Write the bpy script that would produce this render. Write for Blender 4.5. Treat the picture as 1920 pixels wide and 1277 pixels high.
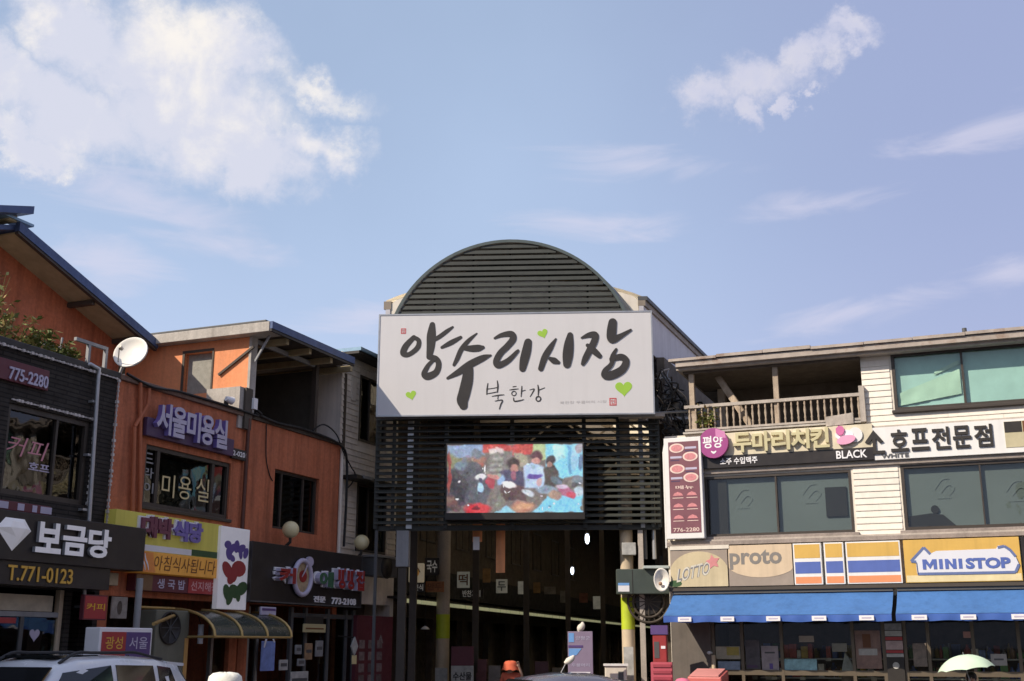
import bpy, bmesh, math, random
from mathutils import Vector, Matrix
random.seed(7)
sc = bpy.context.scene
COL = sc.collection
for _o in list(bpy.data.objects):
    bpy.data.objects.remove(_o)
rad = math.radians

# ------------------------------------------------------------------ camera
FPX, CX, CY, CAMH = 2200.0, 960.0, 638.5, 1.9
PITCH = math.atan(571.5 / FPX)
cam = bpy.data.cameras.new('camera')
cam.lens = FPX / 1920 * 36
cam.sensor_width = 36
cam.clip_start, cam.clip_end = 0.1, 3000
camo = bpy.data.objects.new('camera', cam)
camo.location = (0, 0, CAMH)
camo.rotation_euler = (math.pi / 2 + PITCH, 0, 0)
COL.objects.link(camo)
sc.camera = camo

# ------------------------------------------------------------------ light and sky
SUN = Vector((-0.66, -0.43, 0.616)).normalized()      # towards the sun
SUN_EL = math.asin(SUN.z)
SUN_AZ = math.atan2(SUN.x, SUN.y)
sl = bpy.data.lights.new('sun', 'SUN')
sl.energy = 5.0
sl.angle = rad(0.5)
sl.color = (1.0, 0.89, 0.75)
so = bpy.data.objects.new('sun', sl)
so.location = (-30, -20, 40)
so.rotation_euler = SUN.to_track_quat('Z', 'Y').to_euler()
COL.objects.link(so)
vs = sc.view_settings
vs.view_transform = 'Standard'
vs.look = 'None'
vs.exposure = 0.0
vs.gamma = 1.0
vs.use_curve_mapping = False
sc.cycles.max_bounces = 8
sc.cycles.transparent_max_bounces = 12
sc.cycles.sample_clamp_indirect = 4.0

def ray(px, py):
    """world direction of a point of the photograph (1920 x 1277)"""
    a, b = (px - CX) / FPX, (CY - py) / FPX
    c, s = math.cos(PITCH), math.sin(PITCH)
    return Vector((a, c - b * s, s + b * c))

SKY_S = 0.1
def build_world():
    w = bpy.data.worlds.new('World')
    sc.world = w
    w.use_nodes = True
    nt = w.node_tree
    nt.nodes.clear()
    N, L = nt.nodes.new, nt.links.new
    def val(x, sock):
        if isinstance(x, (int, float)):
            sock.default_value = x
        else:
            L(x, sock)
    def m(op, a, b=0.0, c=0.0, clamp=False):
        n = N('ShaderNodeMath'); n.operation = op; n.use_clamp = clamp
        val(a, n.inputs[0]); val(b, n.inputs[1])
        if len(n.inputs) > 2: val(c, n.inputs[2])
        return n.outputs[0]
    def mix(f, a, b):
        n = N('ShaderNodeMix'); n.data_type = 'RGBA'
        val(f, n.inputs[0])
        for x, s in ((a, n.inputs[6]), (b, n.inputs[7])):
            if isinstance(x, tuple): s.default_value = (*x, 1)
            else: L(x, s)
        return n.outputs[2]
    def smooth(x, lo, hi):
        n = N('ShaderNodeMapRange'); n.interpolation_type = 'SMOOTHSTEP'
        val(x, n.inputs[0]); n.inputs[1].default_value = lo; n.inputs[2].default_value = hi
        return n.outputs[0]
    sky = N('ShaderNodeTexSky')
    sky.sky_type = 'NISHITA'
    sky.sun_disc = False
    sky.sun_elevation = SUN_EL
    sky.sun_rotation = SUN_AZ
    sky.altitude = 100
    sky.air_density = 1.0
    sky.dust_density = 1.2
    sky.ozone_density = 1.5
    tc = N('ShaderNodeTexCoord')
    D = tc.outputs['Generated']
    sep = N('ShaderNodeSeparateXYZ'); L(D, sep.inputs[0])
    X, Y, Z = sep.outputs
    az = m('ARCTAN2', X, Y)
    el = m('ARCSINE', Z)
    def noise(scale, detail, rough, vec=None, dist=0.0, zs=1.0):
        n = N('ShaderNodeTexNoise'); n.inputs['Scale'].default_value = scale
        n.inputs['Detail'].default_value = detail; n.inputs['Roughness'].default_value = rough
        n.inputs['Distortion'].default_value = dist
        mp = N('ShaderNodeMapping'); L(D if vec is None else vec, mp.inputs[0])
        mp.inputs['Scale'].default_value = (1, 1, zs)
        L(mp.outputs[0], n.inputs['Vector'])
        return n.outputs[0]
    n1 = noise(13, 10, 0.60, dist=0.25)
    n2 = noise(38, 8, 0.62, dist=0.3)
    n5 = noise(9, 8, 0.6, dist=0.6, zs=4.5)
    n3 = noise(3.5, 4, 0.5)
    nz = m('ADD', m('MULTIPLY', m('SUBTRACT', n1, 0.5), 2.6), m('MULTIPLY', m('SUBTRACT', n2, 0.5), 1.5))
    wn = N('ShaderNodeTexNoise'); wn.inputs['Scale'].default_value = 15; wn.inputs['Detail'].default_value = 9
    wn.inputs['Roughness'].default_value = 0.66
    L(D, wn.inputs['Vector'])
    wsep = N('ShaderNodeSeparateColor'); L(wn.outputs['Color'], wsep.inputs[0])
    azw = m('ADD', az, m('MULTIPLY', m('SUBTRACT', wsep.outputs[0], 0.5), 0.125))
    elw = m('ADD', el, m('MULTIPLY', m('SUBTRACT', wsep.outputs[1], 0.5), 0.10))
    def blobs(lst, az=azw, el=elw):
        out = None
        for (px, py, rx, ry, rot, *wt) in lst:
            d = ray(px, py).normalized()
            a0, e0 = math.atan2(d.x, d.y), math.asin(d.z)
            cr, sr = math.cos(rad(rot)), math.sin(rad(rot))
            da = m('MULTIPLY', m('SUBTRACT', az, a0), math.cos(e0)); de = m('SUBTRACT', el, e0)
            k = 1 / 2200.0
            u = m('DIVIDE', m('ADD', m('MULTIPLY', da, cr), m('MULTIPLY', de, sr)), rx * k)
            v = m('DIVIDE', m('SUBTRACT', m('MULTIPLY', de, cr), m('MULTIPLY', da, sr)), ry * k)
            r = m('SUBTRACT', 1.0, m('SQRT', m('ADD', m('MULTIPLY', u, u), m('MULTIPLY', v, v))))
            if wt: r = m('MULTIPLY', r, wt[0])
            out = r if out is None else m('MAXIMUM', out, r)
        return out
    big = blobs([(150, 50, 120, 120, 0), (310, 120, 220, 120, -12), (440, 95, 120, 90, 0, 0.9), (20, 160, 100, 75, 10),
                 (130, 220, 210, 100, -8), (350, 225, 220, 115, -10), (450, 285, 140, 80, -15), (575, 168, 120, 34, -6, 0.42), (545, 270, 120, 52, 0, 0.7),
                 (605, 278, 90, 48, 10, 0.6), (40, 270, 150, 45, -12), (-60, 110, 110, 90, 0)])
    small = blobs([(1335, 178, 72, 54, 5), (1425, 140, 100, 60, 5), (1515, 88, 66, 46, 38), (1575, 55, 64, 36, 0),
                   (1420, 205, 44, 34, -50), (1500, 190, 20, 40, 0)])
    wisp = blobs([(1180, 310, 220, 42, -3), (1090, 420, 210, 40, -4), (1540, 380, 170, 34, 6), (1620, 585, 240, 45, 10),
                  (1850, 240, 220, 44, 8), (1890, 510, 110, 28, 4), (190, 490, 140, 75, -15), (260, 370, 300, 60, -12),
                  (700, 590, 160, 40, 5), (420, 460, 200, 40, -6)], az, el)
    d_big = smooth(m('ADD', m('MULTIPLY', big, 1.9), m('MULTIPLY', nz, 0.50)), -0.22, 1.15)
    d_small = m('MULTIPLY', smooth(m('ADD', m('MULTIPLY', small, 1.55), m('MULTIPLY', nz, 0.50)), -0.12, 1.2), 0.80)
    d_wisp = m('MULTIPLY', smooth(m('ADD', wisp, m('MULTIPLY', m('SUBTRACT', n5, 0.5), 2.6)), 0.05, 1.15), 0.55)
    # the sky goes on outside the picture with clouds of the same kind
    n4 = noise(2.2, 9, 0.58)
    off = smooth(m('ABSOLUTE', az), 0.52, 0.75)
    high = smooth(el, 0.62, 0.8)
    d_rest = m('MULTIPLY', m('MULTIPLY', smooth(n4, 0.53, 0.68), m('MAXIMUM', off, high)), smooth(el, 0.03, 0.14))
    k = 1 / SKY_S
    def c(r, g, b): return (r * k, g * k, b * k)
    # thin haze veil: brightens the blue everywhere, most near the horizon
    veil = m('ADD', 0.60, m('MULTIPLY', smooth(m('MULTIPLY', el, -1.0), -0.55, -0.02), 0.38))
    veil = m('ADD', veil, m('MULTIPLY', m('SUBTRACT', n3, 0.5), 0.25), clamp=True)
    colr = mix(veil, sky.outputs[0], c(0.55, 0.69, 0.95))
    colr = mix(m('MULTIPLY', smooth(az, -0.05, 0.42), 0.72), colr, c(0.345, 0.395, 0.645))
    colr = mix(m('MULTIPLY', smooth(m('MULTIPLY', el, -1.0), -0.36, -0.02), 0.50), colr, c(0.58, 0.60, 0.82))
    colr = mix(d_wisp, colr, c(0.74, 0.72, 0.86))
    lit = smooth(m('ADD', n1, m('MULTIPLY', m('SUBTRACT', n3, 0.5), 1.4)), 0.36, 0.62)
    lit2 = m('MULTIPLY', lit, smooth(m('MAXIMUM', m('MAXIMUM', big, small), m('SUBTRACT', n4, 0.40)), 0.0, 0.30))
    ccol = mix(m('MAXIMUM', lit2, m('MULTIPLY', lit, 0.5)), c(0.70, 0.72, 0.84), c(0.98, 0.93, 0.88))
    colr = mix(m('MULTIPLY', m('MAXIMUM', d_big, d_rest), 0.97), colr, ccol)
    colr = mix(d_small, colr, mix(lit2, c(0.68, 0.68, 0.82), c(0.80, 0.77, 0.82)))
    bg = N('ShaderNodeBackground'); bg.inputs[1].default_value = SKY_S
    L(colr, bg.inputs[0])
    out = N('ShaderNodeOutputWorld'); L(bg.outputs[0], out.inputs[0])
build_world()

# ------------------------------------------------------------------ materials
def mat(name, col, rough=0.6, metal=0.0, var=0.14, scale=3.0, bump=0.0, streak=0.0, rand=0.0, spec=0.4,
        emit=None, grain=0.0, bscale=None, dirt=None, coat=0.0, sub=None):
    """procedural surface: blotchy colour, rain streaks, fine grain; optional per-object shade"""
    mt = bpy.data.materials.new(name)
    mt.use_nodes = True
    nt = mt.node_tree
    N, L = nt.nodes.new, nt.links.new
    b = nt.nodes['Principled BSDF']
    b.inputs['Roughness'].default_value = rough
    b.inputs['Metallic'].default_value = metal
    b.inputs['Specular IOR Level'].default_value = spec
    if coat: b.inputs['Coat Weight'].default_value = coat; b.inputs['Coat Roughness'].default_value = 0.05
    tc = N('ShaderNodeTexCoord')
    vec = tc.outputs['Object']
    oi = None
    if rand:
        oi = N('ShaderNodeObjectInfo')
        ad = N('ShaderNodeVectorMath'); ad.operation = 'ADD'
        sv = N('ShaderNodeVectorMath'); sv.operation = 'SCALE'; sv.inputs['Scale'].default_value = 37.0
        cb = N('ShaderNodeCombineXYZ')
        for i in range(3): L(oi.outputs['Random'], cb.inputs[i])
        L(cb.outputs[0], sv.inputs[0]); L(vec, ad.inputs[0]); L(sv.outputs[0], ad.inputs[1])
        vec = ad.outputs[0]
    def noise(s, d, stretch=None):
        n = N('ShaderNodeTexNoise'); n.inputs['Scale'].default_value = s
        n.inputs['Detail'].default_value = d; n.inputs['Roughness'].default_value = 0.65
        if stretch:
            mp = N('ShaderNodeMapping'); mp.inputs['Scale'].default_value = stretch
            L(vec, mp.inputs[0]); L(mp.outputs[0], n.inputs['Vector'])
        else:
            L(vec, n.inputs['Vector'])
        return n.outputs[0]
    def mr(x, lo, hi, a, c):
        n = N('ShaderNodeMapRange'); L(x, n.inputs[0])
        for i, v in enumerate((lo, hi, a, c)): n.inputs[i + 1].default_value = v
        return n.outputs[0]
    def mul(a, c):
        n = N('ShaderNodeMath'); n.operation = 'MULTIPLY'; L(a, n.inputs[0]); L(c, n.inputs[1]); return n.outputs[0]
    f = mr(noise(scale, 6), 0.25, 0.75, 1 - var, 1 + var)
    if grain: f = mul(f, mr(noise(scale * 14, 3), 0.3, 0.7, 1 - grain, 1 + grain))
    if streak: f = mul(f, mr(noise(1.0, 5, (5.0, 5.0, 0.35)), 0.45, 0.8, 1.0, 1 - streak))
    if rand: f = mul(f, mr(oi.outputs['Random'], 0, 1, 1 - rand, 1 + rand))
    vm = N('ShaderNodeVectorMath'); vm.operation = 'SCALE'
    vm.inputs[0].default_value = col
    L(f, vm.inputs['Scale'])
    cout = vm.outputs[0]
    if dirt:
        mx = N('ShaderNodeMix'); mx.data_type = 'RGBA'
        L(mr(noise(scale * 0.8, 8), 0.52, 0.72, 0, dirt[3]), mx.inputs[0]); L(cout, mx.inputs[6])
        mx.inputs[7].default_value = (*dirt[:3], 1); cout = mx.outputs[2]
    L(cout, b.inputs['Base Color'])
    rr = N('ShaderNodeMath'); rr.operation = 'MULTIPLY'; rr.inputs[1].default_value = rough; rr.use_clamp = True
    L(mr(noise(scale * 2.3, 4), 0.3, 0.7, 0.82, 1.2), rr.inputs[0]); L(rr.outputs[0], b.inputs['Roughness'])
    if bump:
        bp = N('ShaderNodeBump'); bp.inputs['Strength'].default_value = bump; bp.inputs['Distance'].default_value = 0.02
        L(noise(bscale or scale * 9, 5), bp.inputs['Height']); L(bp.outputs[0], b.inputs['Normal'])
    if emit:
        b.inputs['Emission Color'].default_value = (*emit[:3], 1); b.inputs['Emission Strength'].default_value = emit[3]
    return mt

def glass(name, tint, refl=1.0, rough=0.02, wav=0.0):
    mt = bpy.data.materials.new(name); mt.use_nodes = True
    nt = mt.node_tree; nt.nodes.clear(); N, L = nt.nodes.new, nt.links.new
    tr = N('ShaderNodeBsdfTransparent'); tr.inputs[0].default_value = (*tint, 1)
    gl = N('ShaderNodeBsdfGlossy'); gl.inputs['Roughness'].default_value = rough
    fr = N('ShaderNodeFresnel'); fr.inputs[0].default_value = 1.55
    mu = N('ShaderNodeMath'); mu.operation = 'MULTIPLY'; mu.use_clamp = True; mu.inputs[1].default_value = refl
    if wav:
        tc = N('ShaderNodeTexCoord'); n = N('ShaderNodeTexNoise'); n.inputs['Scale'].default_value = 1.3
        L(tc.outputs['Object'], n.inputs['Vector'])
        bp = N('ShaderNodeBump'); bp.inputs['Strength'].default_value = wav; bp.inputs['Distance'].default_value = 0.05
        L(n.outputs[0], bp.inputs['Height']); L(bp.outputs[0], gl.inputs['Normal'])
    ge = N('ShaderNodeNewGeometry'); sb_ = N('ShaderNodeMath'); sb_.operation = 'SUBTRACT'; sb_.inputs[0].default_value = 1.0
    L(ge.outputs['Backfacing'], sb_.inputs[1]); m2 = N('ShaderNodeMath'); m2.operation = 'MULTIPLY'
    L(fr.outputs[0], m2.inputs[0]); L(sb_.outputs[0], m2.inputs[1])      # no mirror on the way out of a pane
    L(m2.outputs[0], mu.inputs[0])
    mx = N('ShaderNodeMixShader'); L(mu.outputs[0], mx.inputs[0]); L(tr.outputs[0], mx.inputs[1]); L(gl.outputs[0], mx.inputs[2])
    o = N('ShaderNodeOutputMaterial'); L(mx.outputs[0], o.inputs[0])
    return mt

def brickmat(name, c1, c2, mortar, scale, w, h, rough=0.5, bump=0.6, off=0.5):
    """coursed cladding too fine to pick apart: colour and relief"""
    mt = mat(name, c1, rough=rough)
    nt = mt.node_tree; N, L = nt.nodes.new, nt.links.new
    b = nt.nodes['Principled BSDF']
    tc = N('ShaderNodeTexCoord'); mp = N('ShaderNodeMapping')
    mp.inputs['Rotation'].default_value = (rad(90), 0, 0)
    L(tc.outputs['Object'], mp.inputs[0])
    br = N('ShaderNodeTexBrick'); br.offset = off
    br.inputs['Color1'].default_value = (*c1, 1); br.inputs['Color2'].default_value = (*c2, 1)
    br.inputs['Mortar'].default_value = (*mortar, 1); br.inputs['Scale'].default_value = scale
    br.inputs['Mortar Size'].default_value = 0.012; br.inputs['Brick Width'].default_value = w; br.inputs['Row Height'].default_value = h
    L(mp.outputs[0], br.inputs['Vector'])
    L(br.outputs['Color'], b.inputs['Base Color'])
    bp = N('ShaderNodeBump'); bp.inputs['Strength'].default_value = bump; bp.inputs['Distance'].default_value = 0.02; bp.invert = True
    L(br.outputs['Fac'], bp.inputs['Height']); L(bp.outputs[0], b.inputs['Normal'])
    return mt

# ------------------------------------------------------------------ frames and meshes
class Frame:
    """vertical reference plane: local x to the right along a front, y into it, z up"""
    def __init__(s, ox, oy, yaw):
        s.ox, s.oy, s.yaw = ox, oy, rad(yaw)
        s.c, s.s = math.cos(s.yaw), math.sin(s.yaw)
    def world(s, x, y, z=0.0):
        return Vector((s.ox + x * s.c - y * s.s, s.oy + x * s.s + y * s.c, z))
    def px(s, px, py, y=0.0):
        """where the sight line of a point of the photo meets the plane at depth y: (x, z)"""
        d = ray(px, py)
        n = (-s.s, s.c)
        o = s.world(0, y)
        t = (o.x * n[0] + o.y * n[1]) / (d.x * n[0] + d.y * n[1])
        p = d * t
        return ((p.x - s.ox) * s.c + (p.y - s.oy) * s.s, p.z + CAMH)
    def rect(s, x0, t0, b0, x1, t1, b1, y=0.0):
        """left edge (x, top, bottom) and right edge -> u0, u1, z0, z1"""
        a, b, c, d = s.px(x0, t0, y), s.px(x0, b0, y), s.px(x1, t1, y), s.px(x1, b1, y)
        return ((a[0] + b[0]) / 2, (c[0] + d[0]) / 2, (b[1] + d[1]) / 2, (a[1] + c[1]) / 2)

_fontcache = {}
def textmesh(body, bold=0.0, ext=0.0, shear=0.0):
    key = (body, bold, ext, shear)
    if key not in _fontcache:
        c = bpy.data.curves.new('lettering', 'FONT'); c.body = body; c.size = 1; c.offset = bold
        c.extrude = ext; c.shear = shear; c.resolution_u = 3
        o = bpy.data.objects.new('lettering', c); COL.objects.link(o)
        bpy.context.view_layer.update()
        me = bpy.data.meshes.new_from_object(o.evaluated_get(bpy.context.evaluated_depsgraph_get()))
        vs_ = [v.co.copy() for v in me.vertices]; fs = [tuple(p.vertices) for p in me.polygons]
        bpy.data.objects.remove(o); bpy.data.curves.remove(c); bpy.data.meshes.remove(me)
        _fontcache[key] = (vs_, fs)
    return _fontcache[key]

def catmull(pts, n=8):
    out = []
    P = [pts[0]] + list(pts) + [pts[-1]]
    for i in range(1, len(P) - 2):
        for k in range(n):
            t = k / n
            out.append(tuple(0.5 * (2 * P[i][j] + (P[i + 1][j] - P[i - 1][j]) * t + (2 * P[i - 1][j] - 5 * P[i][j] + 4 * P[i + 1][j] - P[i + 2][j]) * t * t
                       + (3 * P[i][j] - P[i - 1][j] - 3 * P[i + 1][j] + P[i + 2][j]) * t ** 3) for j in range(len(P[i]))))
    out.append(tuple(pts[-1]))
    return out

class MB:
    def __init__(s): s.v, s.f, s.m, s.sm, s.mats = [], [], [], [], []
    def mi(s, m):
        if m not in s.mats: s.mats.append(m)
        return s.mats.index(m)
    def add(s, vs_, fs, m, smooth=False):
        b = len(s.v); s.v += [tuple(v) for v in vs_]; k = s.mi(m)
        for f in fs:
            s.f.append(tuple(b + i for i in f)); s.m.append(k); s.sm.append(smooth)
        return s
    def box(s, x0, x1, y0, y1, z0, z1, m):
        return s.add([(x0, y0, z0), (x1, y0, z0), (x1, y1, z0), (x0, y1, z0), (x0, y0, z1), (x1, y0, z1), (x1, y1, z1), (x0, y1, z1)],
                     [(0, 3, 2, 1), (4, 5, 6, 7), (0, 1, 5, 4), (1, 2, 6, 5), (2, 3, 7, 6), (3, 0, 4, 7)], m)
    def prism(s, pts, y0, y1, m, smooth=False):
        """polygon in x,z pushed from y0 (front) to y1"""
        n = len(pts)
        a = sum(pts[i][0] * pts[(i + 1) % n][1] - pts[(i + 1) % n][0] * pts[i][1] for i in range(n))
        if a < 0: pts = pts[::-1]
        s.add([(p[0], y0, p[1]) for p in pts] + [(p[0], y1, p[1]) for p in pts], [tuple(range(n)), tuple(range(2 * n - 1, n - 1, -1))], m)
        s.add([(p[0], y0, p[1]) for p in pts] + [(p[0], y1, p[1]) for p in pts], [(i, i + n, (i + 1) % n + n, (i + 1) % n) for i in range(n)], m, smooth)
        return s
    def prismx(s, pts, x0, x1, m):
        """polygon in y,z pushed along x"""
        n = len(pts)
        return s.add([(x0, p[0], p[1]) for p in pts] + [(x1, p[0], p[1]) for p in pts],
                     [tuple(range(n - 1, -1, -1)), tuple(range(n, 2 * n))] + [(i, (i + 1) % n, (i + 1) % n + n, i + n) for i in range(n)], m)
    def bar(s, a, b, w, m, h=None):
        """square bar between two points"""
        a, b = Vector(a), Vector(b); d = (b - a).normalized(); h = h or w
        u = d.cross(Vector((0, 0, 1)) if abs(d.z) < 0.95 else Vector((0, 1, 0))).normalized(); v = u.cross(d).normalized()
        vs_ = [p + u * (i * w / 2) + v * (j * h / 2) for p in (a, b) for i, j in ((-1, -1), (1, -1), (1, 1), (-1, 1))]
        return s.add(vs_, [(0, 1, 2, 3), (7, 6, 5, 4)] + [(i, i + 4, (i + 1) % 4 + 4, (i + 1) % 4) for i in range(4)], m)
    def tube(s, pts, r, m, n=8, cap=True):
        P = [Vector(p[:3]) for p in pts]; R = [p[3] if len(p) > 3 else r for p in pts]
        vs_, fs = [], []
        up = None
        for i, p in enumerate(P):
            d = (P[min(i + 1, len(P) - 1)] - P[max(i - 1, 0)]).normalized()
            if up is None: up = d.orthogonal().normalized()
            up = (up - d * up.dot(d)).normalized(); w = d.cross(up)
            for k in range(n):
                a = 2 * math.pi * k / n
                vs_.append(p + (up * math.cos(a) + w * math.sin(a)) * R[i])
        for i in range(len(P) - 1):
            for k in range(n):
                fs.append((i * n + k, i * n + (k + 1) % n, (i + 1) * n + (k + 1) % n, (i + 1) * n + k))
        s.add(vs_, fs, m, True)
        if cap: s.add(vs_[:n], [tuple(range(n - 1, -1, -1))], m); s.add(vs_[-n:], [tuple(range(n))], m)
        return s
    def lathe(s, prof, c, m, n=20, axis='z', smooth=True):
        """prof: (radius, height) rows about an axis through c"""
        vs_, fs = [], []
        for r, h in prof:
            for k in range(n):
                a = 2 * math.pi * k / n; x, y = r * math.cos(a), r * math.sin(a)
                vs_.append((c[0] + x, c[1] + y, c[2] + h) if axis == 'z' else ((c[0] + x, c[1] + h, c[2] + y) if axis == 'y' else (c[0] + h, c[1] + x, c[2] + y)))
        for i in range(len(prof) - 1):
            for k in range(n):
                q = (i * n + k, i * n + (k + 1) % n, (i + 1) * n + (k + 1) % n, (i + 1) * n + k)
                fs.append(q if axis != 'y' else q[::-1])
        return s.add(vs_, fs, m, smooth)
    def ball(s, c, r, m, n=16, sz=1.0):
        return s.lathe([(max(1e-4, r * math.sin(math.pi * i / 10)), -r * sz * math.cos(math.pi * i / 10)) for i in range(11)], c, m, n)
    def disc(s, cx, cz, rx, rz, y, m, n=28, t=0.004, rot=0.0):
        cr, sr = math.cos(rot), math.sin(rot)
        pts = []
        for i in range(n):
            a, b = rx * math.cos(2 * math.pi * i / n), rz * math.sin(2 * math.pi * i / n)
            pts.append((cx + a * cr - b * sr, cz + a * sr + b * cr))
        return s.prism(pts, y, y + t, m)
    def text(s, body, x0, x1, z0, z1, y, m, bold=0.0, ext=0.0, shear=0.0, fit=True, side=None, tilt=0.0):
        """lettering filling the rectangle, facing -y; ext = real thickness in metres"""
        vs_, fs = textmesh(body, bold, 0.05 if ext else 0.0, shear)
        if not vs_: return s
        xs = [v.x for v in vs_]; ys = [v.y for v in vs_]
        a, b, c, d = min(xs), max(xs), min(ys), max(ys)
        sx, sz = (x1 - x0) / max(b - a, 1e-4), (z1 - z0) / max(d - c, 1e-4)
        if not fit: sx = sz = min(sx, sz)
        out = []
        for v in vs_:
            X = x0 + (v.x - a) * sx
            out.append((X, y - ((v.z + 0.05) / 0.1 * ext if ext else 0.0), z0 + (v.y - c) * sz + tilt * (X - x0)))
        if ext and side:
            fr = [f for f in fs if all(vs_[i].z > 0.04 for i in f)]
            rest = [f for f in fs if not all(vs_[i].z > 0.04 for i in f)]
            s.add(out, fr, m); s.add(out, rest, side)
        else:
            s.add(out, fs, m)
        return s
    def brush(s, pts, m, y, n=8):
        """brush stroke in x,z with width per point: (x, z, w)"""
        P = catmull(pts, n); L_, R_ = [], []
        for i, p in enumerate(P):
            q, r = P[max(i - 1, 0)], P[min(i + 1, len(P) - 1)]
            dx, dz = r[0] - q[0], r[1] - q[1]; l = math.hypot(dx, dz) or 1
            nx, nz = -dz / l, dx / l; w = p[2] / 2
            yy = y - i * 0.00006      # keeps overlapping turns of a stroke apart
            L_.append((p[0] + nx * w, yy, p[1] + nz * w)); R_.append((p[0] - nx * w, yy, p[1] - nz * w))
        k = len(P)
        s.add(L_ + R_, [(i, i + 1, k + i + 1, k + i) for i in range(k - 1)], m)
        for e, sgn in ((0, 1), (k - 1, -1)):
            p = P[e]; q = P[1] if e == 0 else P[k - 2]
            a0 = math.atan2(p[1] - q[1], p[0] - q[0])
            fan = [(p[0] + p[2] / 2 * math.cos(a0 + t), y - (e + sgn * 2) * 0.00006, p[1] + p[2] / 2 * math.sin(a0 + t)) for t in [(-0.5 + j / 6) * math.pi for j in range(7)]]
            s.add(fan, [tuple(range(7))], m)
        return s
    def wall(s, u0, u1, z0, z1, y0, y1, m, holes=()):
        """slab with rectangular openings (u0, u1, z0, z1)"""
        xs = sorted({u0, u1, *[max(u0, min(u1, h[i])) for h in holes for i in (0, 1)]}); zs = sorted({z0, z1, *[max(z0, min(z1, h[i])) for h in holes for i in (2, 3)]})
        def solid(i, j):
            if i < 0 or j < 0 or i >= len(xs) - 1 or j >= len(zs) - 1: return False
            cx, cz = (xs[i] + xs[i + 1]) / 2, (zs[j] + zs[j + 1]) / 2
            return not any(h[0] < cx < h[1] and h[2] < cz < h[3] for h in holes)
        for i in range(len(xs) - 1):
            for j in range(len(zs) - 1):
                if not solid(i, j): continue
                a, b, c, d = xs[i], xs[i + 1], zs[j], zs[j + 1]
                s.add([(a, y0, c), (b, y0, c), (b, y0, d), (a, y0, d), (a, y1, c), (b, y1, c), (b, y1, d), (a, y1, d)],
                      [(0, 1, 2, 3), (5, 4, 7, 6)] + ([] if solid(i - 1, j) else [(4, 0, 3, 7)]) + ([] if solid(i + 1, j) else [(1, 5, 6, 2)])
                      + ([] if solid(i, j - 1) else [(4, 5, 1, 0)]) + ([] if solid(i, j + 1) else [(3, 2, 6, 7)]), m)
        return s

class T:
    """a thing: an Empty at its base carrying the label, its parts below it"""
    def __init__(s, name, label, cat, F, base=(0, 0, 0), group=None, kind=None):
        s.F, s.base = F, base
        s.o = bpy.data.objects.new(name, None); COL.objects.link(s.o)
        s.o.location = F.world(*base); s.o.rotation_euler = (0, 0, F.yaw)
        s.o.empty_display_size = 0.2
        s.o['label'] = label; s.o['category'] = cat
        if group: s.o['group'] = group
        if kind: s.o['kind'] = kind
    def part(s, name, mb, parent=None, bevel=0.0, label=None, kind=None):
        o = build(name, mb, s.base, bevel)
        o.parent = parent or s.o
        if label: o['label'] = label
        if kind: o['kind'] = kind
        return o
    def copy_part(s, o, offset, parent=None):
        c = o.copy(); COL.objects.link(c); c.parent = parent or s.o
        c.location = Vector(o.location) + Vector(offset)
        return c

def build(name, mb, base=(0, 0, 0), bevel=0.0):
    me = bpy.data.meshes.new(name)
    me.from_pydata([(v[0] - base[0], v[1] - base[1], v[2] - base[2]) for v in mb.v], [], mb.f)
    for m in mb.mats: me.materials.append(m)
    me.polygons.foreach_set('material_index', mb.m)
    me.polygons.foreach_set('use_smooth', mb.sm)
    me.update()
    o = bpy.data.objects.new(name, me); COL.objects.link(o)
    if bevel:
        b = o.modifiers.new('bevel', 'BEVEL'); b.width = bevel; b.segments = 2; b.limit_method = 'ANGLE'; b.angle_limit = rad(40)
    return o

def structure(name, mb, F=None, base=(0, 0, 0)):
    o = build(name, mb, base); o['kind'] = 'structure'
    if F: o.location = F.world(*base); o.rotation_euler = (0, 0, F.yaw)
    return o

def copy_thing(t, F, base, yaw=None, label=None, scale=None):
    """a copy of a thing with copies of its parts and sub-parts"""
    r = t.o.copy(); COL.objects.link(r); r.location = F.world(*base); r.rotation_euler = (0, 0, F.yaw if yaw is None else yaw)
    if label: r['label'] = label
    if scale: r.scale = scale
    for ch in list(t.o.children):
        c = ch.copy(); COL.objects.link(c); c.parent = r
        for g in ch.children:
            d = g.copy(); COL.objects.link(d); d.parent = c
    return r

def window(t, u0, u1, z0, z1, y, splits, fm, gm, fw=0.06, depth=0.10, back=None, backd=0.35, sill=None, parent=None, mull=0.05, label=None):
    """frame with mullions, each pane a mesh of its own, blind or room behind; sits in an opening"""
    mb = MB()
    mb.wall(u0, u1, z0, z1, y, y + depth, fm, [(u0 + fw, u1 - fw, z0 + fw, z1 - fw)])
    xs = [u0 + fw] + [p for p in splits] + [u1 - fw]
    for p in splits: mb.box(p - mull / 2, p + mull / 2, y + 0.012, y + depth - 0.01, z0 + fw, z1 - fw, fm)
    fr = t.part('window', mb, parent, label=label)
    for a, b in zip(xs[:-1], xs[1:]):
        a2 = a + (mull / 2 if a != xs[0] else 0); b2 = b - (mull / 2 if b != xs[-1] else 0)
        t.part('pane', MB().box(a2, b2, y + depth * 0.5, y + depth * 0.5 + 0.008, z0 + fw, z1 - fw, gm), fr)
    if back:
        t.part('blind', MB().box(u0 + 0.01, u1 - 0.01, y + backd, y + backd + 0.02, z0 + 0.01, z1 - 0.01, back), fr)
    if sill:
        t.part('sill', MB().box(u0 - 0.06, u1 + 0.06, y - 0.10, y + depth, z0 - 0.07, z0 - 0.003, sill), fr, bevel=0.01)
    return fr

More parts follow.
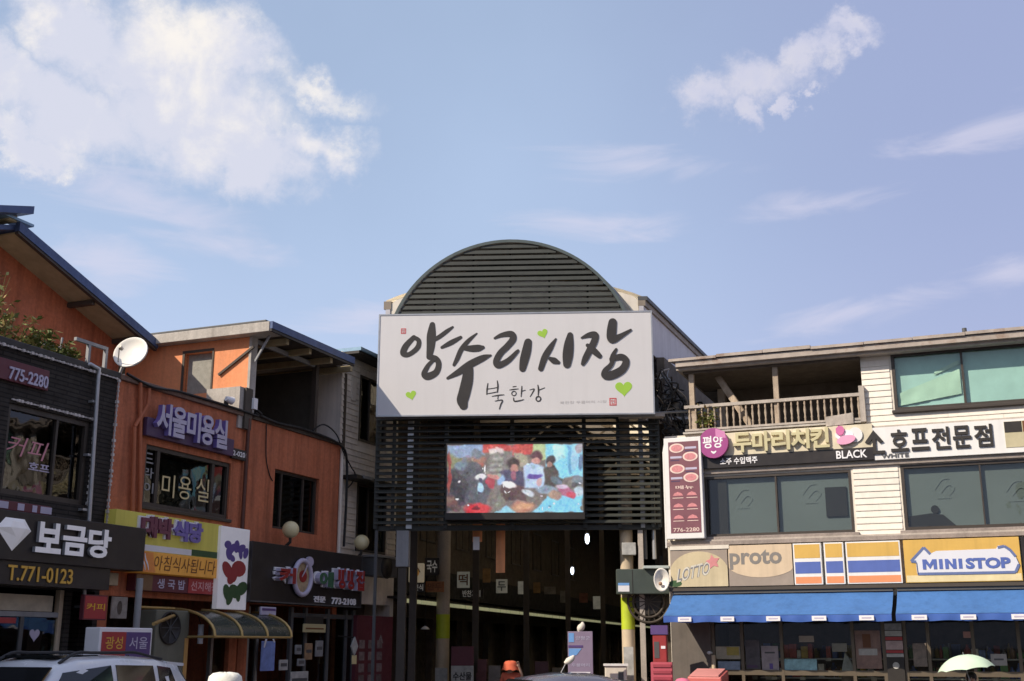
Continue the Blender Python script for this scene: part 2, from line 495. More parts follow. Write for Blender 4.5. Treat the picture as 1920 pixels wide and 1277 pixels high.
def letters(t, body, x0, x1, z0, z1, y, m, side=None, ext=0.05, bold=0.02, parent=None, gap=0.12, tilt=0.0, stair=0.0, shear=0.0, name='letter'):
    """raised letters, each a mesh of its own, in equal cells"""
    ch = [c for c in body]
    w = (x1 - x0) / len(ch)
    for i, c in enumerate(ch):
        if c == ' ': continue
        a = x0 + i * w
        dz = stair * (i - (len(ch) - 1) / 2)
        t.part(name, MB().text(c, a + w * gap / 2, a + w * (1 - gap / 2), z0 + dz, z1 + dz, y, m, bold, ext, side=side, tilt=tilt, shear=shear), parent)
# ------------------------------------------------------------------ frames of the place
LF = Frame(-8.02, 19, 68)                     # row of shops on the left
RF = Frame(290 / 2273 * 28, 28, -22)          # building on the right
AF = Frame(0, 28.4, -3)                       # market gate
R_, A_, L_ = RF.rect, AF.rect, LF.rect

# ------------------------------------------------------------------ palette
m_asph = mat('asphalt', (0.055, 0.054, 0.053), 0.9, var=0.2, scale=1.5, bump=0.4, grain=0.25)
m_pave = mat('paving', (0.24, 0.23, 0.215), 0.85, var=0.15, scale=2, bump=0.3, grain=0.15)
m_kerb = mat('kerb_stone', (0.32, 0.31, 0.30), 0.8, grain=0.15, bump=0.2)
m_line = mat('road_paint', (0.72, 0.71, 0.66), 0.7, dirt=(0.1, 0.1, 0.1, 0.6), scale=4)
m_black = brickmat('black_tile', (0.026, 0.021, 0.017), (0.038, 0.031, 0.025), (0.010, 0.008, 0.006), 1.0, 0.6, 0.075, rough=0.8)
m_dark = mat('dark_paint', (0.030, 0.025, 0.021), 0.5, var=0.25)
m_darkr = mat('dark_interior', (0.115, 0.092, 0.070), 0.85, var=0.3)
m_orange = mat('orange_stucco', (0.53, 0.170, 0.080), 0.85, var=0.16, scale=1.1, bump=0.3, streak=0.52, grain=0.14, bscale=45, dirt=(0.30, 0.105, 0.055, 0.55))
m_orange2 = mat('orange_stucco_worn', (0.50, 0.158, 0.074), 0.85, var=0.16, scale=0.9, bump=0.3, streak=0.55, grain=0.14, bscale=45, dirt=(0.28, 0.10, 0.055, 0.6))
m_orange3 = mat('sunlit_orange_stucco', (0.78, 0.30, 0.135), 0.85, var=0.08, scale=1.4, bump=0.2, streak=0.18, grain=0.08, bscale=45)  # stucco colour lightened so the sunlit rooftop wall comes out bright
m_opipe = mat('orange_pipe', (0.46, 0.14, 0.06), 0.6, streak=0.3)
m_conc = mat('concrete', (0.46, 0.42, 0.37), 0.9, var=0.2, scale=2.2, bump=0.35, streak=0.35, grain=0.12)
m_bluemet = mat('blue_sheet_metal', (0.075, 0.11, 0.22), 0.45, metal=0.2, streak=0.3)
m_bluelite = mat('pale_blue_metal', (0.24, 0.36, 0.46), 0.35, metal=0.3)
m_soffit = mat('soffit_board', (0.44, 0.36, 0.21), 0.8, var=0.15, streak=0.2)
m_beam = mat('brown_steel', (0.07, 0.055, 0.042), 0.6)
m_galv = mat('galvanised_steel', (0.42, 0.42, 0.42), 0.4, metal=0.6, var=0.2)
m_grey = mat('grey_paint', (0.30, 0.30, 0.30), 0.6, streak=0.2)
m_dkgrey = mat('dark_grey_paint', (0.09, 0.09, 0.09), 0.55)
m_white = mat('white_paint', (0.78, 0.76, 0.73), 0.5, var=0.05, streak=0.10)
m_cream = mat('cream_paint', (0.74, 0.67, 0.56), 0.6, var=0.08, streak=0.18)
m_siding = mat('vinyl_siding', (0.80, 0.73, 0.63), 0.55, var=0.05, scale=1.2, streak=0.15, rand=0.035, grain=0.03)
m_sidingw = mat('old_grey_siding', (0.76, 0.69, 0.61), 0.65, var=0.12, scale=1.5, streak=0.3, rand=0.06, dirt=(0.34, 0.28, 0.23, 0.4))
m_ledge = mat('ledge_stone', (0.30, 0.25, 0.22), 0.8, var=0.2, scale=2, streak=0.3, grain=0.15, bump=0.2)
m_rust = mat('rusty_roof_edge', (0.40, 0.34, 0.29), 0.75, var=0.25, scale=3, dirt=(0.20, 0.10, 0.05, 0.85), bump=0.3)
m_beamw = mat('weathered_beam', (0.46, 0.40, 0.34), 0.8, var=0.18, scale=2, streak=0.3, grain=0.1)
m_wood = mat('peeling_wood', (0.44, 0.35, 0.26), 0.8, var=0.25, scale=3, streak=0.3, dirt=(0.22, 0.13, 0.07, 0.7), grain=0.12)
m_frame = mat('dark_window_frame', (0.055, 0.043, 0.034), 0.45, var=0.15)
m_alu = mat('aluminium_frame', (0.30, 0.29, 0.27), 0.45, metal=0.4)
m_bronze = mat('bronze_frame', (0.14, 0.11, 0.075), 0.45, metal=0.3)
m_glassd = glass('dark_glass', (0.55, 0.58, 0.55), 1.3, wav=0.25)
m_glasst = glass('teal_glass', (0.86, 0.94, 0.92), 1.3, wav=0.4)
m_glassg = glass('grey_glass', (0.81, 0.84, 0.83), 1.3, wav=0.3)
m_glasss = glass('shop_glass', (0.90, 0.92, 0.90), 0.4)
m_signblk = mat('signboard_black', (0.024, 0.019, 0.018), 0.4, var=0.2, streak=0.2, dirt=(0.05, 0.042, 0.036, 0.5), scale=1.5)
m_signw = mat('signboard_white', (0.64, 0.62, 0.61), 0.45, var=0.025, scale=0.8, streak=0.05)
m_ink = mat('brush_ink', (0.036, 0.032, 0.030), 0.6, var=0.2)
m_heart = mat('green_print', (0.33, 0.55, 0.06), 0.5, var=0.06)
m_seal = mat('red_seal_print', (0.55, 0.10, 0.10), 0.6, var=0.3, scale=30)
m_letw = mat('white_letter', (0.82, 0.80, 0.80), 0.4, var=0.04)
m_gloww = mat('glowing_white', (0.80, 0.78, 0.79), 0.4, var=0.05, streak=0.12, emit=(.78, .76, .78, .13))  # unlit white sign faces given a faint glow to lift their brightness
m_letlav = mat('lilac_letter', (0.50, 0.46, 0.58), 0.4, var=0.08)
m_letvio = mat('violet_letter', (0.20, 0.15, 0.42), 0.4, var=0.1)
m_letwine = mat('wine_letter', (0.17, 0.045, 0.075), 0.4, var=0.1)
m_letred = mat('red_letter', (0.30, 0.028, 0.026), 0.4, var=0.1)
m_letgrn = mat('green_letter', (0.05, 0.13, 0.07), 0.4)
m_gold = mat('gold_letter', (0.75, 0.43, 0.07), 0.4, var=0.1)
m_goldpale = mat('pale_gold_letter', (0.70, 0.58, 0.30), 0.5, var=0.1)
m_yel = mat('yellow_print', (0.82, 0.50, 0.03), 0.4)
m_lime = mat('lime_signboard', (0.52, 0.46, 0.09), 0.5, var=0.10, streak=0.30, scale=1.2, emit=(.52, .46, .09, .10))  # glow added to brighten the board in the shade
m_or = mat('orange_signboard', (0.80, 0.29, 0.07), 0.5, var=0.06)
m_or2 = mat('amber_signboard', (0.78, 0.37, 0.065), 0.5, var=0.10, streak=0.28, scale=1.5, emit=(.78, .37, .065, .08))  # slight glow added so the strip reads brighter
m_brown = mat('brown_print', (0.16, 0.06, 0.02), 0.5)
m_red = mat('red_signboard', (0.40, 0.045, 0.045), 0.5, var=0.1)
m_maroon = mat('maroon_signboard', (0.13, 0.030, 0.040), 0.5, var=0.1)
m_purple = mat('purple_signboard', (0.085, 0.045, 0.10), 0.5, var=0.1)
m_violet = mat('violet_signboard', (0.11, 0.065, 0.20), 0.5, var=0.08)
m_leafprint = mat('green_leaf_print', (0.045, 0.10, 0.035), 0.5)
m_plum = mat('plum_print', (0.12, 0.08, 0.28), 0.5)
m_cherry = mat('cherry_print', (0.32, 0.04, 0.04), 0.5)
m_brass = mat('brass_tube', (0.52, 0.35, 0.13), 0.35, metal=0.5)
m_acryl = mat('dark_green_polycarbonate', (0.045, 0.055, 0.045), 0.25, spec=0.6)
m_globe = mat('cream_globe_glass', (0.72, 0.63, 0.36), 0.3, var=0.05)
m_cable = mat('black_cable', (0.015, 0.014, 0.014), 0.6)
m_slat = mat('gate_slat_paint', (0.050, 0.052, 0.043), 0.5, var=0.12, rand=0.12, streak=0.2)
m_archrim = mat('arch_rim_paint', (0.085, 0.105, 0.10), 0.5, streak=0.15)
m_poly = mat('pale_roof_sheet', (0.52, 0.48, 0.40), 0.6, streak=0.2)
m_post = mat('cream_post', (0.60, 0.48, 0.33), 0.6, streak=0.25, var=0.12, grain=0.06)
m_limep = mat('lime_paint', (0.48, 0.58, 0.035), 0.5, streak=0.15)
m_grnbox = mat('green_cabinet', (0.065, 0.080, 0.068), 0.5)
m_ygline = mat('lime_trim', (0.80, 0.82, 0.52), 0.4, emit=(.70, .72, .42, .24))  # trim also glows faintly, added because the arcade is dark
m_orban = mat('orange_banner', (0.88, 0.36, 0.15), 0.6)

# ------------------------------------------------------------------ ground
b = MB(); b.box(-900, 900, -600, 1500, -0.5, 0.0, m_asph); structure('road', b)
b = MB(); b.box(-18, 13, -1.9, -0.001, -0.2, 0.13, m_pave); b.box(-18, 13, -2.08, -1.905, -0.2, 0.15, m_kerb)
structure('pavement', b, LF)
b = MB(); b.box(-0.3, 16, -2.2, -0.001, -0.2, 0.13, m_pave); b.box(-0.3, 16, -2.38, -2.205, -0.2, 0.15, m_kerb)
structure('pavement', b, RF)
b = MB(); b.box(-5.5, 4.2, 0.5, 40, -0.2, 0.06, m_pave); structure('market_lane', b, AF)
b = MB()
for k in range(9): b.box(-13.6 + k * 2.6, -12.2 + k * 2.6, -4.8, -4.68, -0.1, 0.004, m_line)
structure('lane_marking', b, LF)

# ---- unseen far side of the street, added to cut sky light and warm the shade
m_brick = brickmat('brown_brick', (0.24, 0.13, 0.085), (0.19, 0.10, 0.065), (0.22, 0.19, 0.16), 1.0, 0.24, 0.085, rough=0.85)
WF = Frame(0, 0, 0)
def block(x0, x1, y0, y1, h, m, label, side):
    t = T('shop_building', label, 'building', WF, ((x0 + x1) / 2, (y0 + y1) / 2, 0))
    t.part('wall', MB().box(x0, x1, y0, y1, 0, h, m)); t.part('parapet_cap', MB().box(x0 - .1, x1 + .1, y0 - .1, y1 + .1, h + .002, h + .2, m_conc))
    w = None
    for k in range(3):
        for j in range(6):
            z = 1.0 + k * 3.6
            if side == 'w': y = y0 + 1.5 + j * (y1 - y0 - 3) / 5; mb = MB().box(x0 - .04, x0 - .001, y - .9, y + .9, z, z + 1.8, m_blkwin); o = (0, y, z)
            else: x = x0 + 1.5 + j * (x1 - x0 - 3) / 5; mb = MB().box(x - .9, x + .9, y1 + .001, y1 + .04, z, z + 1.8, m_blkwin); o = (x, 0, z)
            if z + 1.8 > h - .3: continue
            if w is None: w = t.part('window', mb); o0 = o
            else: t.copy_part(w, (o[0] - o0[0], o[1] - o0[1], o[2] - o0[2]))
m_blkwin = mat('far_window', (0.03, 0.035, 0.04), 0.1)
block(14, 28, -16, 12, 12.5, m_brick, 'unseen brown brick block added across the street on the right', 'w')
block(-8, 13, -38, -26, 11, m_brick, 'unseen brown brick block added behind the camera', 'n')

# ================================================================== LEFT ROW
# ---- neighbour that carries the row on towards the camera (outside the picture)
t = T('shop_building', 'plain grey shop house nearest the camera on the left street edge', 'building', LF, (-11, 0, 0))
b = MB(); b.box(-16, -6.2, 0, 8, 0, 6.9, m_conc); t.part('wall', b)
b = MB(); b.box(-15.9, -6.3, -0.5, -0.002, 2.7, 2.85, m_dkgrey); t.part('canopy', b)

# ---- black tiled jewellery shop
UB = 2.14
black = T('shop_building', 'black tiled two storey shop building with weeds on its parapet', 'building', LF, (0, 0, 0))
w_up = L_(9, 756, 925, 165, 786, 950)
door = (-0.35, 1.35, 0.13, 2.80)
mid = (1.48, 2.02, 0.13, 2.80)
b = MB()
b.wall(-6.1, UB, 0.0, 6.62, 0, 0.25, m_black, [w_up, door, mid])
b.box(-6.1, -5.85, 0.25, 8, 0, 6.5, m_black); b.box(UB - 0.15, UB, 0.25, 8, 0, 6.5, m_black)
b.box(-5.85, UB - 0.15, 7.8, 8, 0, 6.5, m_black); b.box(-5.85, UB - 0.15, 0.25, 7.8, 6.2, 6.5, m_conc)
b.box(-5.85, UB - 0.15, 0.25, 7.8, 3.0, 3.2, m_darkr)
black.part('wall', b)
b = MB(); b.box(-6.12, UB + 0.02, -0.05, 0.30, 6.622, 6.74, m_dark); black.part('parapet_cap', b, bevel=0.015)
window(black, *w_up, 0.05, [L_(108, 800, 900, 165, 800, 900)[0]], m_frame, m_glassd, fw=0.09, depth=0.12,
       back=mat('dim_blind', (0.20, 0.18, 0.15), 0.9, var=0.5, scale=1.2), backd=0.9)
# strings of tiny bulbs along the edges
m_bulb = mat('bulb_string', (0.55, 0.50, 0.46), 0.5, var=0.5, scale=12)
def bulb_string(t, pts, step=0.09):
    b = MB(); P = [Vector(p) for p in pts]
    for p, q in zip(P[:-1], P[1:]):
        n = int((q - p).length / step)
        for i in range(n):
            c = p.lerp(q, (i + random.uniform(0.3, 0.7)) / n); s_ = random.uniform(0.012, 0.026)
            b.box(c.x - s_, c.x + s_, c.y - s_, c.y + s_, c.z - s_, c.z + s_, m_bulb)
        b.bar(p, q, 0.018, m_bulb)
    o = t.part('bulb_string', b, kind='stuff')
bulb_string(black, [(-4, -0.07, 6.60), (UB - 0.05, -0.07, 6.60), (UB - 0.05, -0.07, 2.9)])
bulb_string(black, [(w_up[0], -0.03, w_up[3] + 0.05), (w_up[1] + 0.05, -0.03, w_up[3] + 0.05), (w_up[1] + 0.05, -0.03, w_up[2])])
# window lettering
m_pinkp = mat('pink_vinyl', (0.62, 0.26, 0.30), 0.5)
r = L_(20, 818, 852, 100, 822, 862); black.part('window_lettering', MB().text('커피', r[0], r[1], r[2], r[3], 0.10, m_pinkp, 0.0, shear=0.25, tilt=-0.02))
r = L_(62, 868, 882, 102, 868, 884); black.part('window_lettering', MB().text('호프', r[0], r[1], r[2], r[3], 0.10, m_letlav, 0.02))
# grey drain pipe with brackets
dx, dz = LF.px(188, 668, -0.12); dx2, dz2 = LF.px(172, 960, -0.12)
b = MB(); pts = [(dx - 0.32, 0.10, 6.66), (dx - 0.15, -0.06, 6.72), (dx, -0.12, 6.66), (dx, -0.12, 6.45)] + [(dx + (dx2 - dx) * k / 6, -0.12, 6.45 + (2.7 - 6.45) * k / 6) for k in range(1, 7)]
b.tube(pts, 0.036, m_galv)
for k in range(4): b.box(dx - 0.06, dx + 0.06, -0.10, 0, 3.2 + k * 0.95, 3.24 + k * 0.95, m_galv)
black.part('drain_pipe', b)
# box frame of steel on the parapet
b = MB(); x0, x1 = LF.px(165, 650, 0.15)[0], LF.px(197, 655, 0.15)[0]
for x in (x0, x1):
    b.box(x - 0.03, x + 0.03, 0.1, 0.16, 6.742, 7.12, m_grey); b.box(x - 0.03, x + 0.03, 0.9, 0.96, 6.5, 7.12, m_grey)
b.box(x0 - 0.35, x1 + 0.03, 0.1, 0.16, 7.121, 7.18, m_grey); b.box(x0 - 0.35, x1 + 0.03, 0.9, 0.96, 7.121, 7.18, m_grey)
b.box(x0 - 0.03, x1 + 0.03, 0.17, 0.89, 6.70, 6.74, m_dark)
t = T('steel_frame', 'small grey steel box frame on the black parapet beside the satellite dish', 'frame', LF, (x0, 0.5, 6.74)); t.part('frame', b)
# ground floor front
b = MB()
for x in (-0.33, 1.30): b.box(x - 0.04, x + 0.05, 0.06, 0.16, 0.13, 2.80, m_post)
b.box(-0.28, 1.26, 0.06, 0.14, 2.35, 2.43, m_grey); b.box(0.44, 0.52, 0.07, 0.13, 0.13, 2.35, m_dkgrey)
fr = black.part('door_frame', b)
black.part('pane', MB().box(-0.28, 0.43, 0.09, 0.10, 0.14, 2.34, m_glassd), fr)
black.part('pane', MB().box(0.53, 1.25, 0.09, 0.10, 0.14, 2.34, m_glassd), fr)
b = MB(); b.box(-0.27, 1.15, 0.10, 0.12, 2.44, 2.70, mat('cream_poster', (0.5, 0.44, 0.33), 0.6, var=0.3)); black.part('transom_poster', b)
b = MB(); b.box(-0.26, 0.35, 0.075, 0.085, 2.24, 2.33, m_red); black.part('sticker', b)
hx, hz = LF.px(65, 1190, 0.08)
def heart(cx, cz, s, rot=0.0, n=28):
    out = []
    for i in range(n):
        a = 2 * math.pi * i / n
        x = 16 * math.sin(a) ** 3; y = 13 * math.cos(a) - 5 * math.cos(2 * a) - 2 * math.cos(3 * a) - math.cos(4 * a)
        x, y = x / 17 * s, y / 17 * s
        out.append((cx + x * math.cos(rot) - y * math.sin(rot), cz + x * math.sin(rot) + y * math.cos(rot)))
    return out
black.part('heart_decal', MB().prism(heart(hx, hz, 0.12), 0.083, 0.087, m_letlav))
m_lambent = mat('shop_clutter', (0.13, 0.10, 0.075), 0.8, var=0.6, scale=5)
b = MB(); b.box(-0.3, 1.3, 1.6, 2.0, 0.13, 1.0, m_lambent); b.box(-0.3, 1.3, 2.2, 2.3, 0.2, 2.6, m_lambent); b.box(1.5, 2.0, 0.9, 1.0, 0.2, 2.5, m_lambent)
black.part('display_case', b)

# ---- signs of the black building
def board(name, label, cat, F, r, y0, th, m, group=None, edge=None, bevel=0.012):
    u0, u1, z0, z1 = r
    t = T(name, label, cat, F, ((u0 + u1) / 2, y0, z0), group)
    b = MB(); b.box(u0, u1, y0 - th, y0, z0, z1, edge or m)
    if edge: b.box(u0 + 0.02, u1 - 0.02, y0 - th - 0.006, y0 - th + 0.002, z0 + 0.02, z1 - 0.02, m)
    t.part('board', b, bevel=bevel if not edge else 0)
    return t
r = L_(-60, 660, 700, 87, 690, 730)
t = board('phone_sign', 'maroon phone number sign 775-2280 high on the black tiled wall', 'sign', LF, r, -0.003, 0.06, m_maroon)
q = L_(10, 692, 716, 84, 702, 726); t.part('lettering', MB().text('775-2280', q[0], q[1], q[2], q[3], -0.068, m_letlav, 0.015, 0.02, tilt=0.0))
zt, zb = 3.94, 2.84
t = T('shop_sign', 'black jewellery shop sign with white diamond and white letters 보금당', 'sign', LF, (1.2, 0, zb))
b = MB(); u1 = L_(0, 960, 1095, 236, 992, 1078)[1]
b.box(-2.5, u1, -0.42, -0.003, 3.18, zt, m_signblk)
t.part('board', b, bevel=0.01)
b = MB(); b.box(-2.5, 1.95, -0.36, -0.003, zb - 0.02, 3.178, m_signblk); t.part('lower_board', b)
q = L_(62, 982, 1034, 205, 990, 1050, -0.43); letters(t, '보금당', q[0], q[1], q[2], q[3], -0.425, m_gloww, m_grey, 0.06, 0.035, gap=0.05)
q = L_(14, 1060, 1090, 136, 1066, 1094, -0.37)
t.part('lettering', MB().text('T.771-0123', q[0], q[1], q[2], q[3], -0.366, m_gold, 0.012, 0.015))
# faceted diamond
q = L_(0, 968, 1035, 60, 975, 1032, -0.45); cx, w_, z0, z1 = (q[0] + q[1]) / 2 - 0.03, (q[1] - q[0]) / 2 + 0.03, q[2], q[3]
zm = z0 + (z1 - z0) * 0.66
top = [(cx - w_ * 0.55, z1), (cx + w_ * 0.55, z1)]
b = MB(); y = -0.425
O = [(cx - w_, y, zm), (cx - w_ * 0.55, y, z1), (cx + w_ * 0.55, y, z1), (cx + w_, y, zm), (cx, y, z0)]
I = [(cx - w_ * 0.45, y - 0.09, zm + 0.02), (cx - w_ * 0.3, y - 0.07, z1 - 0.06), (cx + w_ * 0.3, y - 0.07, z1 - 0.06), (cx + w_ * 0.45, y - 0.09, zm + 0.02), (cx, y - 0.06, zm - 0.12)]
b.add(O + I, [(0, 5, 6, 1), (1, 6, 7, 2), (2, 7, 8, 3), (0, 4, 9, 5), (4, 3, 8, 9), (5, 9, 8), (5, 8, 7, 6)], m_gloww)
t.part('diamond', b)
# strip of small stickers above the sign
r = L_(-60, 926, 950, 92, 942, 964)
t = board('sticker_strip', 'narrow strip of small red and white sign pieces above the diamond', 'sign', LF, (r[0], r[1], 3.99, 4.14), -0.003, 0.05, m_maroon)
b = MB()
for i, (a, c) in enumerate(((-0.55, -0.2), (0.0, 0.14), (0.32, 0.42), (0.5, 0.75))): t.part('marking', MB().box(a, c, -0.060, -0.054, 4.01, 4.12, m_letlav))
# coffee sign, poster, pole, standing box sign
r = L_(157, 1113, 1160, 200, 1118, 1165, -0.3)
t = board('coffee_sign', 'small dark red sign with yellow letters 커피 beside the jewellery shop', 'sign', LF, r, -0.22, 0.08, m_red, edge=m_maroon)
t.part('lettering', MB().text('커피', r[0] + 0.06, r[1] - 0.06, r[2] + 0.16, r[3] - 0.14, -0.310, m_yel, 0.01))
t.part('bracket', MB().box(r[0] + 0.1, r[0] + 0.14, -0.219, -0.001, r[2] + 0.2, r[2] + 0.24, m_dkgrey))
r = L_(213, 1118, 1160, 243, 1120, 1160, -0.08)
t = board('poster', 'pale portrait poster on the wall between coffee sign and grey pole', 'poster', LF, r, -0.003, 0.03, mat('faded_poster', (0.34, 0.30, 0.26), 0.6, var=0.5, scale=6))
t.part('portrait', MB().disc((r[0] + r[1]) / 2, (r[2] + r[3]) / 2, 0.06, 0.12, -0.04, m_lambent))
r = L_(184, 1072, 1095, 216, 1075, 1100, -0.05)
t = board('wall_lamp_box', 'dim cream lit box under the jewellery sign', 'sign', LF, r, -0.003, 0.12, mat('dim_cream', (0.42, 0.34, 0.22), 0.5, var=0.4, scale=4))
px0 = LF.px(259, 1130, -0.5)[0]
t = T('sign_pole', 'plain grey steel pole in front of the green restaurant', 'pole', LF, (px0, -0.5, 0.13))
b = MB(); b.tube([(px0, -0.5, 0.13), (px0, -0.5, 3.05)], 0.06, m_grey, 12); b.lathe([(0.11, 0), (0.11, 0.03), (0.06, 0.04)], (px0, -0.5, 0.13), m_grey, 12); t.part('pole', b)
r = L_(186, 1180, 1228, 285, 1174, 1228, -1.25)
t = T('standing_sign', 'white framed standing box sign with red and violet halves 광성 서울', 'sign', LF, ((r[0] + r[1]) / 2, -1.0, 0.13))
b = MB(); b.box(r[0], r[1], -1.25, -0.95, 0.5, r[3], m_letw); b.box(r[0] + 0.1, r[0] + 0.2, -1.2, -1.0, 0.13, 0.499, m_grey); b.box(r[1] - 0.2, r[1] - 0.1, -1.2, -1.0, 0.13, 0.499, m_grey)
t.part('case', b, bevel=0.015)
xm = r[0] + (r[1] - r[0]) * 0.48
for a, c, mm, s_, lm in ((r[0] + 0.05, xm, m_red, '광성', m_gold), (xm + 0.004, r[1] - 0.05, m_violet, '서울', m_letlav)):
    p = t.part('panel', MB().box(a, c, -1.262, -1.245, 0.6, r[3] - 0.07, mm))
    t.part('lettering', MB().text(s_, a + 0.08, c - 0.08, LF.px(235, 1217, -1.26)[1], LF.px(235, 1194, -1.26)[1], -1.266, lm, 0.01), p)

# ---- satellite dish
sx, sz = LF.px(243, 664, -0.15)
t = T('satellite_dish', 'round white satellite dish on the corner of the orange parapet', 'satellite dish', LF, (sx, -0.1, 6.75))
m_dish = mat('dish_white', (0.80, 0.76, 0.68), 0.45, var=0.04)
n = Vector((-0.93, -0.22, 0.34)).normalized(); q4 = n.to_track_quat('Z', 'Y')
b = MB(); prof = [(0.001, 0.0), (0.12, 0.012), (0.2, 0.035), (0.27, 0.07), (0.31, 0.10), (0.325, 0.10), (0.325, 0.07), (0.21, 0.0), (0.12, -0.03), (0.001, -0.045)]
vs_, fs = [], []
for rr, hh in prof:
    for k in range(28):
        a = 2 * math.pi * k / 28; p = q4 @ Vector((rr * math.cos(a), rr * math.sin(a), hh - 0.03)); vs_.append(p + Vector((sx, -0.20, sz)))
for i in range(len(prof) - 1):
    for k in range(28): fs.append((i * 28 + k, i * 28 + (k + 1) % 28, (i + 1) * 28 + (k + 1) % 28, (i + 1) * 28 + k))
b.add(vs_, fs, m_dish, True); t.part('reflector', b)
c = Vector((sx, -0.20, sz)); f_ = c + n * 0.36 + Vector((-0.10, 0, -0.08))
b = MB(); b.tube([c + q4 @ Vector((-0.2, -0.2, 0.04)), f_], 0.012, m_galv, 6); b.tube([f_, f_ - n * 0.1], 0.035, m_cream, 10); t.part('feed_arm', b)
b = MB(); b.tube([c - n * 0.07, (sx, -0.05, sz - 0.12), (sx, 0.05, 6.70)], 0.03, m_galv, 8); t.part('mount', b)

# ---- orange building with the hair salon (first floor) and restaurant (ground floor)
U1, U2 = 6.36, 10.30
or1 = T('shop_building', 'orange stucco building of the hair salon between black shop and blue roofed terrace', 'building', LF, (4.2, 0, 0))
w1 = L_(272, 838, 946, 432, 862, 976)
b = MB(); b.wall(UB + 0.01, U1, 0.0, 6.62, 0.02, 0.27, m_orange, [w1, (2.4, 6.1, 0.13, 2.75)])
b.box(UB + 0.01, UB + 0.16, 0.27, 7.5, 0, 6.4, m_orange); b.box(UB + 0.16, U1 - 0.16, 7.3, 7.5, 0, 6.4, m_orange); b.box(U1 - 0.16, U1, 0.27, 7.5, 0, 6.4, m_orange)
b.box(UB + 0.16, U1 - 0.16, 0.27, 7.3, 6.1, 6.35, m_conc); b.box(UB + 0.16, U1 - 0.16, 0.27, 7.3, 2.9, 3.1, m_darkr)
or1.part('wall', b)
b = MB(); b.box(UB + 0.02, U1 + 0.01, -0.05, 0.32, 6.622, 6.72, mat('parapet_coping', (0.20, 0.13, 0.10), 0.8, var=0.3, scale=3, grain=0.2)); or1.part('parapet_cap', b, bevel=0.015)
s1, s2, s3 = (L_(x, 860, 940, x + 1, 860, 940)[0] for x in (300, 310, 404))
window(or1, *w1, 0.06, [s1, s3], m_frame, m_glassd, fw=0.08, depth=0.12, back=mat('salon_room', (0.10, 0.10, 0.09), 0.9, var=0.6, scale=1.5), backd=0.8, sill=m_frame, mull=0.09)
b = MB()
for i, ch in enumerate('미용실'):
    x0_ = (312, 343, 376)[i]; q = L_(x0_, 888 + 4 * i, 920 + 4 * i, x0_ + 24, 890 + 4 * i, 924 + 5 * i)
    or1.part('window_lettering', MB().text(ch, q[0], q[1], q[2] - 0.10, q[3], 0.10, m_goldpale, 0.0))
for i, ch in enumerate('드라이'):
    q = L_(277, 846 + 28 * i, 866 + 28 * i, 296, 850 + 28 * i, 870 + 28 * i); or1.part('window_lettering', MB().text(ch, q[0], q[1], q[2], q[3], 0.10, m_grey, 0.015))
b = MB()
for pxs in ((263, 715, 262, 960), (252, 800, 248, 960)):
    a0 = LF.px(pxs[0], pxs[1], -0.05); a1 = LF.px(pxs[2], pxs[3], -0.05)
    or1.part('drain_pipe', MB().tube([(a0[0], -0.05, a0[1]), (a1[0], -0.05, a1[1])], 0.04, m_opipe))
a0 = LF.px(280, 715, -0.05); a1 = LF.px(252, 800, -0.05)
b.tube([(a0[0], -0.06, 6.6), (a0[0], -0.06, 6.3), (a1[0], -0.06, a1[1])], 0.035, m_opipe); or1.part('drain_pipe', b)
# ground floor: recess with machine, doors
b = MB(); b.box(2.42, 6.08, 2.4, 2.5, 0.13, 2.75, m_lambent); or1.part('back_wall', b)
xd = [LF.px(p, 1230, 0.1)[0] for p in (395, 440, 462, 480)]
b = MB()
for x in xd: b.box(x - 0.04, x + 0.04, 0.08, 0.16, 0.13, 2.70, m_alu)
b.box(xd[0], xd[-1], 0.10, 0.15, 2.1, 2.17, m_alu)
fr = or1.part('door_frame', b)
for a, c in zip(xd[:-1], xd[1:]): or1.part('pane', MB().box(a + 0.045, c - 0.045, 0.115, 0.125, 0.14, 2.09, m_glassd), fr)

t = T('salon_sign', 'purple hair salon sign with lilac raised letters 서울미용실', 'sign', LF, (4.5, 0, 5.2))
q0 = L_(276, 775, 818, 467, 832, 852, -0.1)
b = MB(); z0 = LF.px(280, 812, -0.1)[1]; z1 = LF.px(280, 775, -0.1)[1]
b.box(q0[0], LF.px(438, 850, -0.1)[0], -0.10, -0.001, z0 - 0.05, z0 + 0.30, m_purple)
b.box(LF.px(438, 850, -0.1)[0] + 0.003, LF.px(467, 852, -0.1)[0], -0.07, -0.001, z0 - 0.08, z0 + 0.14, m_signblk)
t.part('board', b, bevel=0.01)
q = L_(291, 762, 800, 424, 800, 838, -0.16)
letters(t, '서울미용실', q[0], q[1], z0 + 0.02, z0 + 0.62, -0.105, m_letlav, m_letvio, 0.10, 0.03, gap=0.04)
q = L_(428, 828, 840, 464, 836, 848, -0.08); t.part('lettering', MB().text('772-0201', q[0], q[1], z0 - 0.02, z0 + 0.09, -0.075, m_letw, 0.02))

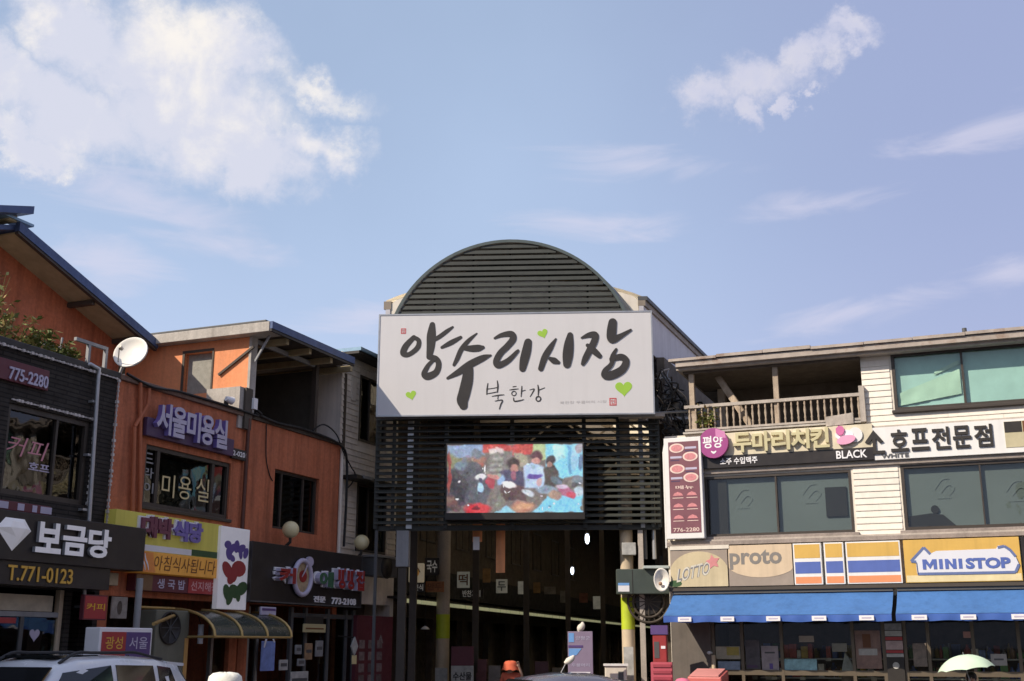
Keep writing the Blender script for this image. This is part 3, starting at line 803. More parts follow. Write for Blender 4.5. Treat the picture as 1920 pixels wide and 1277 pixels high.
# ---- restaurant sign: lime board, orange strip, red strip, fruit panel
rg = L_(216, 950, 1025, 415, 988, 1066, -0.25)
t = T('restaurant_sign', 'lime green restaurant sign 대박식당 above an orange strip', 'sign', LF, (4, 0, 2.9))
zA, zB, zC = 4.24, 3.56, 3.18
xo = LF.px(232, 1050, -0.25)[0]
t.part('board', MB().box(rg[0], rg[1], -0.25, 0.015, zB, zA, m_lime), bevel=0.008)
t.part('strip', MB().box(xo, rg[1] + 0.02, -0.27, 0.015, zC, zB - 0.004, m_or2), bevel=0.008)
xr = LF.px(285, 1060, -0.27)[0]
b = MB(); b.prism([(xo + 0.01, zC + 0.01), (xr + 0.10, zC + 0.01), (xr, zB - 0.012), (xo + 0.01, zB - 0.012)], -0.276, -0.271, m_or)
for k in range(4):
    x = xo + 0.28 + k * 0.09
    b.brush([(x + 0.10, zC + 0.05, 0.015), (x + 0.07, zC + 0.14, 0.03), (x, zC + 0.24, 0.035), (x - 0.03, zB - 0.05, 0.02)], m_letw, -0.279 - k * 0.001)
t.part('marking', b)
x1 = LF.px(358, 1045, -0.25)[0]
t.part('white_band', MB().box(rg[0] + 0.3, x1, -0.256, -0.249, zB + 0.01, zB + 0.12, m_letw))
t.part('green_band', MB().box(x1 + 0.01, rg[1] - 0.05, -0.256, -0.249, zB + 0.01, zB + 0.13, m_leafprint))
q = L_(264, 966, 1004, 380, 982, 1022, -0.3)
for i, ch in enumerate('대박식당'):
    a = q[0] + (q[1] - q[0]) * i / 4; c = a + (q[1] - q[0]) / 4 * 0.94
    t.part('letter', MB().text(ch, a - 0.05, c - 0.05, q[2] + 0.005, q[3] + 0.03, -0.252, m_letw, 0.055, 0.04))
    t.part('letter', MB().text(ch, a, c, q[2], q[3], -0.294, m_letwine if i < 2 else m_letvio, 0.05, 0.04))
q = L_(290, 1042, 1060, 404, 1058, 1076, -0.28)
t.part('lettering', MB().text('아침식사됩니다', q[0], q[1], zC + 0.06, zB - 0.05, -0.277, m_brown, 0.0, shear=0.15))
rr = L_(262, 1078, 1106, 425, 1086, 1116, -0.2)
t = board('menu_strip', 'dark red menu strip 생국밥 선지해장국 below the orange strip', 'sign', LF, (rr[0] - 0.1, rg[1] + 0.1, 2.86, 3.16), 0.015, 0.2, m_maroon)
xs_ = LF.px(354, 1095, -0.2)[0]
t.part('panel', MB().box(xs_, rg[1] + 0.09, -0.197, -0.184, 2.87, 3.15, m_red))
t.part('panel', MB().box(rr[0] - 0.09, LF.px(286, 1095, -.2)[0], -0.197, -0.184, 2.87, 3.15, mat('tan_panel', (0.20, 0.11, 0.05), 0.6)))
q = L_(296, 1082, 1104, 348, 1085, 1108, -0.2); t.part('lettering', MB().text('생 국 밥', q[0], q[1], 2.92, 3.10, -0.190, m_letlav, 0.02))
q = L_(358, 1088, 1110, 420, 1092, 1116, -0.2); t.part('lettering', MB().text('선지해장국', q[0], q[1], 2.92, 3.10, -0.200, mat('pink_print', (0.66, 0.36, 0.36), 0.5), 0.01))
rf = L_(411, 984, 1140, 465, 994, 1146, -0.32)
t = T('fruit_panel', 'tall white panel printed with purple, red and green fruit shapes', 'sign', LF, ((rf[0] + rf[1]) / 2, -0.3, rf[2]))
t.part('board', MB().box(rf[0], rf[1], -0.32, -0.20, rf[2], rf[3], m_gloww), bevel=0.01)
w_ = rf[1] - rf[0]; h_ = rf[3] - rf[2]
def at_(fx, fz): return rf[0] + w_ * fx, rf[3] - h_ * fz
b = MB(); k = 0
for fx, fz, r1, r2, mm in [(.25, .22, .12, .05, 0), (.38, .27, .16, .05, 0), (.55, .23, .13, .06, 0), (.30, .33, .13, .06, 0), (.42, .38, .10, .04, 0), (.72, .25, .15, .05, 0), (.88, .30, .12, .05, 0), (.70, .31, .12, .04, 0),
                          (.28, .53, .22, .08, 1), (.66, .50, .25, .10, 1), (.42, .62, .15, .07, 1), (.52, .55, .2, .07, 1), (.30, .80, .18, .07, 2), (.55, .78, .2, .08, 2), (.8, .74, .2, .08, 2), (.4, .86, .16, .06, 2), (.68, .82, .14, .05, 2)]:
    x, z = at_(fx, fz); b.disc(x, z, r1 * w_, r2 * h_, -0.3245 - 0.0006 * k, (m_plum, m_cherry, m_leafprint)[mm], 14, 0.004, rot=k * 0.7); k += 1
t.part('fruit_print', b)

# ---- barrel awning with brass ribs
xa, xb = LF.px(398, 1150, -0.1)[0], LF.px(538, 1190, -0.9)[0]
xa = LF.px(402, 1190, -1.0)[0]
t = T('barrel_awning', 'dark green barrel awning with brass ribs over the restaurant door', 'awning', LF, ((xa + xb) / 2, -0.5, 1.9))
zt_, zb_ = LF.px(398, 1146, -0.15)[1], LF.px(402, 1194, -1.0)[1]
arc = [(-0.02 - 0.98 * math.sin(a * math.pi / 16), zb_ + (zt_ - zb_) * math.cos(a * math.pi / 16)) for a in range(9)]
b = MB()
n = len(arc)
vs_ = [(x, p[0], p[1]) for x in (xa, xb) for p in arc]
b.add(vs_, [(i, i + 1, n + i + 1, n + i) for i in range(n - 1)], m_acryl, True)
vs2 = [(x, p[0] * 0.985, p[1] - 0.012) for x in (xa, xb) for p in arc]
b.add(vs2, [(n + i, n + i + 1, i + 1, i) for i in range(n - 1)], m_acryl, True)
t.part('cover', b)
rib = None
for k in range(4):
    x = xa + (xb - xa) * k / 3
    if rib is None: rib = t.part('rib', MB().tube([(xa, p[0] - 0.012, p[1] + 0.012) for p in arc], 0.03, m_brass, 6))
    else: t.copy_part(rib, (x - xa, 0, 0))
b = MB(); b.tube([(xa, -1.0, zb_), (xb, -1.0, zb_)], 0.025, m_brass, 6); b.tube([(xa - 0.0, -0.03, zb_), (xa, -1.0, zb_)], 0.025, m_brass, 6); b.tube([(xb, -0.03, zb_), (xb, -1.0, zb_)], 0.025, m_brass, 6)
xl = LF.px(262, 1130, -0.1)[0]
b.tube([(xl, -0.06, zt_ + 0.02), (xa, -0.06, zt_ + 0.02)], 0.03, m_brass, 6)
xk, zk = LF.px(288, 1170, -0.9)
b.tube([(LF.px(345, 1145, -.1)[0], -0.10, zt_ - 0.02), (xk, -0.9, zk)], 0.035, m_brass, 6)
t.part('rail', b)
# outdoor unit and lamp under it
r = L_(287, 1140, 1232, 350, 1148, 1232, -0.35)
t = T('outdoor_unit', 'olive grey air conditioner cabinet with round fan beside the restaurant door', 'air conditioner', LF, ((r[0] + r[1]) / 2, -0.2, 0.13))
m_olive = mat('olive_casing', (0.17, 0.165, 0.12), 0.6, streak=0.2)
t.part('casing', MB().box(r[0], r[1], -0.40, -0.02, 0.7, r[3], m_olive), bevel=0.02)
t.part('stand', MB().box(r[0] + 0.1, r[1] - 0.1, -0.38, -0.04, 0.13, 0.699, m_dkgrey))
b = MB(); cx, cz = (r[0] + r[1]) / 2 - 0.1, (r[2] + r[3]) / 2 + 0.1
b.lathe([(0.30, 0), (0.30, -0.03), (0.27, -0.03), (0.27, -0.005), (0.02, -0.005)], (cx, -0.401, cz), m_dark, 24, 'y')
for k in range(8):
    a = k * math.pi / 4; b.bar((cx, -0.42, cz), (cx + 0.27 * math.cos(a), -0.42, cz + 0.27 * math.sin(a)), 0.012, m_dkgrey)
t.part('fan_grille', b)
t.part('side_strip', MB().box(r[1] - 0.12, r[1] - 0.01, -0.408, -0.39, 0.75, r[3] - 0.5, m_brass))
x, z = LF.px(376, 1190, -0.3)
t = T('hanging_lamp', 'small white oblong lamp hanging under the barrel awning', 'lamp', LF, (x, -0.3, z - 0.2))
t.part('shade', MB().tube([(x, -0.3, z - 0.17), (x, -0.3, z - 0.12), (x, -0.3, z + 0.15), (x, -0.3, z + 0.19)], 0.055, m_letw, 10)); t.part('cord', MB().tube([(x, -0.3, z + 0.19), (x, -0.2, zt_ - 0.05)], 0.008, m_cable, 5))
r = L_(488, 1200, 1258, 514, 1204, 1258, -0.02)
t = board('blue_poster', 'blue white poster on the door right of the restaurant entrance', 'poster', LF, r, -0.02, 0.02, mat('blue_poster', (0.22, 0.30, 0.62), 0.5, var=0.35, scale=5))
t.part('print', MB().brush([(r[0] + 0.1, r[2] + 0.5, 0.05), (r[0] + 0.25, r[2] + 0.8, 0.09), (r[1] - 0.05, r[2] + 0.6, 0.04)], m_letw, -0.044))
r = L_(490, 1136, 1152, 518, 1140, 1155, -0.45)
t = board('small_sign', 'small lilac and white plate standing on the barrel awning', 'sign', LF, r, -0.40, 0.05, m_letlav); t.part('print', MB().box(r[0] + 0.03, r[1] - 0.03, -0.456, -0.451, r[2] + 0.09, r[3] - 0.03, m_violet))

# ---- gable roofed orange house behind
GY = 2.5
(ga, gza), (gb, gzb) = LF.px(45, 430, GY), LF.px(290, 640, GY)
sl_ = (gzb - gza) / (gb - ga)
ru = ga - 0.15; rz = gza - sl_ * 0.15
t = T('gable_house', 'orange gable roofed house with blue verge rising behind the black shop', 'building', LF, (1, 6, 0))
b = MB(); wy = GY + 0.74
wl = [(ru - 4.2, 6.3), (gb - 0.25, 6.3), (gb - 0.25, rz + sl_ * (gb - 0.25 - ru) - 0.15), (ru, rz - 0.15), (ru - 4.2, rz + sl_ * 4.2 - 0.15)]
b.prism(wl, wy, wy + 6, m_orange2); t.part('wall', b)
b = MB(); b.box(ru - 4.1, gb - 0.3, wy - 0.012, wy - 0.001, 7.62, 7.66, m_beam); t.part('wall_groove', b)
def slab(x0, z0, x1, z1, y0, y1, th, m):
    return MB().prism([(x0, z0), (x1, z1), (x1, z1 - th), (x0, z0 - th)], y0, y1, m)
rp = t.part('roof', slab(ru, rz, gb, gzb, GY + 0.06, GY + 7.2, 0.10, m_bluemet))
t.part('roof', slab(ru - 4.6, rz + sl_ * 4.6, ru - 0.004, rz, GY + 0.06, GY + 7.2, 0.10, m_bluemet))
t.part('verge', slab(ru - 0.02, rz + 0.05, gb + 0.06, gzb + 0.03, GY - 0.06, GY + 0.055, 0.19, m_bluemet), rp)
t.part('verge_trim', slab(ru - 0.02, rz - 0.145, gb + 0.05, gzb - 0.165, GY - 0.04, GY + 0.05, 0.05, m_beam), rp)
t.part('soffit', slab(ru + 0.02, rz - 0.135, gb, gzb - 0.135, GY + 0.06, wy - 0.002, 0.03, m_soffit), rp)
for k in (0.52, 0.86):
    x = ru + 0.1 + (gb - ru) * k; z = rz + sl_ * (x - ru)
    t.part('purlin', MB().box(x - 0.05, x + 0.05, GY + 0.08, wy - 0.003, z - 0.27, z - 0.17, m_beam), rp)
b = MB(); x0, z0 = LF.px(-40, 426, GY - 0.4); x1, z1 = LF.px(42, 411, GY - 0.4); b.prism([(ru - 1.5, rz + sl_ * 1.5 + 0.32), (ru + 0.06, rz + 0.36), (ru + 0.06, rz + 0.2), (ru - 1.5, rz + sl_ * 1.5 + 0.2)], GY - 0.3, GY + 7.3, m_bluemet)
b.box(ru - 0.4, ru + 0.35, GY - 0.05, GY + 0.3, rz + 0.06, rz + 0.11, m_bluelite)
b.box(ru - 0.25, ru - 0.05, GY - 0.0, GY + 7, rz + 0.03, rz + 0.2, m_soffit)
t.part('ridge_cap', b, rp)

# ---- weeds on the black parapet
m_weed = [mat('weed_green', (0.11, 0.14, 0.03), 0.7, var=0.3), mat('weed_pale', (0.30, 0.30, 0.09), 0.7, var=0.3), mat('weed_dry', (0.38, 0.28, 0.11), 0.8, var=0.3), mat('weed_pink', (0.34, 0.16, 0.12), 0.8)]
def weed(cx, cy, cz, rx, rz_, n, lean, seed, pal, label):
    rng = random.Random(seed)
    t = T('weed_shrub', label, 'shrub', LF, (cx, cy, cz))
    st, lf = MB(), MB()
    for i in range(n):
        x0 = cx + rng.uniform(-rx, rx) * 0.8; y0 = cy + rng.uniform(-0.18, 0.18)
        h = rz_ * rng.uniform(0.45, 1.0); dx = lean * h + rng.uniform(-0.22, 0.22) * h * 2; dy = rng.uniform(-0.2, 0.12)
        P = [(x0 + dx * t_ * t_, y0 + dy * t_, cz + h * t_) for t_ in (0, 0.35, 0.7, 1.0)]
        st.tube([(*p, 0.008 - 0.002 * k) for k, p in enumerate(P)], 0.007, m_weed[0], 4, cap=False)
        for j in range(rng.randint(14, 24)):
            s_ = rng.uniform(0.15, 1.0); p = Vector((x0 + dx * s_ * s_, y0 + dy * s_, cz + h * s_))
            a = rng.uniform(0, 6.28); e = rng.uniform(-0.7, 0.9); l = rng.uniform(0.07, 0.17); w = l * rng.uniform(0.12, 0.26)
            d = Vector((math.cos(a) * math.cos(e), math.sin(a) * math.cos(e), math.sin(e))); q = d.cross(Vector((rng.uniform(-1, 1), rng.uniform(-1, 1), 1))).normalized()
            lf.add([p, p + d * l * 0.5 + q * w, p + d * l, p + d * l * 0.5 - q * w], [(0, 1, 2, 3)], rng.choices(m_weed, pal)[0])
    t.part('stem', st); t.part('foliage', lf)
x, z = LF.px(12, 600, 0.5); weed(x - 0.1, 0.5, 6.72, 0.45, 0.85, 24, 0.12, 1, (4, 4, 2, 0.3), 'tall loose green weed at the left edge of the black parapet')
x, z = LF.px(62, 640, 0.45); weed(x, 0.45, 6.72, 0.34, 0.58, 20, 0.10, 2, (4, 4, 1, 0.2), 'low leafy weed next to the tall weed on the black parapet')
x, z = LF.px(120, 650, 0.4); weed(x, 0.4, 6.72, 0.40, 0.40, 24, 0.05, 3, (5, 3, 1, 0.3), 'short green weed beside the steel box frame on the black parapet')
x, z = LF.px(2, 540, 0.7); weed(x - 0.18, 0.7, 6.72, 0.2, 1.75, 9, 0.06, 4, (1, 2, 4, 2), 'tallest dry reddish weed stalks above the black parapet')
x, z = LF.px(116, 620, 0.5)
t = T('pipe_stub', 'thin white pipe standing among the weeds on the black parapet', 'pipe', LF, (x, 0.5, 6.74)); t.part('pipe', MB().tube([(x - 0.03, 0.5, 6.5), (x, 0.5, 6.9), (x + 0.03, 0.5, 7.22)], 0.022, m_grey, 6))
# ---- second orange building and its covered terrace
or2 = T('shop_building', 'orange stucco building with one narrow window below the blue edged terrace roof', 'building', LF, (8.3, 0, 0))
w2 = L_(513, 882, 990, 597, 894, 1004)
b = MB(); b.wall(U1 + 0.02, U2, 0.0, 6.62, 0.0, 0.25, m_orange2, [w2, (6.7, 10.1, 0.13, 2.75)])
b.box(U1 + 0.02, U1 + 0.17, 0.25, 7.5, 0, 6.4, m_orange2); b.box(U2 - 0.15, U2, 0.25, 7.5, 0, 6.4, m_orange2); b.box(U1 + 0.17, U2 - 0.15, 7.3, 7.5, 0, 6.4, m_orange2)
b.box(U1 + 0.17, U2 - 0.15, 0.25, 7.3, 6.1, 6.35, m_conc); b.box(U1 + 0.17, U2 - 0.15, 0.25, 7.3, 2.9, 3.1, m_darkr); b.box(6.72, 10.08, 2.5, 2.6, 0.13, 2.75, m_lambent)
or2.part('wall', b)
b = MB(); b.box(U1 + 0.02, U2 + 0.02, -0.05, 0.30, 6.622, 6.70, m_beam); or2.part('parapet_cap', b, bevel=0.01)
e1, e2 = L_(533, 890, 990, 574, 890, 990)[:2]
window(or2, *w2, 0.08, [e1, e2], m_frame, m_glassd, fw=0.06, depth=0.1, back=m_darkr, backd=0.6, mull=0.06)
b = MB(); xq = LF.px(463, 850, -0.06)[0]
b.tube([(xq, -0.06, 6.6), (xq - 0.02, -0.06, 4.1)], 0.04, mat('dark_red_pipe', (0.10, 0.035, 0.022), 0.5)); or2.part('drain_pipe', MB().tube([(U2 - 0.1, -0.05, 6.55), (U2 - 0.1, -0.05, 4.0)], 0.045, m_cream))
or2.part('wire', MB().tube(catmull([(6.95, -0.02, 6.6), (7.0, -0.02, 5.9), (7.15, -0.02, 5.55), (7.3, -0.02, 5.4)], 5), 0.012, m_cable, 5))
or2.part('drain_pipe', b)

PF = Frame(*LF.world(6.34, 0.06)[:2], -22)
p0 = LF.px(505, 608, -0.55); p1 = LF.px(660, 665, -0.55)
RU0, RU1 = p0[0], p1[0]; RZ = (p0[1] + p1[1]) / 2
t = T('rooftop_terrace', 'orange rooftop room with concrete slab roof and open blue edged terrace cover', 'building', LF, (8, 2, 6.7))
zt1 = RZ - 0.22
PW = 3.4
def P2L(x, y): w = PF.world(x, y); dx_, dy_ = w.x - LF.ox, w.y - LF.oy; return dx_ * LF.c + dy_ * LF.s, -dx_ * LF.s + dy_ * LF.c
opn = PF.rect(345, 664, 735, 397, 658, 733)
# wall in PF axes, brought into LF axes
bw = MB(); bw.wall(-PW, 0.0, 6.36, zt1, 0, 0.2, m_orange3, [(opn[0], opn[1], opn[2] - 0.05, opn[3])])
bw.box(opn[0], opn[1], 0.14, 0.17, opn[2] - 0.05, opn[3], mat('grey_pebble_board', (0.30, 0.29, 0.25), 0.9, var=0.2, scale=10, grain=0.3))
for a, c, z0, z1 in ((opn[0] - .03, opn[1] + .03, opn[3], opn[3] + .06), (opn[0] - .06, opn[0], opn[2] - .05, opn[3] + .06), (opn[1], opn[1] + .04, opn[2] - .05, opn[3])): bw.box(a, c, -0.02, 0.12, z0 + 0.002, z1, m_beam)
q = PF.rect(390, 728, 752, 452, 728, 756, -0.4); bw.box(q[0], q[1], -0.45, -0.05, 6.36, q[3], m_conc); bw.box(q[1], q[1] + 0.06, -0.3, -0.05, 6.36, q[3] - 0.0, m_beam)
a0, a1 = PF.px(410, 703, -0.03), PF.px(476, 650, -0.03); bw.bar((a0[0], -0.03, a0[1]), (a1[0], -0.03, a1[1]), 0.05, m_beam)
bw.box(-0.05, 0.012, -0.02, 0.21, 6.36, zt1, m_conc)
bw.v = [(*P2L(v[0], v[1]), v[2]) for v in bw.v]
t.part('wall', bw)
b = MB(); b.box(RU0, RU0 + 0.5, -0.55, 3.6, zt1 + 0.002, RZ, m_conc); b.box(RU0 + 0.01, RU0 + 0.4, -0.45, 3.6, RZ + 0.002, RZ + 0.05, m_dkgrey); rf_ = t.part('slab', b, bevel=0.01)
b = MB(); b.box(RU0 + 0.502, RU1, -0.50, 3.8, RZ - 0.16, RZ - 0.06, m_beam); t.part('terrace_roof', b); t.part('terrace_roof', MB().box(RU1 + .004, U2 + .02, -.1, 3.8, RZ - .16, RZ - .07, m_beam))  # second piece is a filler added to keep sun off the wall
b = MB(); b.box(RU0 + 0.02, RU1 + 0.03, -0.62, -0.552, RZ - 0.16, RZ + 0.0, m_bluemet); b.box(RU0 + 0.02, RU1 + 0.03, -0.60, -0.553, RZ - 0.22, RZ - 0.162, m_dark); t.part('blue_fascia', b)
for k in range(4): 
    x = RU0 + 0.9 + k * 0.95
    t.part('rafter', MB().box(x - 0.05, x + 0.05, -0.45, 3.7, RZ - 0.30, RZ - 0.163, m_soffit))
b = MB(); xe_ = LF.px(583, 750, 0.4)[0]; b.box(xe_, xe_ + .08, 0.4, 2.6, 6.36, RZ - .305, mat('dark_end_panel', (0.085, 0.078, 0.060), 0.8, var=0.2)); b.box(U1 + 0.25, RU1 + 0.0, 2.6, 2.7, 6.36, RZ - 0.165, mat('dark_green_panel', (0.055, 0.055, 0.045), 0.8, var=0.2)); t.part('back_wall', b)
xb_ = LF.px(600, 750, 1.2)[0]
t.part('side_panel', MB().box(xb_, xb_ + 1.4, 1.2, 1.28, 6.36, RZ - 0.164, mat('beige_panel', (0.30, 0.275, 0.24), 0.8, var=0.12, streak=0.3)))
for px_ in (590, 644):
    x = LF.px(px_, 740, 0.15)[0]; t.part('post', MB().box(x - 0.06, x + 0.06, 0.09, 0.21, 6.36, RZ - 0.165, m_beam))
x = LF.px(590, 682, 0.12)[0]; zz_ = LF.px(590, 684, 0.12)[1]
b = MB(); b.box(U1 + 0.1, x, 0.10, 0.16, zz_ - 0.06, zz_ + 0.04, m_grey); a0 = LF.px(478, 678, 0.0); a1 = LF.px(510, 622, -0.4); b.bar((a0[0], 0, a0[1]), (a1[0], -0.4, a1[1]), 0.04, m_grey); t.part('brace', b)
x, z = LF.px(602, 702, 0.9); t.part('lamp', MB().ball((x, 0.9, z), 0.09, m_letw, 10))
# cables drooping along the parapets
def cable(label, pts, r=0.018, F=LF, name='cable', sub=6):
    t = T(name, label, 'cable', F, pts[0]); t.part('strand', MB().tube(catmull(pts, sub), r, m_cable, 6)); return t
cable('black cable sagging along the orange parapet from dish to salon', [(2.3, -0.06, 6.75), (3.0, -0.09, 6.64), (3.7, -0.10, 6.70), (4.6, -0.08, 6.72), (5.6, -0.09, 6.72), (6.5, -0.1, 6.70)], 0.026)
cable('thicker black cable bundle resting on the terrace parapet', [(6.4, -0.08, 6.76), (7.2, -0.10, 6.68), (8.2, -0.10, 6.72), (9.2, -0.10, 6.70), (9.9, -0.12, 6.62), (10.32, -0.10, 6.4), (10.4, -0.1, 5.5), (10.36, -0.1, 4.2)], 0.032)
cable('looped black cable at the right end of the terrace parapet', [(8.9, 0.0, 6.8), (9.3, -0.05, 7.0), (9.8, -0.1, 6.85), (10.1, -0.12, 6.5), (10.5, -0.14, 6.15), (10.75, -0.12, 6.0), (10.6, -0.12, 5.75), (10.4, -0.1, 5.6)], 0.018)
x, z = LF.px(428, 724, -0.05)
t = T('floodlight', 'small pale floodlight on the edge of the orange parapet', 'lamp', LF, (x, -0.05, 6.72)); t.part('housing', MB().tube([(x - 0.12, -0.1, 6.86, 0.05), (x, -0.14, 6.84, 0.08), (x + 0.04, -0.15, 6.83, 0.085)], 0.07, m_letw, 10)); t.part('bracket', MB().box(x - 0.05, x - 0.02, -0.1, 0.0, 6.70, 6.86, m_dark))
b = MB(); c0 = LF.px(476, 756, -0.08)
b.box(c0[0] - 0.08, c0[0] + 0.06, -0.14, -0.05, c0[1] - 0.14, c0[1] + 0.1, m_letw); b.tube([(c0[0], -0.1, c0[1] - 0.1), (c0[0] + 0.25, -0.12, c0[1] - 0.2)], 0.03, m_cable, 6)
t = T('junction_box', 'pale junction box where the two orange parapets meet', 'box', LF, (c0[0], -0.1, c0[1] - 0.14)); t.part('box', b)

# ---- old house with grey siding next to the gate
wb = T('siding_house', 'narrow house of weathered grey siding between orange terrace and market gate', 'building', LF, (11.5, 0, 0))
WU0, WU1 = U2 + 0.03, 13.4
zt2 = LF.px(690, 672, 0.1)[1]
wA = L_(668, 700, 825, 700, 712, 835, 0.12); wB = L_(668, 906, 1010, 692, 910, 1014, 0.12)
hA = (wA[0] + 0.15, wA[1] + 0.7, wA[2], wA[3]); hB = (wB[0], wB[1] + 0.9, wB[2] - 0.3, wB[3])
b = MB(); b.wall(WU0, WU1, 0, zt2 - 0.1, 0.12, 0.3, m_sidingw, [hA, hB, (10.5, 13.2, 0.13, 2.9)]); b.box(WU0, WU0 + .15, .3, 7, 0, zt2 - .1, m_sidingw); b.box(WU1 - .15, WU1, .3, 7, 0, zt2 - .1, m_sidingw); b.box(WU0 + .15, WU1 - .15, 6.8, 7, 0, zt2 - .1, m_sidingw); b.box(10.4, 13.3, 2.5, 2.6, .13, 2.9, m_lambent); b.box(WU0 + .15, WU1 - .15, .3, 6.8, 2.95, 3.05, m_darkr)
wb.part('wall', b)
proto_b = {}
def siding(t, u0, u1, z0, z1, y, pitch, m, holes, pr=0.024):
    """clapboards, each a mesh of its own, cut around openings"""
    n = int((z1 - z0) / pitch)
    for i in range(n):
        a = z0 + i * pitch; c = a + pitch
        iv = [(u0, u1)]
        for h in holes:
            if h[2] < c - 0.02 and h[3] > a + 0.02:
                nv = []
                for p, q in iv:
                    if h[1] <= p or h[0] >= q: nv.append((p, q))
                    else:
                        if h[0] - p > 0.03: nv.append((p, h[0]))
                        if q - h[1] > 0.03: nv.append((h[1], q))
                iv = nv
        iv2 = []
        for p, q in iv:                       # butt joints
            while q - p > 3.4 and t is not wb:
                l_ = random.uniform(1.6, 3.0); iv2.append((p, p + l_ - .004)); p += l_
            iv2.append((p, q))
        for p, q in iv2:
            key = (round(q - p, 3), pitch, m.name)
            if key not in proto_b:
                mb = MB(); w = q - p
                mb.prismx([(0, 0.001), (-pr, 0.0), (-pr, 0.018), (-0.006, pitch - 0.001), (0, pitch - 0.001)], 0, w, m)
                me_o = build('siding_board', mb); proto_b[key] = me_o.data; o = me_o
            else:
                o = bpy.data.objects.new('siding_board', proto_b[key]); COL.objects.link(o)
            o.parent = t.o; o.location = (p - t.base[0], y - t.base[1], a - t.base[2] + 0.0)
            o.rotation_euler = (random.uniform(-0.002, 0.002), random.uniform(-0.0015, 0.0015), 0)
siding(wb, WU0, WU1, 3.9, zt2 - 0.12, 0.118, 0.145, m_sidingw, [(h[0] - .06, h[1] + .06, h[2] - .06, h[3] + .06) for h in (hA, hB)])
window(wb, *hA, 0.10, [hA[0] + 0.55], m_frame, m_glassd, fw=0.06, back=m_darkr)
window(wb, *hB, 0.10, [hB[0] + 0.6], m_frame, m_glassd, fw=0.06, back=m_darkr)
b = MB(); b.box(WU0 + 0.1, WU1, -0.35, 6.9, zt2 - 0.09, zt2, m_bluelite); b.box(WU0 + 0.1, WU1, -0.30, 0.1, zt2 - 0.16, zt2 - 0.092, m_dark); wb.part('roof', b)
zl = LF.px(665, 890, -0.2)[1]
b = MB(); b.box(WU0 + 0.2, WU1, -0.30, 0.09, zl - 0.10, zl, m_dark); b.box(WU0 + 0.5, WU0 + 1.0, -0.33, -0.301, zl - 0.06, zl + 0.01, m_grey); wb.part('ledge', b)
x, z = LF.px(662, 728, 0.05); wb.part('sun_patch', MB().box(x - 0.02, x + 0.22, 0.075, 0.092, z - 0.3, z + 0.3, m_sidingw))  # raised piece standing for a small sun patch on the siding

# ---- cafe sign and front
rc = L_(471, 1012, 1130, 679, 1046, 1160, -0.4)
t = T('cafe_sign', 'large black shop sign with raised red letters round a pale oval emblem', 'sign', LF, ((rc[0] + rc[1]) / 2, -0.2, rc[2]))
zc1 = LF.px(575, 1028, -0.4)[1]; zc0 = LF.px(600, 1140, -0.4)[1] + 0.05
b = MB(); b.box(rc[0], rc[1], -0.40, -0.06, zc0, zc1, m_signblk); t.part('board', b, bevel=0.012)
b = MB(); b.box(rc[0] + 0.02, rc[1] - 0.02, -0.407, -0.399, zc0 + 0.005, zc0 + 0.03, m_dkgrey); b.box(rc[1] - 0.06, rc[1] - 0.04, -0.407, -0.399, zc0 + 0.03, zc1 - 0.02, m_dkgrey); t.part('trim', b)
def px2(x, y, d=-0.45): return LF.px(x, y, d)
def raised(s_, xa_, ya, yb, xb_, mm, dep=0.12, yd=-0.43):
    q = L_(xa_, ya, yb, xb_, ya + 4, yb + 4, yd)
    t.part('letter', MB().text(s_, q[0] - 0.05, q[1] - 0.05, q[2], q[3] + 0.03, -0.405, m_letw, 0.06, 0.03)); t.part('letter', MB().text(s_, q[0], q[1], q[2], q[3], -0.437, mm, 0.05, dep, side=m_letlav))
raised('커', 514, 1062, 1092, 546, m_letred)
raised('에', 590, 1070, 1100, 617, m_letgrn)
for i, ch in enumerate('빵빵집'): raised(ch, 625 + 17 * i, 1064 + 2 * i, 1102 + 2 * i, 641 + 17 * i, m_letred)
x, z = px2(566, 1083); 
b = MB()
ring = [(x + 0.30 * math.cos(2 * math.pi * i / 24) * 1.15, z + 0.37 * math.sin(2 * math.pi * i / 24)) for i in range(25)]
b.tube([(p[0], -0.47, p[1]) for p in ring], 0.055, m_letlav, 8); b.disc(x, z, 0.31, 0.34, -0.45, mat('emblem_tan', (0.40, 0.30, 0.18), 0.5, var=0.4, scale=9), t=0.05)
b.disc(x + 0.04, z + 0.03, 0.15, 0.13, -0.462, m_letred, t=0.012); b.brush([(x - 0.05, z + 0.02, 0.03), (x + 0.1, z + 0.2, 0.05), (x + 0.2, z + 0.42, 0.08)], m_letlav, -0.49); b.disc(x + 0.26, z + 0.36, 0.16, 0.11, -0.48, m_letlav, t=0.03)
t.part('emblem', b)
q = L_(590, 1116, 1128, 612, 1119, 1131, -0.45); q2 = L_(624, 1119, 1131, 669, 1124, 1137, -0.45)
t.part('lettering', MB().text('전문', q[0], q[1], q[2], q[3], -0.411, m_letw, 0.03, 0.02)); t.part('lettering', MB().text('773-2108', q2[0], q2[1], q2[2], q2[3], -0.411, m_letw, 0.03, 0.02))
globe = None
for px_, py_, lab in ((545, 993, 'cream globe lamp above the cafe sign below the narrow window'), (678, 1017, 'cream globe lamp above the cafe sign in front of the grey siding')):
    x, z = LF.px(px_, py_, -0.35)
    if globe is None:
        globe = T('globe_lamp', lab, 'lamp', LF, (x, -0.35, z), 'globe lamps above the cafe sign')
        globe.part('globe', MB().ball((x, -0.35, z), 0.185, m_globe, 20)); globe.part('stem', MB().tube([(x, -0.35, z - 0.18), (x, -0.35, z - 0.27), (x, -0.2, zc1 + 0.0 - 0.03)], 0.035, m_dark, 8))
    else: copy_thing(globe, LF, (x, -0.35, z), label=lab)
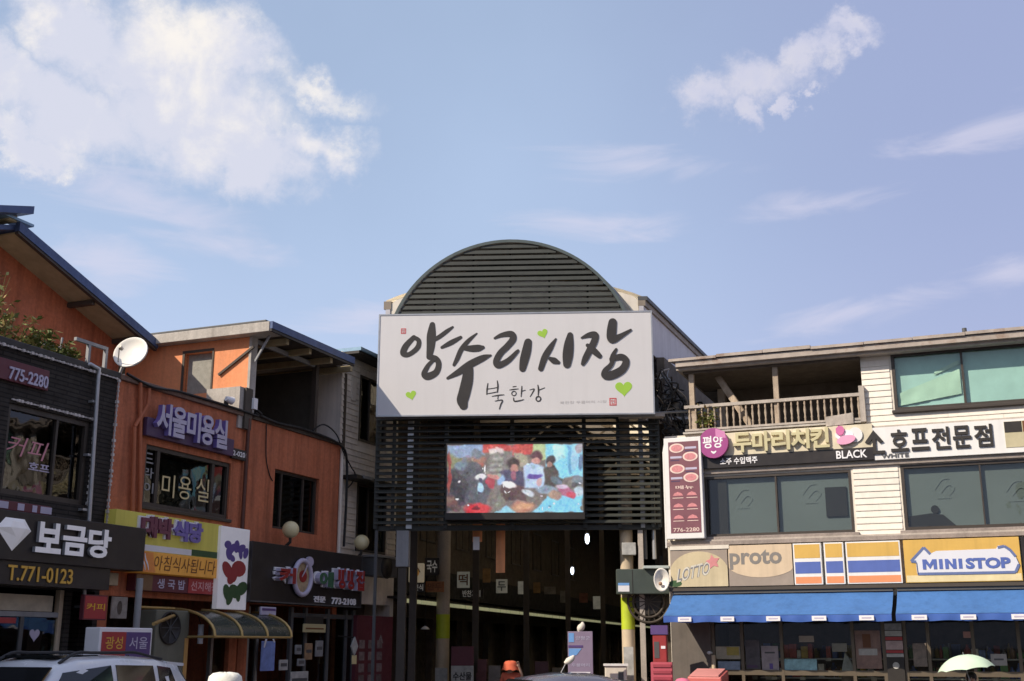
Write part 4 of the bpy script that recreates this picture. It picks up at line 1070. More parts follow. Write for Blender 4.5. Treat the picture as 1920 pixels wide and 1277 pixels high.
# cafe front
cf = T('cafe_facade', 'dark cafe shop front cluttered with notices under the black sign', 'shop front', LF, (8.5, -0.05, 0.13))
xs_ = [LF.px(p, 1230, -0.1)[0] for p in (545, 572, 614, 648, 662)]
b = MB()
for x in xs_: b.box(x - 0.05, x + 0.05, -0.10, -0.02, 0.13, 2.72, m_dkgrey)
b.box(xs_[0], xs_[-1], -0.09, -0.03, 2.5, 2.6, m_dkgrey); fr = cf.part('frame', b)
for a, c in zip(xs_[:-1], xs_[1:]): cf.part('pane', MB().box(a + .052, c - .052, -.065, -.057, .14, 2.49, m_glassd), fr)
def plate(x0, x1, y0, y1, m, name, label, cat='notice', d=-0.14, th=0.03, F=LF, y_=None, group=None):
    r = F.rect(x0, y0, y1, x1, y0 + 2, y1 + 2, d)
    return board(name, label, cat, F, r, d + th, th, m, group), r
m_paper = mat('paper_notice', (0.42, 0.41, 0.38), 0.7, var=0.35, scale=6)
m_paper2 = mat('grey_paper_notice', (0.25, 0.25, 0.25), 0.7, var=0.4, scale=7)
tt, r = plate(569, 611, 1169, 1185, mat('dim_yellow_sign', (0.45, 0.38, 0.20), 0.6), 'small_sign', 'small yellow oblong sign hanging over the cafe door', 'sign', d=-0.3); tt.part('print', MB().box(r[0] + .1, r[1] - .1, -0.305, -0.301, r[2] + .07, r[2] + .10, m_brown)); tt.part('hanger', MB().box(r[0] + .1, r[1] - .1, -0.29, -0.28, r[3], r[3] + .16, m_dark))
for a in ((554, 566, 1208, 1226, m_paper2, 'grey oval plate on the left cafe pane'), (572, 586, 1205, 1236, mat('tan_print', (0.32, 0.20, 0.11), 0.6, var=0.5, scale=9), 'tan printed notice in the middle of the cafe window'), (592, 606, 1200, 1230, m_paper2, 'grey narrow notice right in the cafe window'),
          (558, 572, 1234, 1248, m_paper2, 'pale square notice low in the cafe window'), (524, 540, 1236, 1256, m_paper, 'white paper notice left of the cafe door'), (545, 578, 1258, 1290, m_paper, 'white framed menu board on the cafe doorstep')):
    tt, r = plate(a[0], a[1], a[2], a[3], a[4], 'notice', a[5])
    tt.part('print', MB().box(r[0] + .05, r[1] - .05, -0.145, -0.1405, (r[2] + r[3]) / 2 - .03, (r[2] + r[3]) / 2 + .04, m_dkgrey))
x, z = LF.px(664, 1212, -0.5)
t = T('sign_bracket', 'small pale diamond plate hanging at the corner of the cafe', 'sign', LF, (x, -0.5, z)); t.part('plate', MB().prism([(x - .16, z), (x, z + .22), (x + .16, z), (x, z - .22)], -0.52, -0.49, m_paper)); t.part('tag', MB().box(x - .08, x + .12, -0.51, -0.49, z - .40, z - .2, m_goldpale)); t.part('bracket', MB().bar((x, -0.5, z + .2), (x, 0.12, z + .25), .03, m_dark))
# red menu front
rm = L_(668, 1150, 1275, 735, 1160, 1290, -0.2)
t = T('menu_wall', 'dark red shop front set with rows of small square menu cards', 'shop front', LF, ((rm[0] + rm[1]) / 2, -0.1, 0.13))
t.part('board', MB().box(rm[0], rm[1], -0.2, -0.05, 0.13, rm[3], m_maroon))
card = None; gx = [LF.px(p, 1220, -0.2)[0] for p in (678, 695, 711)]; gz = [LF.px(695, p, -0.2)[1] for p in (1208, 1230, 1252, 1273)]
m_card = mat('menu_card', (0.20, 0.15, 0.15), 0.6, var=0.5, scale=9, rand=0.3)
for i, x in enumerate(gx):
    for z in gz:
        if card is None: card = t.part('menu_card', MB().box(x - .13, x + .13, -0.21, -0.201, z - .10, z + .10, m_card)); o0 = (x, z)
        else: t.copy_part(card, (x - o0[0], 0, z - o0[1]))
t.part('lettering', MB().text('A', rm[1] - .75, rm[1] - .5, rm[3] - .65, rm[3] - .45, -0.203, m_paper2, .02))
r = L_(690, 1042, 1068, 732, 1052, 1095, -0.3)
t = T('outdoor_unit', 'dark air conditioner unit hung right of the black cafe sign', 'air conditioner', LF, ((r[0] + r[1]) / 2, -0.3, r[2])); t.part('casing', MB().box(r[0], r[1], -0.5, -0.06, r[2], r[3], m_dkgrey), bevel=.02); t.part('top', MB().box(r[0] - .05, r[1] + .05, -0.55, -0.06, r[3] + .002, r[3] + .05, m_grey)); t.part('grille', MB().lathe([(.28, 0), (.28, -.02), (.02, -.02)], ((r[0] + r[1]) / 2, -0.501, (r[2] + r[3]) / 2), m_dark, 18, 'y'))

# ================================================================== MARKET GATE
gate = T('market_gate', 'dark green slatted market gate with a round arch over the white sign', 'gate', AF, (0.1, 0, 0))
GX0, GX1 = AF.px(705, 880)[0], AF.px(1236, 880)[0]
zs1 = AF.px(958, 776)[1]; zs0 = AF.px(958, 982)[1]
sb = A_(709, 589, 780, 1224, 585, 776, -0.7)      # the sign face
KG = 28.4 / 29.5
acx, acz, ar = -0.06, 1.9 + 7.14 * KG, 3.28 * KG
zst = sb[3]
# arch rim
def arcpts(r, n=48, z_min=None):
    a0 = math.asin(((z_min or acz) - acz) / r) if z_min else 0
    return [(acx + r * math.cos(a0 + (math.pi - 2 * a0) * i / n), acz + r * math.sin(a0 + (math.pi - 2 * a0) * i / n)) for i in range(n + 1)]
def shell(mb, ro, ri, y0, y1, m, mi_, zmin):
    o, i_ = arcpts(ro, 48, zmin), arcpts(ri, 48, zmin); n = len(o)
    sh = lambda y: max(0.0, y) * 0.344              # the vault follows the market lane
    V = [(p[0] + sh(y), y, p[1]) for y in (y0, y1) for p in o] + [(p[0] + sh(y), y, p[1]) for y in (y0, y1) for p in i_]
    mb.add(V, [(k, n + k, n + k + 1, k + 1) for k in range(n - 1)], m, True)
    mb.add(V, [(2 * n + k, 2 * n + k + 1, 3 * n + k + 1, 3 * n + k) for k in range(n - 1)], mi_, True)
    mb.add(V, [(k, k + 1, 2 * n + k + 1, 2 * n + k) for k in range(n - 1)] + [(n + k, 3 * n + k, 3 * n + k + 1, n + k + 1) for k in range(n - 1)], m)
b = MB(); shell(b, ar, ar - 0.075, -0.06, 1.1, m_archrim, m_poly, zst - 1.0); gate.part('arch_rim', b)
# arch slats: every slat its own mesh
b = MB()
for px_ in (815, 887, 957, 1030, 1102):
    x = AF.px(px_, 560, 0.1)[0]; h = math.sqrt(max(0.1, (ar - .12) ** 2 - (x - acx) ** 2)); b.box(x - 0.025, x + 0.025, 0.10, 0.14, zst - .8, acz + h, m_dark)
gate.part('mullion', b)
z = zst - .55; pitch = 0.145
while z < acz + ar - 0.22:
    hw = math.sqrt((ar - 0.075) ** 2 - (z + 0.06 - acz) ** 2) - 0.004
    gate.part('slat', MB().prismx([(0.0, z), (-0.03, z + 0.006), (-0.018, z + 0.098), (0.012, z + 0.104)], acx - hw, acx + hw, m_slat)); z += pitch
# arch back: sheet wall some way behind the slats
bk = [p for p in arcpts(ar - 0.078, 40, zst - .9)]
gate.part('arch_back', MB().prism([(p[0] + .35, p[1]) for p in bk], 1.02, 1.08, mat('arch_back_sheet', (0.10, 0.105, 0.09), 0.8, streak=0.2)))
# lower grille
N_ = 18; ph = (zs1 - zs0) / N_
slat = None
for i in range(N_):
    z = zs0 + ph * i
    if slat is None:
        slat = gate.part('slat', MB().prismx([(0.02, z), (-0.03, z + 0.006), (-0.03, z + 0.03), (0.03, z + 0.085), (0.05, z + 0.07)], GX0, GX1, m_slat)); zz0 = z
    else: gate.copy_part(slat, (0, 0, z - zz0))
b = MB()
for px_, w_, mm in ((706, .05, m_slat), (737, .04, m_slat), (768, .07, m_galv), (836, .05, m_slat), (960, .05, m_slat), (1096, .05, m_slat), (1160, .04, m_slat), (1203, .05, m_grey), (1222, .04, m_slat), (1235, .05, m_slat)):
    x = AF.px(px_, 880)[0]; b.box(x - w_, x + w_, 0.056, 0.13, zs0 - 0.1, zs1 + 0.4, mm)
b.box(GX0, GX1, 0.14, 0.26, zs0 - 0.14, zs0 - 0.02, m_slat); b.box(GX0, GX1, 0.14, 0.26, zs1 + 0.0, zs1 + 0.12, m_slat)
for zz_ in (0.62, 0.30): b.box(GX0, GX1, 0.20, 0.26, zs0 + (zs1 - zs0) * zz_, zs0 + (zs1 - zs0) * zz_ + 0.06, m_galv if zz_ > .5 else m_slat)
a0 = AF.px(790, 840); a1 = AF.px(850, 930)
gate.part('frame', b)
gate.part('back_panel', MB().box(GX0 + .1, GX1 - .1, .34, .40, zs1 + .1, zst - .15, m_darkr))
xg0, xg1 = AF.px(743, 1000)[0], AF.px(766, 1000)[0]; zg = AF.px(750, 1062)[1]; gate.part('column_cover', MB().box(xg0, xg1, 0.05, 0.35, zg, zs0 - 0.145, m_grey)); gate.part('post', MB().box(xg0 + .05, xg1 - .05, 0.10, 0.30, 0.13, zg - .002, m_beam))
b = MB(); x = AF.px(705, 1000)[0]; b.box(x - 0.035, x + 0.035, 0.05, 0.13, 0.13, zs0 - 0.145, m_dkgrey); gate.part('post', b)
# the tall cream post with its lime band
xp = AF.px(1174, 1000, 0.33)[0]
z_a, z_b = AF.px(1175, 1120, 0.2)[1], AF.px(1175, 1180, 0.2)[1]
b = MB(); b.tube([(xp, 0.46, 0.1), (xp, 0.46, z_b - .003)], 0.155, m_post, 16, False); b.tube([(xp, 0.46, z_a + .003), (xp, 0.46, zst - .4)], 0.155, m_post, 16, False); po = gate.part('post', b)
gate.part('lime_band', MB().tube([(xp, 0.46, z_b), (xp, 0.46, z_a)], 0.158, m_limep, 16, False), po)
b = MB(); b.box(xp - .13, xp + .10, .28, .301, 0.9, z_b - .4, m_paper); gate.part('pasted_notice', b, po)
b = MB(); xl_ = AF.px(1203, 1100, 0.2)[0]; b.box(xl_ - .06, xl_ + .06, .15, .27, .1, zs0 - .15, m_beamw); gate.part('post', b)
for px_, mm in ((1210, m_dkgrey), (1227, m_galv)):
    x = AF.px(px_, 1020, .2)[0]; gate.part('conduit', MB().tube([(x, .3, 3.9), (x, .3, 6.0)], .05, mm, 8))
# left column deeper in the arcade
xq = AF.px(830, 1200, 5.0)[0]; zq1, zq0 = AF.px(830, 1152, 5)[1], AF.px(830, 1197, 5)[1]
t = T('arcade_column', 'cream arcade column with faded lime band standing left in the market', 'column', AF, (xq, 5, 0.06))
b = MB(); b.tube([(xq, 5, .06), (xq, 5, zq0 - .003)], .19, m_post, 14, False); b.tube([(xq, 5, zq1 + .003), (xq, 5, 7.3)], .19, m_beamw, 14, False); t.part('shaft', b)
t.part('lime_band', MB().tube([(xq, 5, zq0), (xq, 5, zq1)], .194, m_limep, 14, False)); t.part('pasted_notice', MB().box(xq - .17, xq + .17, 4.77, 4.80, .8, 1.3, m_paper))

# ---- the calligraphy sign
t = T('market_sign', 'large white market sign with black brush calligraphy 양수리시장 and green hearts', 'sign', AF, ((sb[0] + sb[1]) / 2, -0.5, sb[2]))
SY = -0.70
b = MB(); b.box(sb[0], sb[1], SY, -0.36, sb[2], sb[3], m_signw); t.part('board', b, bevel=0.015)
b = MB(); b.wall(sb[0] - .015, sb[1] + .015, sb[2] - .015, sb[3] + .015, SY - .012, SY + .30, m_galv, [(sb[0] + .02, sb[1] - .02, sb[2] + .02, sb[3] - .02)]); t.part('frame', b)
b = MB(); b.box(sb[0] + 0.5, sb[0] + .62, -.355, -.02, sb[2] + .3, sb[3] - .2, m_dkgrey); b.box(sb[1] - .62, sb[1] - .5, -.355, -.02, sb[2] + .3, sb[3] - .2, m_dkgrey); t.part('bracket', b)
# zoom frame of the photo used for the strokes: (x, y) in a 1815 x 1277 view of 700..1240 x 420..800
def S(x, y, w):
    a = AF.px(700 + x * 540 / 1815, 420 + y * 380 / 1277, SY)
    return (a[0], a[1], w * 540 / 1815 / 2210 * 28.4 * 1.22)
def strokes(part, lst, m):
    b = MB()
    for i, s_ in enumerate(lst): b.brush([S(*p) for p in s_], m, SY - 0.0045 - i * 0.0007)
    t.part(part, b)
strokes('calligraphy', [
    [(255, 715, 26), (205, 770, 34), (190, 815, 34), (225, 822, 26), (278, 780, 28), (286, 735, 24), (255, 715, 22)],
    [(372, 635, 30), (366, 700, 48), (362, 770, 44), (352, 838, 30)],
    [(352, 745, 20), (410, 715, 24), (465, 675, 22), (500, 650, 12)],
    [(432, 778, 16), (490, 748, 28), (550, 715, 18)],
    [(352, 838, 30), (395, 850, 30), (412, 885, 30), (395, 935, 34), (345, 960, 40), (320, 945, 30), (340, 900, 24), (365, 870, 20), (392, 850, 16)],
    [(652, 690, 8), (600, 735, 22), (555, 790, 26), (528, 850, 24), (508, 888, 16)],
    [(562, 782, 20), (620, 785, 36), (665, 782, 36), (690, 778, 20)],
    [(468, 972, 14), (540, 932, 34), (610, 885, 40), (690, 845, 34), (740, 828, 10)],
    [(600, 915, 50), (592, 985, 60), (575, 1060, 62), (562, 1110, 60), (568, 1145, 44)],
    [(765, 720, 12), (810, 700, 24), (868, 694, 34), (880, 725, 36), (845, 770, 34), (800, 815, 34), (775, 865, 34), (790, 890, 34), (850, 860, 28), (905, 805, 18), (912, 795, 10)],
    [(975, 745, 40), (965, 800, 48), (950, 860, 46), (940, 912, 34)],
    [(1150, 725, 10), (1115, 780, 30), (1080, 840, 34), (1055, 912, 28)],
    [(1115, 850, 22), (1140, 862, 34), (1165, 872, 20)],
    [(1240, 700, 30), (1232, 760, 50), (1225, 830, 54), (1220, 885, 40)],
    [(1312, 718, 10), (1360, 700, 28), (1398, 700, 34), (1390, 745, 36), (1360, 800, 34), (1335, 850, 32), (1320, 882, 20)],
    [(1350, 765, 20), (1390, 800, 34), (1425, 832, 26)],
    [(1508, 620, 44), (1502, 670, 50), (1500, 715, 48), (1512, 728, 40), (1560, 705, 26), (1622, 668, 12)],
    [(1530, 790, 14), (1508, 830, 22), (1500, 862, 20)],
    [(1502, 852, 26), (1560, 838, 34), (1592, 865, 36), (1570, 915, 40), (1510, 950, 44), (1462, 955, 40), (1462, 925, 30), (1495, 890, 24), (1512, 855, 20)],
], m_ink)
def ringp(x, y, r, w): return [(x + r * math.cos(k * math.pi / 4), y + r * math.sin(k * math.pi / 4), w) for k in range(9)]
for glyph in ([[(722, 1005, 7), (717, 1040, 10), (715, 1074, 7)], [(781, 988, 6), (785, 1020, 11), (782, 1060, 8)], [(718, 1040, 6), (750, 1036, 5), (782, 1030, 5)], [(716, 1070, 5), (750, 1064, 6), (783, 1057, 5)], [(748, 1086, 4), (790, 1079, 8), (824, 1076, 4)], [(786, 1083, 6), (784, 1104, 5)], [(766, 1116, 4), (812, 1110, 8), (802, 1140, 8), (794, 1166, 6)]],
              [[(880, 1026, 7), (900, 1023, 5)], [(858, 1046, 4), (886, 1042, 8), (914, 1039, 4)], ringp(886, 1068, 14, 6), [(936, 1022, 6), (934, 1055, 9), (931, 1088, 5)], [(936, 1053, 5), (958, 1047, 4)], [(884, 1096, 6), (888, 1116, 8), (918, 1114, 8), (948, 1106, 4)]],
              [[(985, 1046, 4), (1013, 1040, 8), (1004, 1062, 8), (988, 1088, 5)], [(1037, 1016, 7), (1041, 1046, 11), (1039, 1078, 7)], [(1041, 1048, 7), (1060, 1040, 6), (1080, 1032, 4)], ringp(1040, 1102, 15, 8)]):
    strokes('small_calligraphy', [[(p[0], p[1], p[2] * .78) for p in q] for q in glyph], m_ink)
def heart_part(x, y, s_, rot):
    c = S(x, y, 1); t.part('heart_print', MB().prism(heart(c[0], c[1], s_, rot, 40), SY - 0.005, SY - 0.0004, m_heart))
heart_part(1068, 690, 0.135, 0.35); heart_part(238, 1078, 0.135, 0.25); heart_part(1578, 1035, 0.215, 0.05)
for x, y, s_ in ((190, 675, .062), (1510, 1120, .085)):
    c = S(x, y, 1); b = MB(); b.wall(c[0] - s_, c[0] + s_, c[1] - s_ * 1.1, c[1] + s_ * 1.1, SY - .005, SY - .0004, m_seal, [(c[0] - s_ * .7, c[0] + s_ * .7, c[1] - s_ * .8, c[1] + s_ * .8)])
    b.text('인', c[0] - s_ * .55, c[0] + s_ * .55, c[1] - s_ * .65, c[1] + s_ * .65, SY - .005, m_seal, .02); t.part('seal_print', b)
c0, c1 = S(1175, 1130, 1), S(1470, 1108, 1); t.part('fine_print', MB().text('북한강 두물머리 시장', c0[0], c1[0], c0[1] - .02, c0[1] + .05, SY - .005, mat('faint_print', (0.55, 0.53, 0.52), .6), tilt=.02))

# ---- LED screen
import numpy as np
sr = A_(838, 833, 976, 1093, 833, 972, -0.35)
t = T('led_screen', 'wide outdoor video screen showing people at a market table', 'screen', AF, ((sr[0] + sr[1]) / 2, -0.3, sr[2]))
zb_ = sr[2] + 0.16
b = MB(); b.wall(sr[0] - .03, sr[1] + .03, sr[2], sr[3] + .03, -0.38, -0.28, m_dark, [(sr[0], sr[1], zb_, sr[3])]); b.box(sr[0] - .03, sr[1] + .03, -0.279, -0.05, sr[2], sr[3] + .03, m_dark); t.part('casing', b)
NX, NZ = 176, 90
yy, xx = np.mgrid[0:NZ, 0:NX]; xx = (xx + .5) / NX * 875; yy = (yy + .5) / NZ * 445
img = np.zeros((NZ, NX, 3)); img[:] = (112, 104, 96)
rs = np.random.RandomState(3)
def blobsm(n, sc_):
    g = rs.rand(n, n * 2); gx = np.linspace(0, n - 1.001, NZ); gy = np.linspace(0, 2 * n - 1.001, NX)
    i, j = gx.astype(int), gy.astype(int); fi, fj = (gx - i)[:, None], (gy - j)[None, :]
    return ((g[i][:, j] * (1 - fi) + g[i + 1][:, j] * fi) * (1 - fj) + (g[i][:, j + 1] * (1 - fi) + g[i + 1][:, j + 1] * fi) * fj - .5) * sc_
xx = xx + blobsm(7, 26) + blobsm(16, 14); yy = yy + blobsm(7, 22) + blobsm(17, 12)
def ell(cx, cy, rx, ry, c, rot=0.0, soft=.34):
    a = math.radians(rot); dx, dy = xx - cx, yy - cy; u = (dx * math.cos(a) + dy * math.sin(a)) / rx; v = (-dx * math.sin(a) + dy * math.cos(a)) / ry
    k = np.clip((1 - np.sqrt(u * u + v * v)) / soft, 0, 1)[..., None]; img[:] = img * (1 - k) + np.array(c) * k
def pol(P, c, soft=12.0):
    n = len(P); d = np.full(xx.shape, 1e9); ar_ = sum(P[i][0] * P[(i + 1) % n][1] - P[(i + 1) % n][0] * P[i][1] for i in range(n)); sg = 1 if ar_ > 0 else -1
    for i in range(n):
        (x0, y0), (x1, y1) = P[i], P[(i + 1) % n]; l = math.hypot(x1 - x0, y1 - y0) or 1
        d = np.minimum(d, sg * ((x1 - x0) * (yy - y0) - (y1 - y0) * (xx - x0)) / l)
    k = np.clip(d / soft + .5, 0, 1)[..., None]; img[:] = img * (1 - k) + np.array(c) * k
pol([(0, 0), (240, 0), (240, 60), (0, 80)], (125, 150, 180)); ell(40, 110, 70, 60, (120, 125, 85)); pol([(230, 0), (560, 0), (560, 60), (400, 75), (230, 45)], (190, 70, 62)); pol([(270, 40), (420, 40), (420, 220), (270, 220)], (120, 116, 108)); pol([(270, 30), (360, 30), (360, 58), (270, 58)], (200, 185, 180))
for k in range(4): pol([(290, 85 + k * 35), (360, 85 + k * 35), (360, 103 + k * 35), (290, 103 + k * 35)], (150, 150, 140))
pol([(430, 50), (520, 70), (520, 160), (430, 130)], (150, 145, 120)); pol([(545, 0), (660, 0), (660, 110), (545, 90)], (165, 185, 130)); pol([(630, 0), (875, 0), (875, 215), (700, 215), (640, 160)], (120, 200, 228)); pol([(680, 0), (760, 0), (760, 90), (690, 130)], (165, 225, 240)); pol([(780, 10), (800, 10), (800, 200), (780, 200)], (85, 150, 190)); ell(820, 90, 26, 95, (140, 190, 215)); ell(860, 120, 20, 60, (90, 120, 150)); ell(850, 30, 30, 40, (150, 140, 150))
ell(200, 90, 60, 40, (150, 105, 85), 15); ell(215, 130, 35, 22, (170, 100, 85)); pol([(20, 170), (130, 120), (200, 110), (250, 160), (275, 260), (260, 390), (110, 390), (30, 330)], (78, 80, 86)); pol([(60, 170), (150, 250), (110, 390), (0, 445), (0, 180)], (64, 62, 64)); ell(100, 60, 75, 40, (120, 140, 170)); ell(190, 60, 50, 40, (100, 110, 120)); ell(95, 140, 50, 35, (105, 125, 135)); ell(15, 180, 14, 160, (150, 70, 60)); ell(30, 370, 50, 50, (110, 80, 70))
ell(225, 220, 42, 28, (205, 205, 205), -15); ell(220, 285, 22, 34, (150, 195, 225)); ell(285, 250, 30, 40, (165, 55, 65)); ell(255, 165, 7, 40, (225, 215, 220)); ell(310, 215, 55, 22, (190, 130, 120), 15)
pol([(340, 180), (420, 150), (490, 180), (500, 280), (350, 280)], (70, 68, 90)); ell(345, 235, 26, 45, (130, 165, 205), 20); ell(425, 120, 45, 42, (58, 44, 40)); ell(428, 155, 30, 34, (175, 120, 105)); ell(425, 205, 22, 40, (140, 75, 95)); pol([(350, 270), (420, 250), (500, 290), (500, 370), (340, 370)], (84, 62, 58)); ell(400, 265, 60, 22, (225, 220, 215), 12)
pol([(490, 150), (560, 120), (620, 150), (625, 280), (500, 290)], (165, 190, 220)); ell(575, 75, 42, 40, (88, 55, 60)); ell(570, 108, 30, 28, (190, 135, 120)); ell(560, 210, 55, 18, (90, 70, 150), -5); ell(590, 245, 20, 30, (190, 150, 150))
pol([(620, 160), (680, 130), (720, 200), (690, 280), (630, 290)], (72, 66, 58)); ell(668, 110, 36, 40, (62, 55, 55)); ell(665, 140, 20, 25, (150, 110, 95)); ell(700, 240, 40, 30, (85, 105, 110))
pol([(560, 445), (640, 340), (875, 320), (875, 445)], (112, 195, 228)); pol([(310, 445), (380, 395), (470, 445)], (130, 195, 215)); ell(640, 300, 85, 35, (130, 150, 165), 10); ell(690, 335, 50, 32, (160, 130, 110), 10); ell(770, 310, 70, 38, (170, 90, 120), 20); ell(800, 330, 40, 25, (190, 60, 80)); ell(740, 280, 50, 20, (190, 170, 190)); ell(840, 240, 40, 40, (110, 120, 130)); ell(850, 310, 30, 40, (170, 190, 200)); ell(520, 320, 45, 24, (190, 200, 205), 20)
ell(490, 410, 92, 42, (176, 120, 92), 5); ell(500, 405, 60, 22, (200, 145, 105)); ell(205, 420, 100, 48, (205, 48, 50)); ell(190, 415, 30, 10, (120, 30, 35)); ell(340, 380, 30, 60, (120, 120, 105)); ell(60, 410, 40, 30, (90, 70, 65))
for _k in range(190):                       # finer broken detail
    cx_, cy_ = rs.rand() * 875, rs.rand() * 445; jx, jy = int(cx_ / 875 * NX), int(cy_ / 445 * NZ)
    c_ = np.clip(img[jy, jx] * (1 + rs.randn() * .13) + rs.randn(3) * 6, 20, 245); r_ = 4 + rs.rand() ** 2 * 15
    ell(cx_, cy_, r_, r_ * (.4 + rs.rand()), c_, rs.rand() * 180, .5)
for _k in range(12):
    ell(rs.rand() * 875, 230 + rs.rand() * 200, 5 + rs.rand() * 9, 3 + rs.rand() * 6, (215, 212, 216), rs.rand() * 180, .5)
img += (blobsm(9, 18) + blobsm(22, 14) + blobsm(44, 22))[..., None] + np.stack([blobsm(30, 12) for _ in range(3)], -1) + rs.randn(NZ, NX, 1) * 3 + rs.randn(NZ, NX, 3) * 2
gm = img.mean(-1, keepdims=True); img = (gm + (img - gm) * .86) * 1.08 + np.array([12, 10, 14]); img = np.clip(img, 10, 242) / 255.0
lin = np.where(img <= .04045, img / 12.92, ((img + .055) / 1.055) ** 2.4)
me = bpy.data.meshes.new('display')
X = np.linspace(sr[0], sr[1], NX + 1) - t.base[0]; Z = np.linspace(sr[3], zb_, NZ + 1) - t.base[2]
V = [(x, -0.345 - t.base[1], z) for z in Z for x in X]; W_ = NX + 1
me.from_pydata(V, [], [(j * W_ + i, (j + 1) * W_ + i, (j + 1) * W_ + i + 1, j * W_ + i + 1) for j in range(NZ) for i in range(NX)])
at = me.attributes.new('pixel', 'FLOAT_COLOR', 'FACE')
at.data.foreach_set('color', np.concatenate([lin.reshape(-1, 3), np.ones((NX * NZ, 1))], 1).astype(np.float32).ravel())
ms = bpy.data.materials.new('video_display'); ms.use_nodes = True; nt = ms.node_tree; bs = nt.nodes['Principled BSDF']
an = nt.nodes.new('ShaderNodeAttribute'); an.attribute_name = 'pixel'; nt.links.new(an.outputs['Color'], bs.inputs['Emission Color']); bs.inputs['Emission Strength'].default_value = 0.93; bs.inputs['Base Color'].default_value = (.015, .015, .015, 1); bs.inputs['Roughness'].default_value = .5
me.materials.append(ms); o = bpy.data.objects.new('display', me); COL.objects.link(o); o.parent = t.o
# ================================================================== ARCADE BEHIND THE GATE
dv = (math.sin(rad(19)), math.cos(rad(19)))           # market lane direction in gate axes
ax1, az1 = AF.px(1206, 556, 0.9); _, az0 = AF.px(1222, 652, 0.9)
ax0 = 2 * acx - ax1 + 0.12
ARC_L = 56.0
t = T('arcade_roof', 'long pale arcade roof with grey side fascia running back from the market gate', 'roof', AF, (0, 1, az0))
m_fascia = mat('grey_fascia_sheet', (0.52, 0.50, 0.52), 0.6, streak=0.2, var=0.06)
m_flash = mat('brown_roof_flashing', (0.27, 0.22, 0.17), 0.6, streak=0.3)
N_ = 24
top = [(ax0 + (ax1 - ax0) * i / N_, az1 + 0.62 * (1 - (2 * i / N_ - 1) ** 2) ** 0.9) for i in range(N_ + 1)]
def lane(x, y): return (x + dv[0] * y, 0.9 + dv[1] * y)
def extr(profile, L0, L1, m, closed=True, dx=0.0):
    mb = MB(); n = len(profile); V = []
    for s_ in (L0, L1):
        for p in profile: q = lane(p[0] + dx, s_); V.append((q[0], q[1], p[1]))
    F_ = [(i, n + i, n + (i + 1) % n, (i + 1) % n) for i in range(n if closed else n - 1)]
    if closed: F_ += [tuple(range(n)), tuple(range(2 * n - 1, n - 1, -1))]
    return mb.add(V, F_, m)
skin = top + [(p[0], p[1] - 0.08) for p in reversed(top)]
m_trans = bpy.data.materials.new('translucent_roof_sheet'); m_trans.use_nodes = True  # roof made to pass daylight, added to brighten the arcade
_n = m_trans.node_tree; _p = _n.nodes['Principled BSDF']; _p.inputs['Base Color'].default_value = (.62, .58, .48, 1); _p.inputs['Roughness'].default_value = .6
_t = _n.nodes.new('ShaderNodeBsdfTranslucent'); _t.inputs[0].default_value = (.92, .84, .68, 1); _m = _n.nodes.new('ShaderNodeMixShader'); _m.inputs[0].default_value = .85
_n.links.new(_p.outputs[0], _m.inputs[1]); _n.links.new(_t.outputs[0], _m.inputs[2]); _n.links.new(_m.outputs[0], _n.nodes['Material Output'].inputs[0])
t.part('roof_sheet', extr(skin, 0.02, ARC_L, m_trans))
t.part('fascia', extr([(ax1 - .12, az0), (ax1, az0), (ax1, az1 - .25), (ax1 - .12, az1 - .25)], 0.0, ARC_L, m_fascia))
t.part('fascia', extr([(ax0, az0), (ax0 + .12, az0), (ax0 + .12, az1 - .25), (ax0, az1 - .25)], 0.0, ARC_L, m_fascia))
t.part('flashing', extr([(ax1 - .14, az1 - .245), (ax1 + .05, az1 - .245), (ax1 + .05, az1 - .10), (ax1 - .14, az1 - .10)], 0.0, ARC_L, m_flash))
t.part('gutter', extr([(ax1 - .14, az1 - .095), (ax1 + .10, az1 - .095), (ax1 + .10, az1 + .01), (ax1 - .14, az1 + .01)], 0.0, ARC_L, m_dkgrey))
t.part('flashing', extr([(ax0 - .05, az1 - .245), (ax0 + .14, az1 - .245), (ax0 + .14, az1 - .03), (ax0 - .05, az1 - .03)], 0.0, ARC_L, m_flash))
endp = [(ax0 + .14, az0), (ax1 - .14, az0), (ax1 - .14, az1 - .09)] + [(p[0], p[1] - .085) for p in reversed(top[1:-1])] + [(ax0 + .14, az1 - .09)]
t.part('end_panel', extr([p for p in endp], 0.03, 0.08, m_cream))
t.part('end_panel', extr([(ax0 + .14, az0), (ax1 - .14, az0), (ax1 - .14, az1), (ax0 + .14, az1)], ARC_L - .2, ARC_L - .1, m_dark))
t.part('end_wall', extr([(ax0 - 16, 0), (ax1 + .3, 0), (ax1 + .3, az0 + .1), (ax0 - 16, az0 + .1)], ARC_L - .6, ARC_L - .4, m_dkgrey))
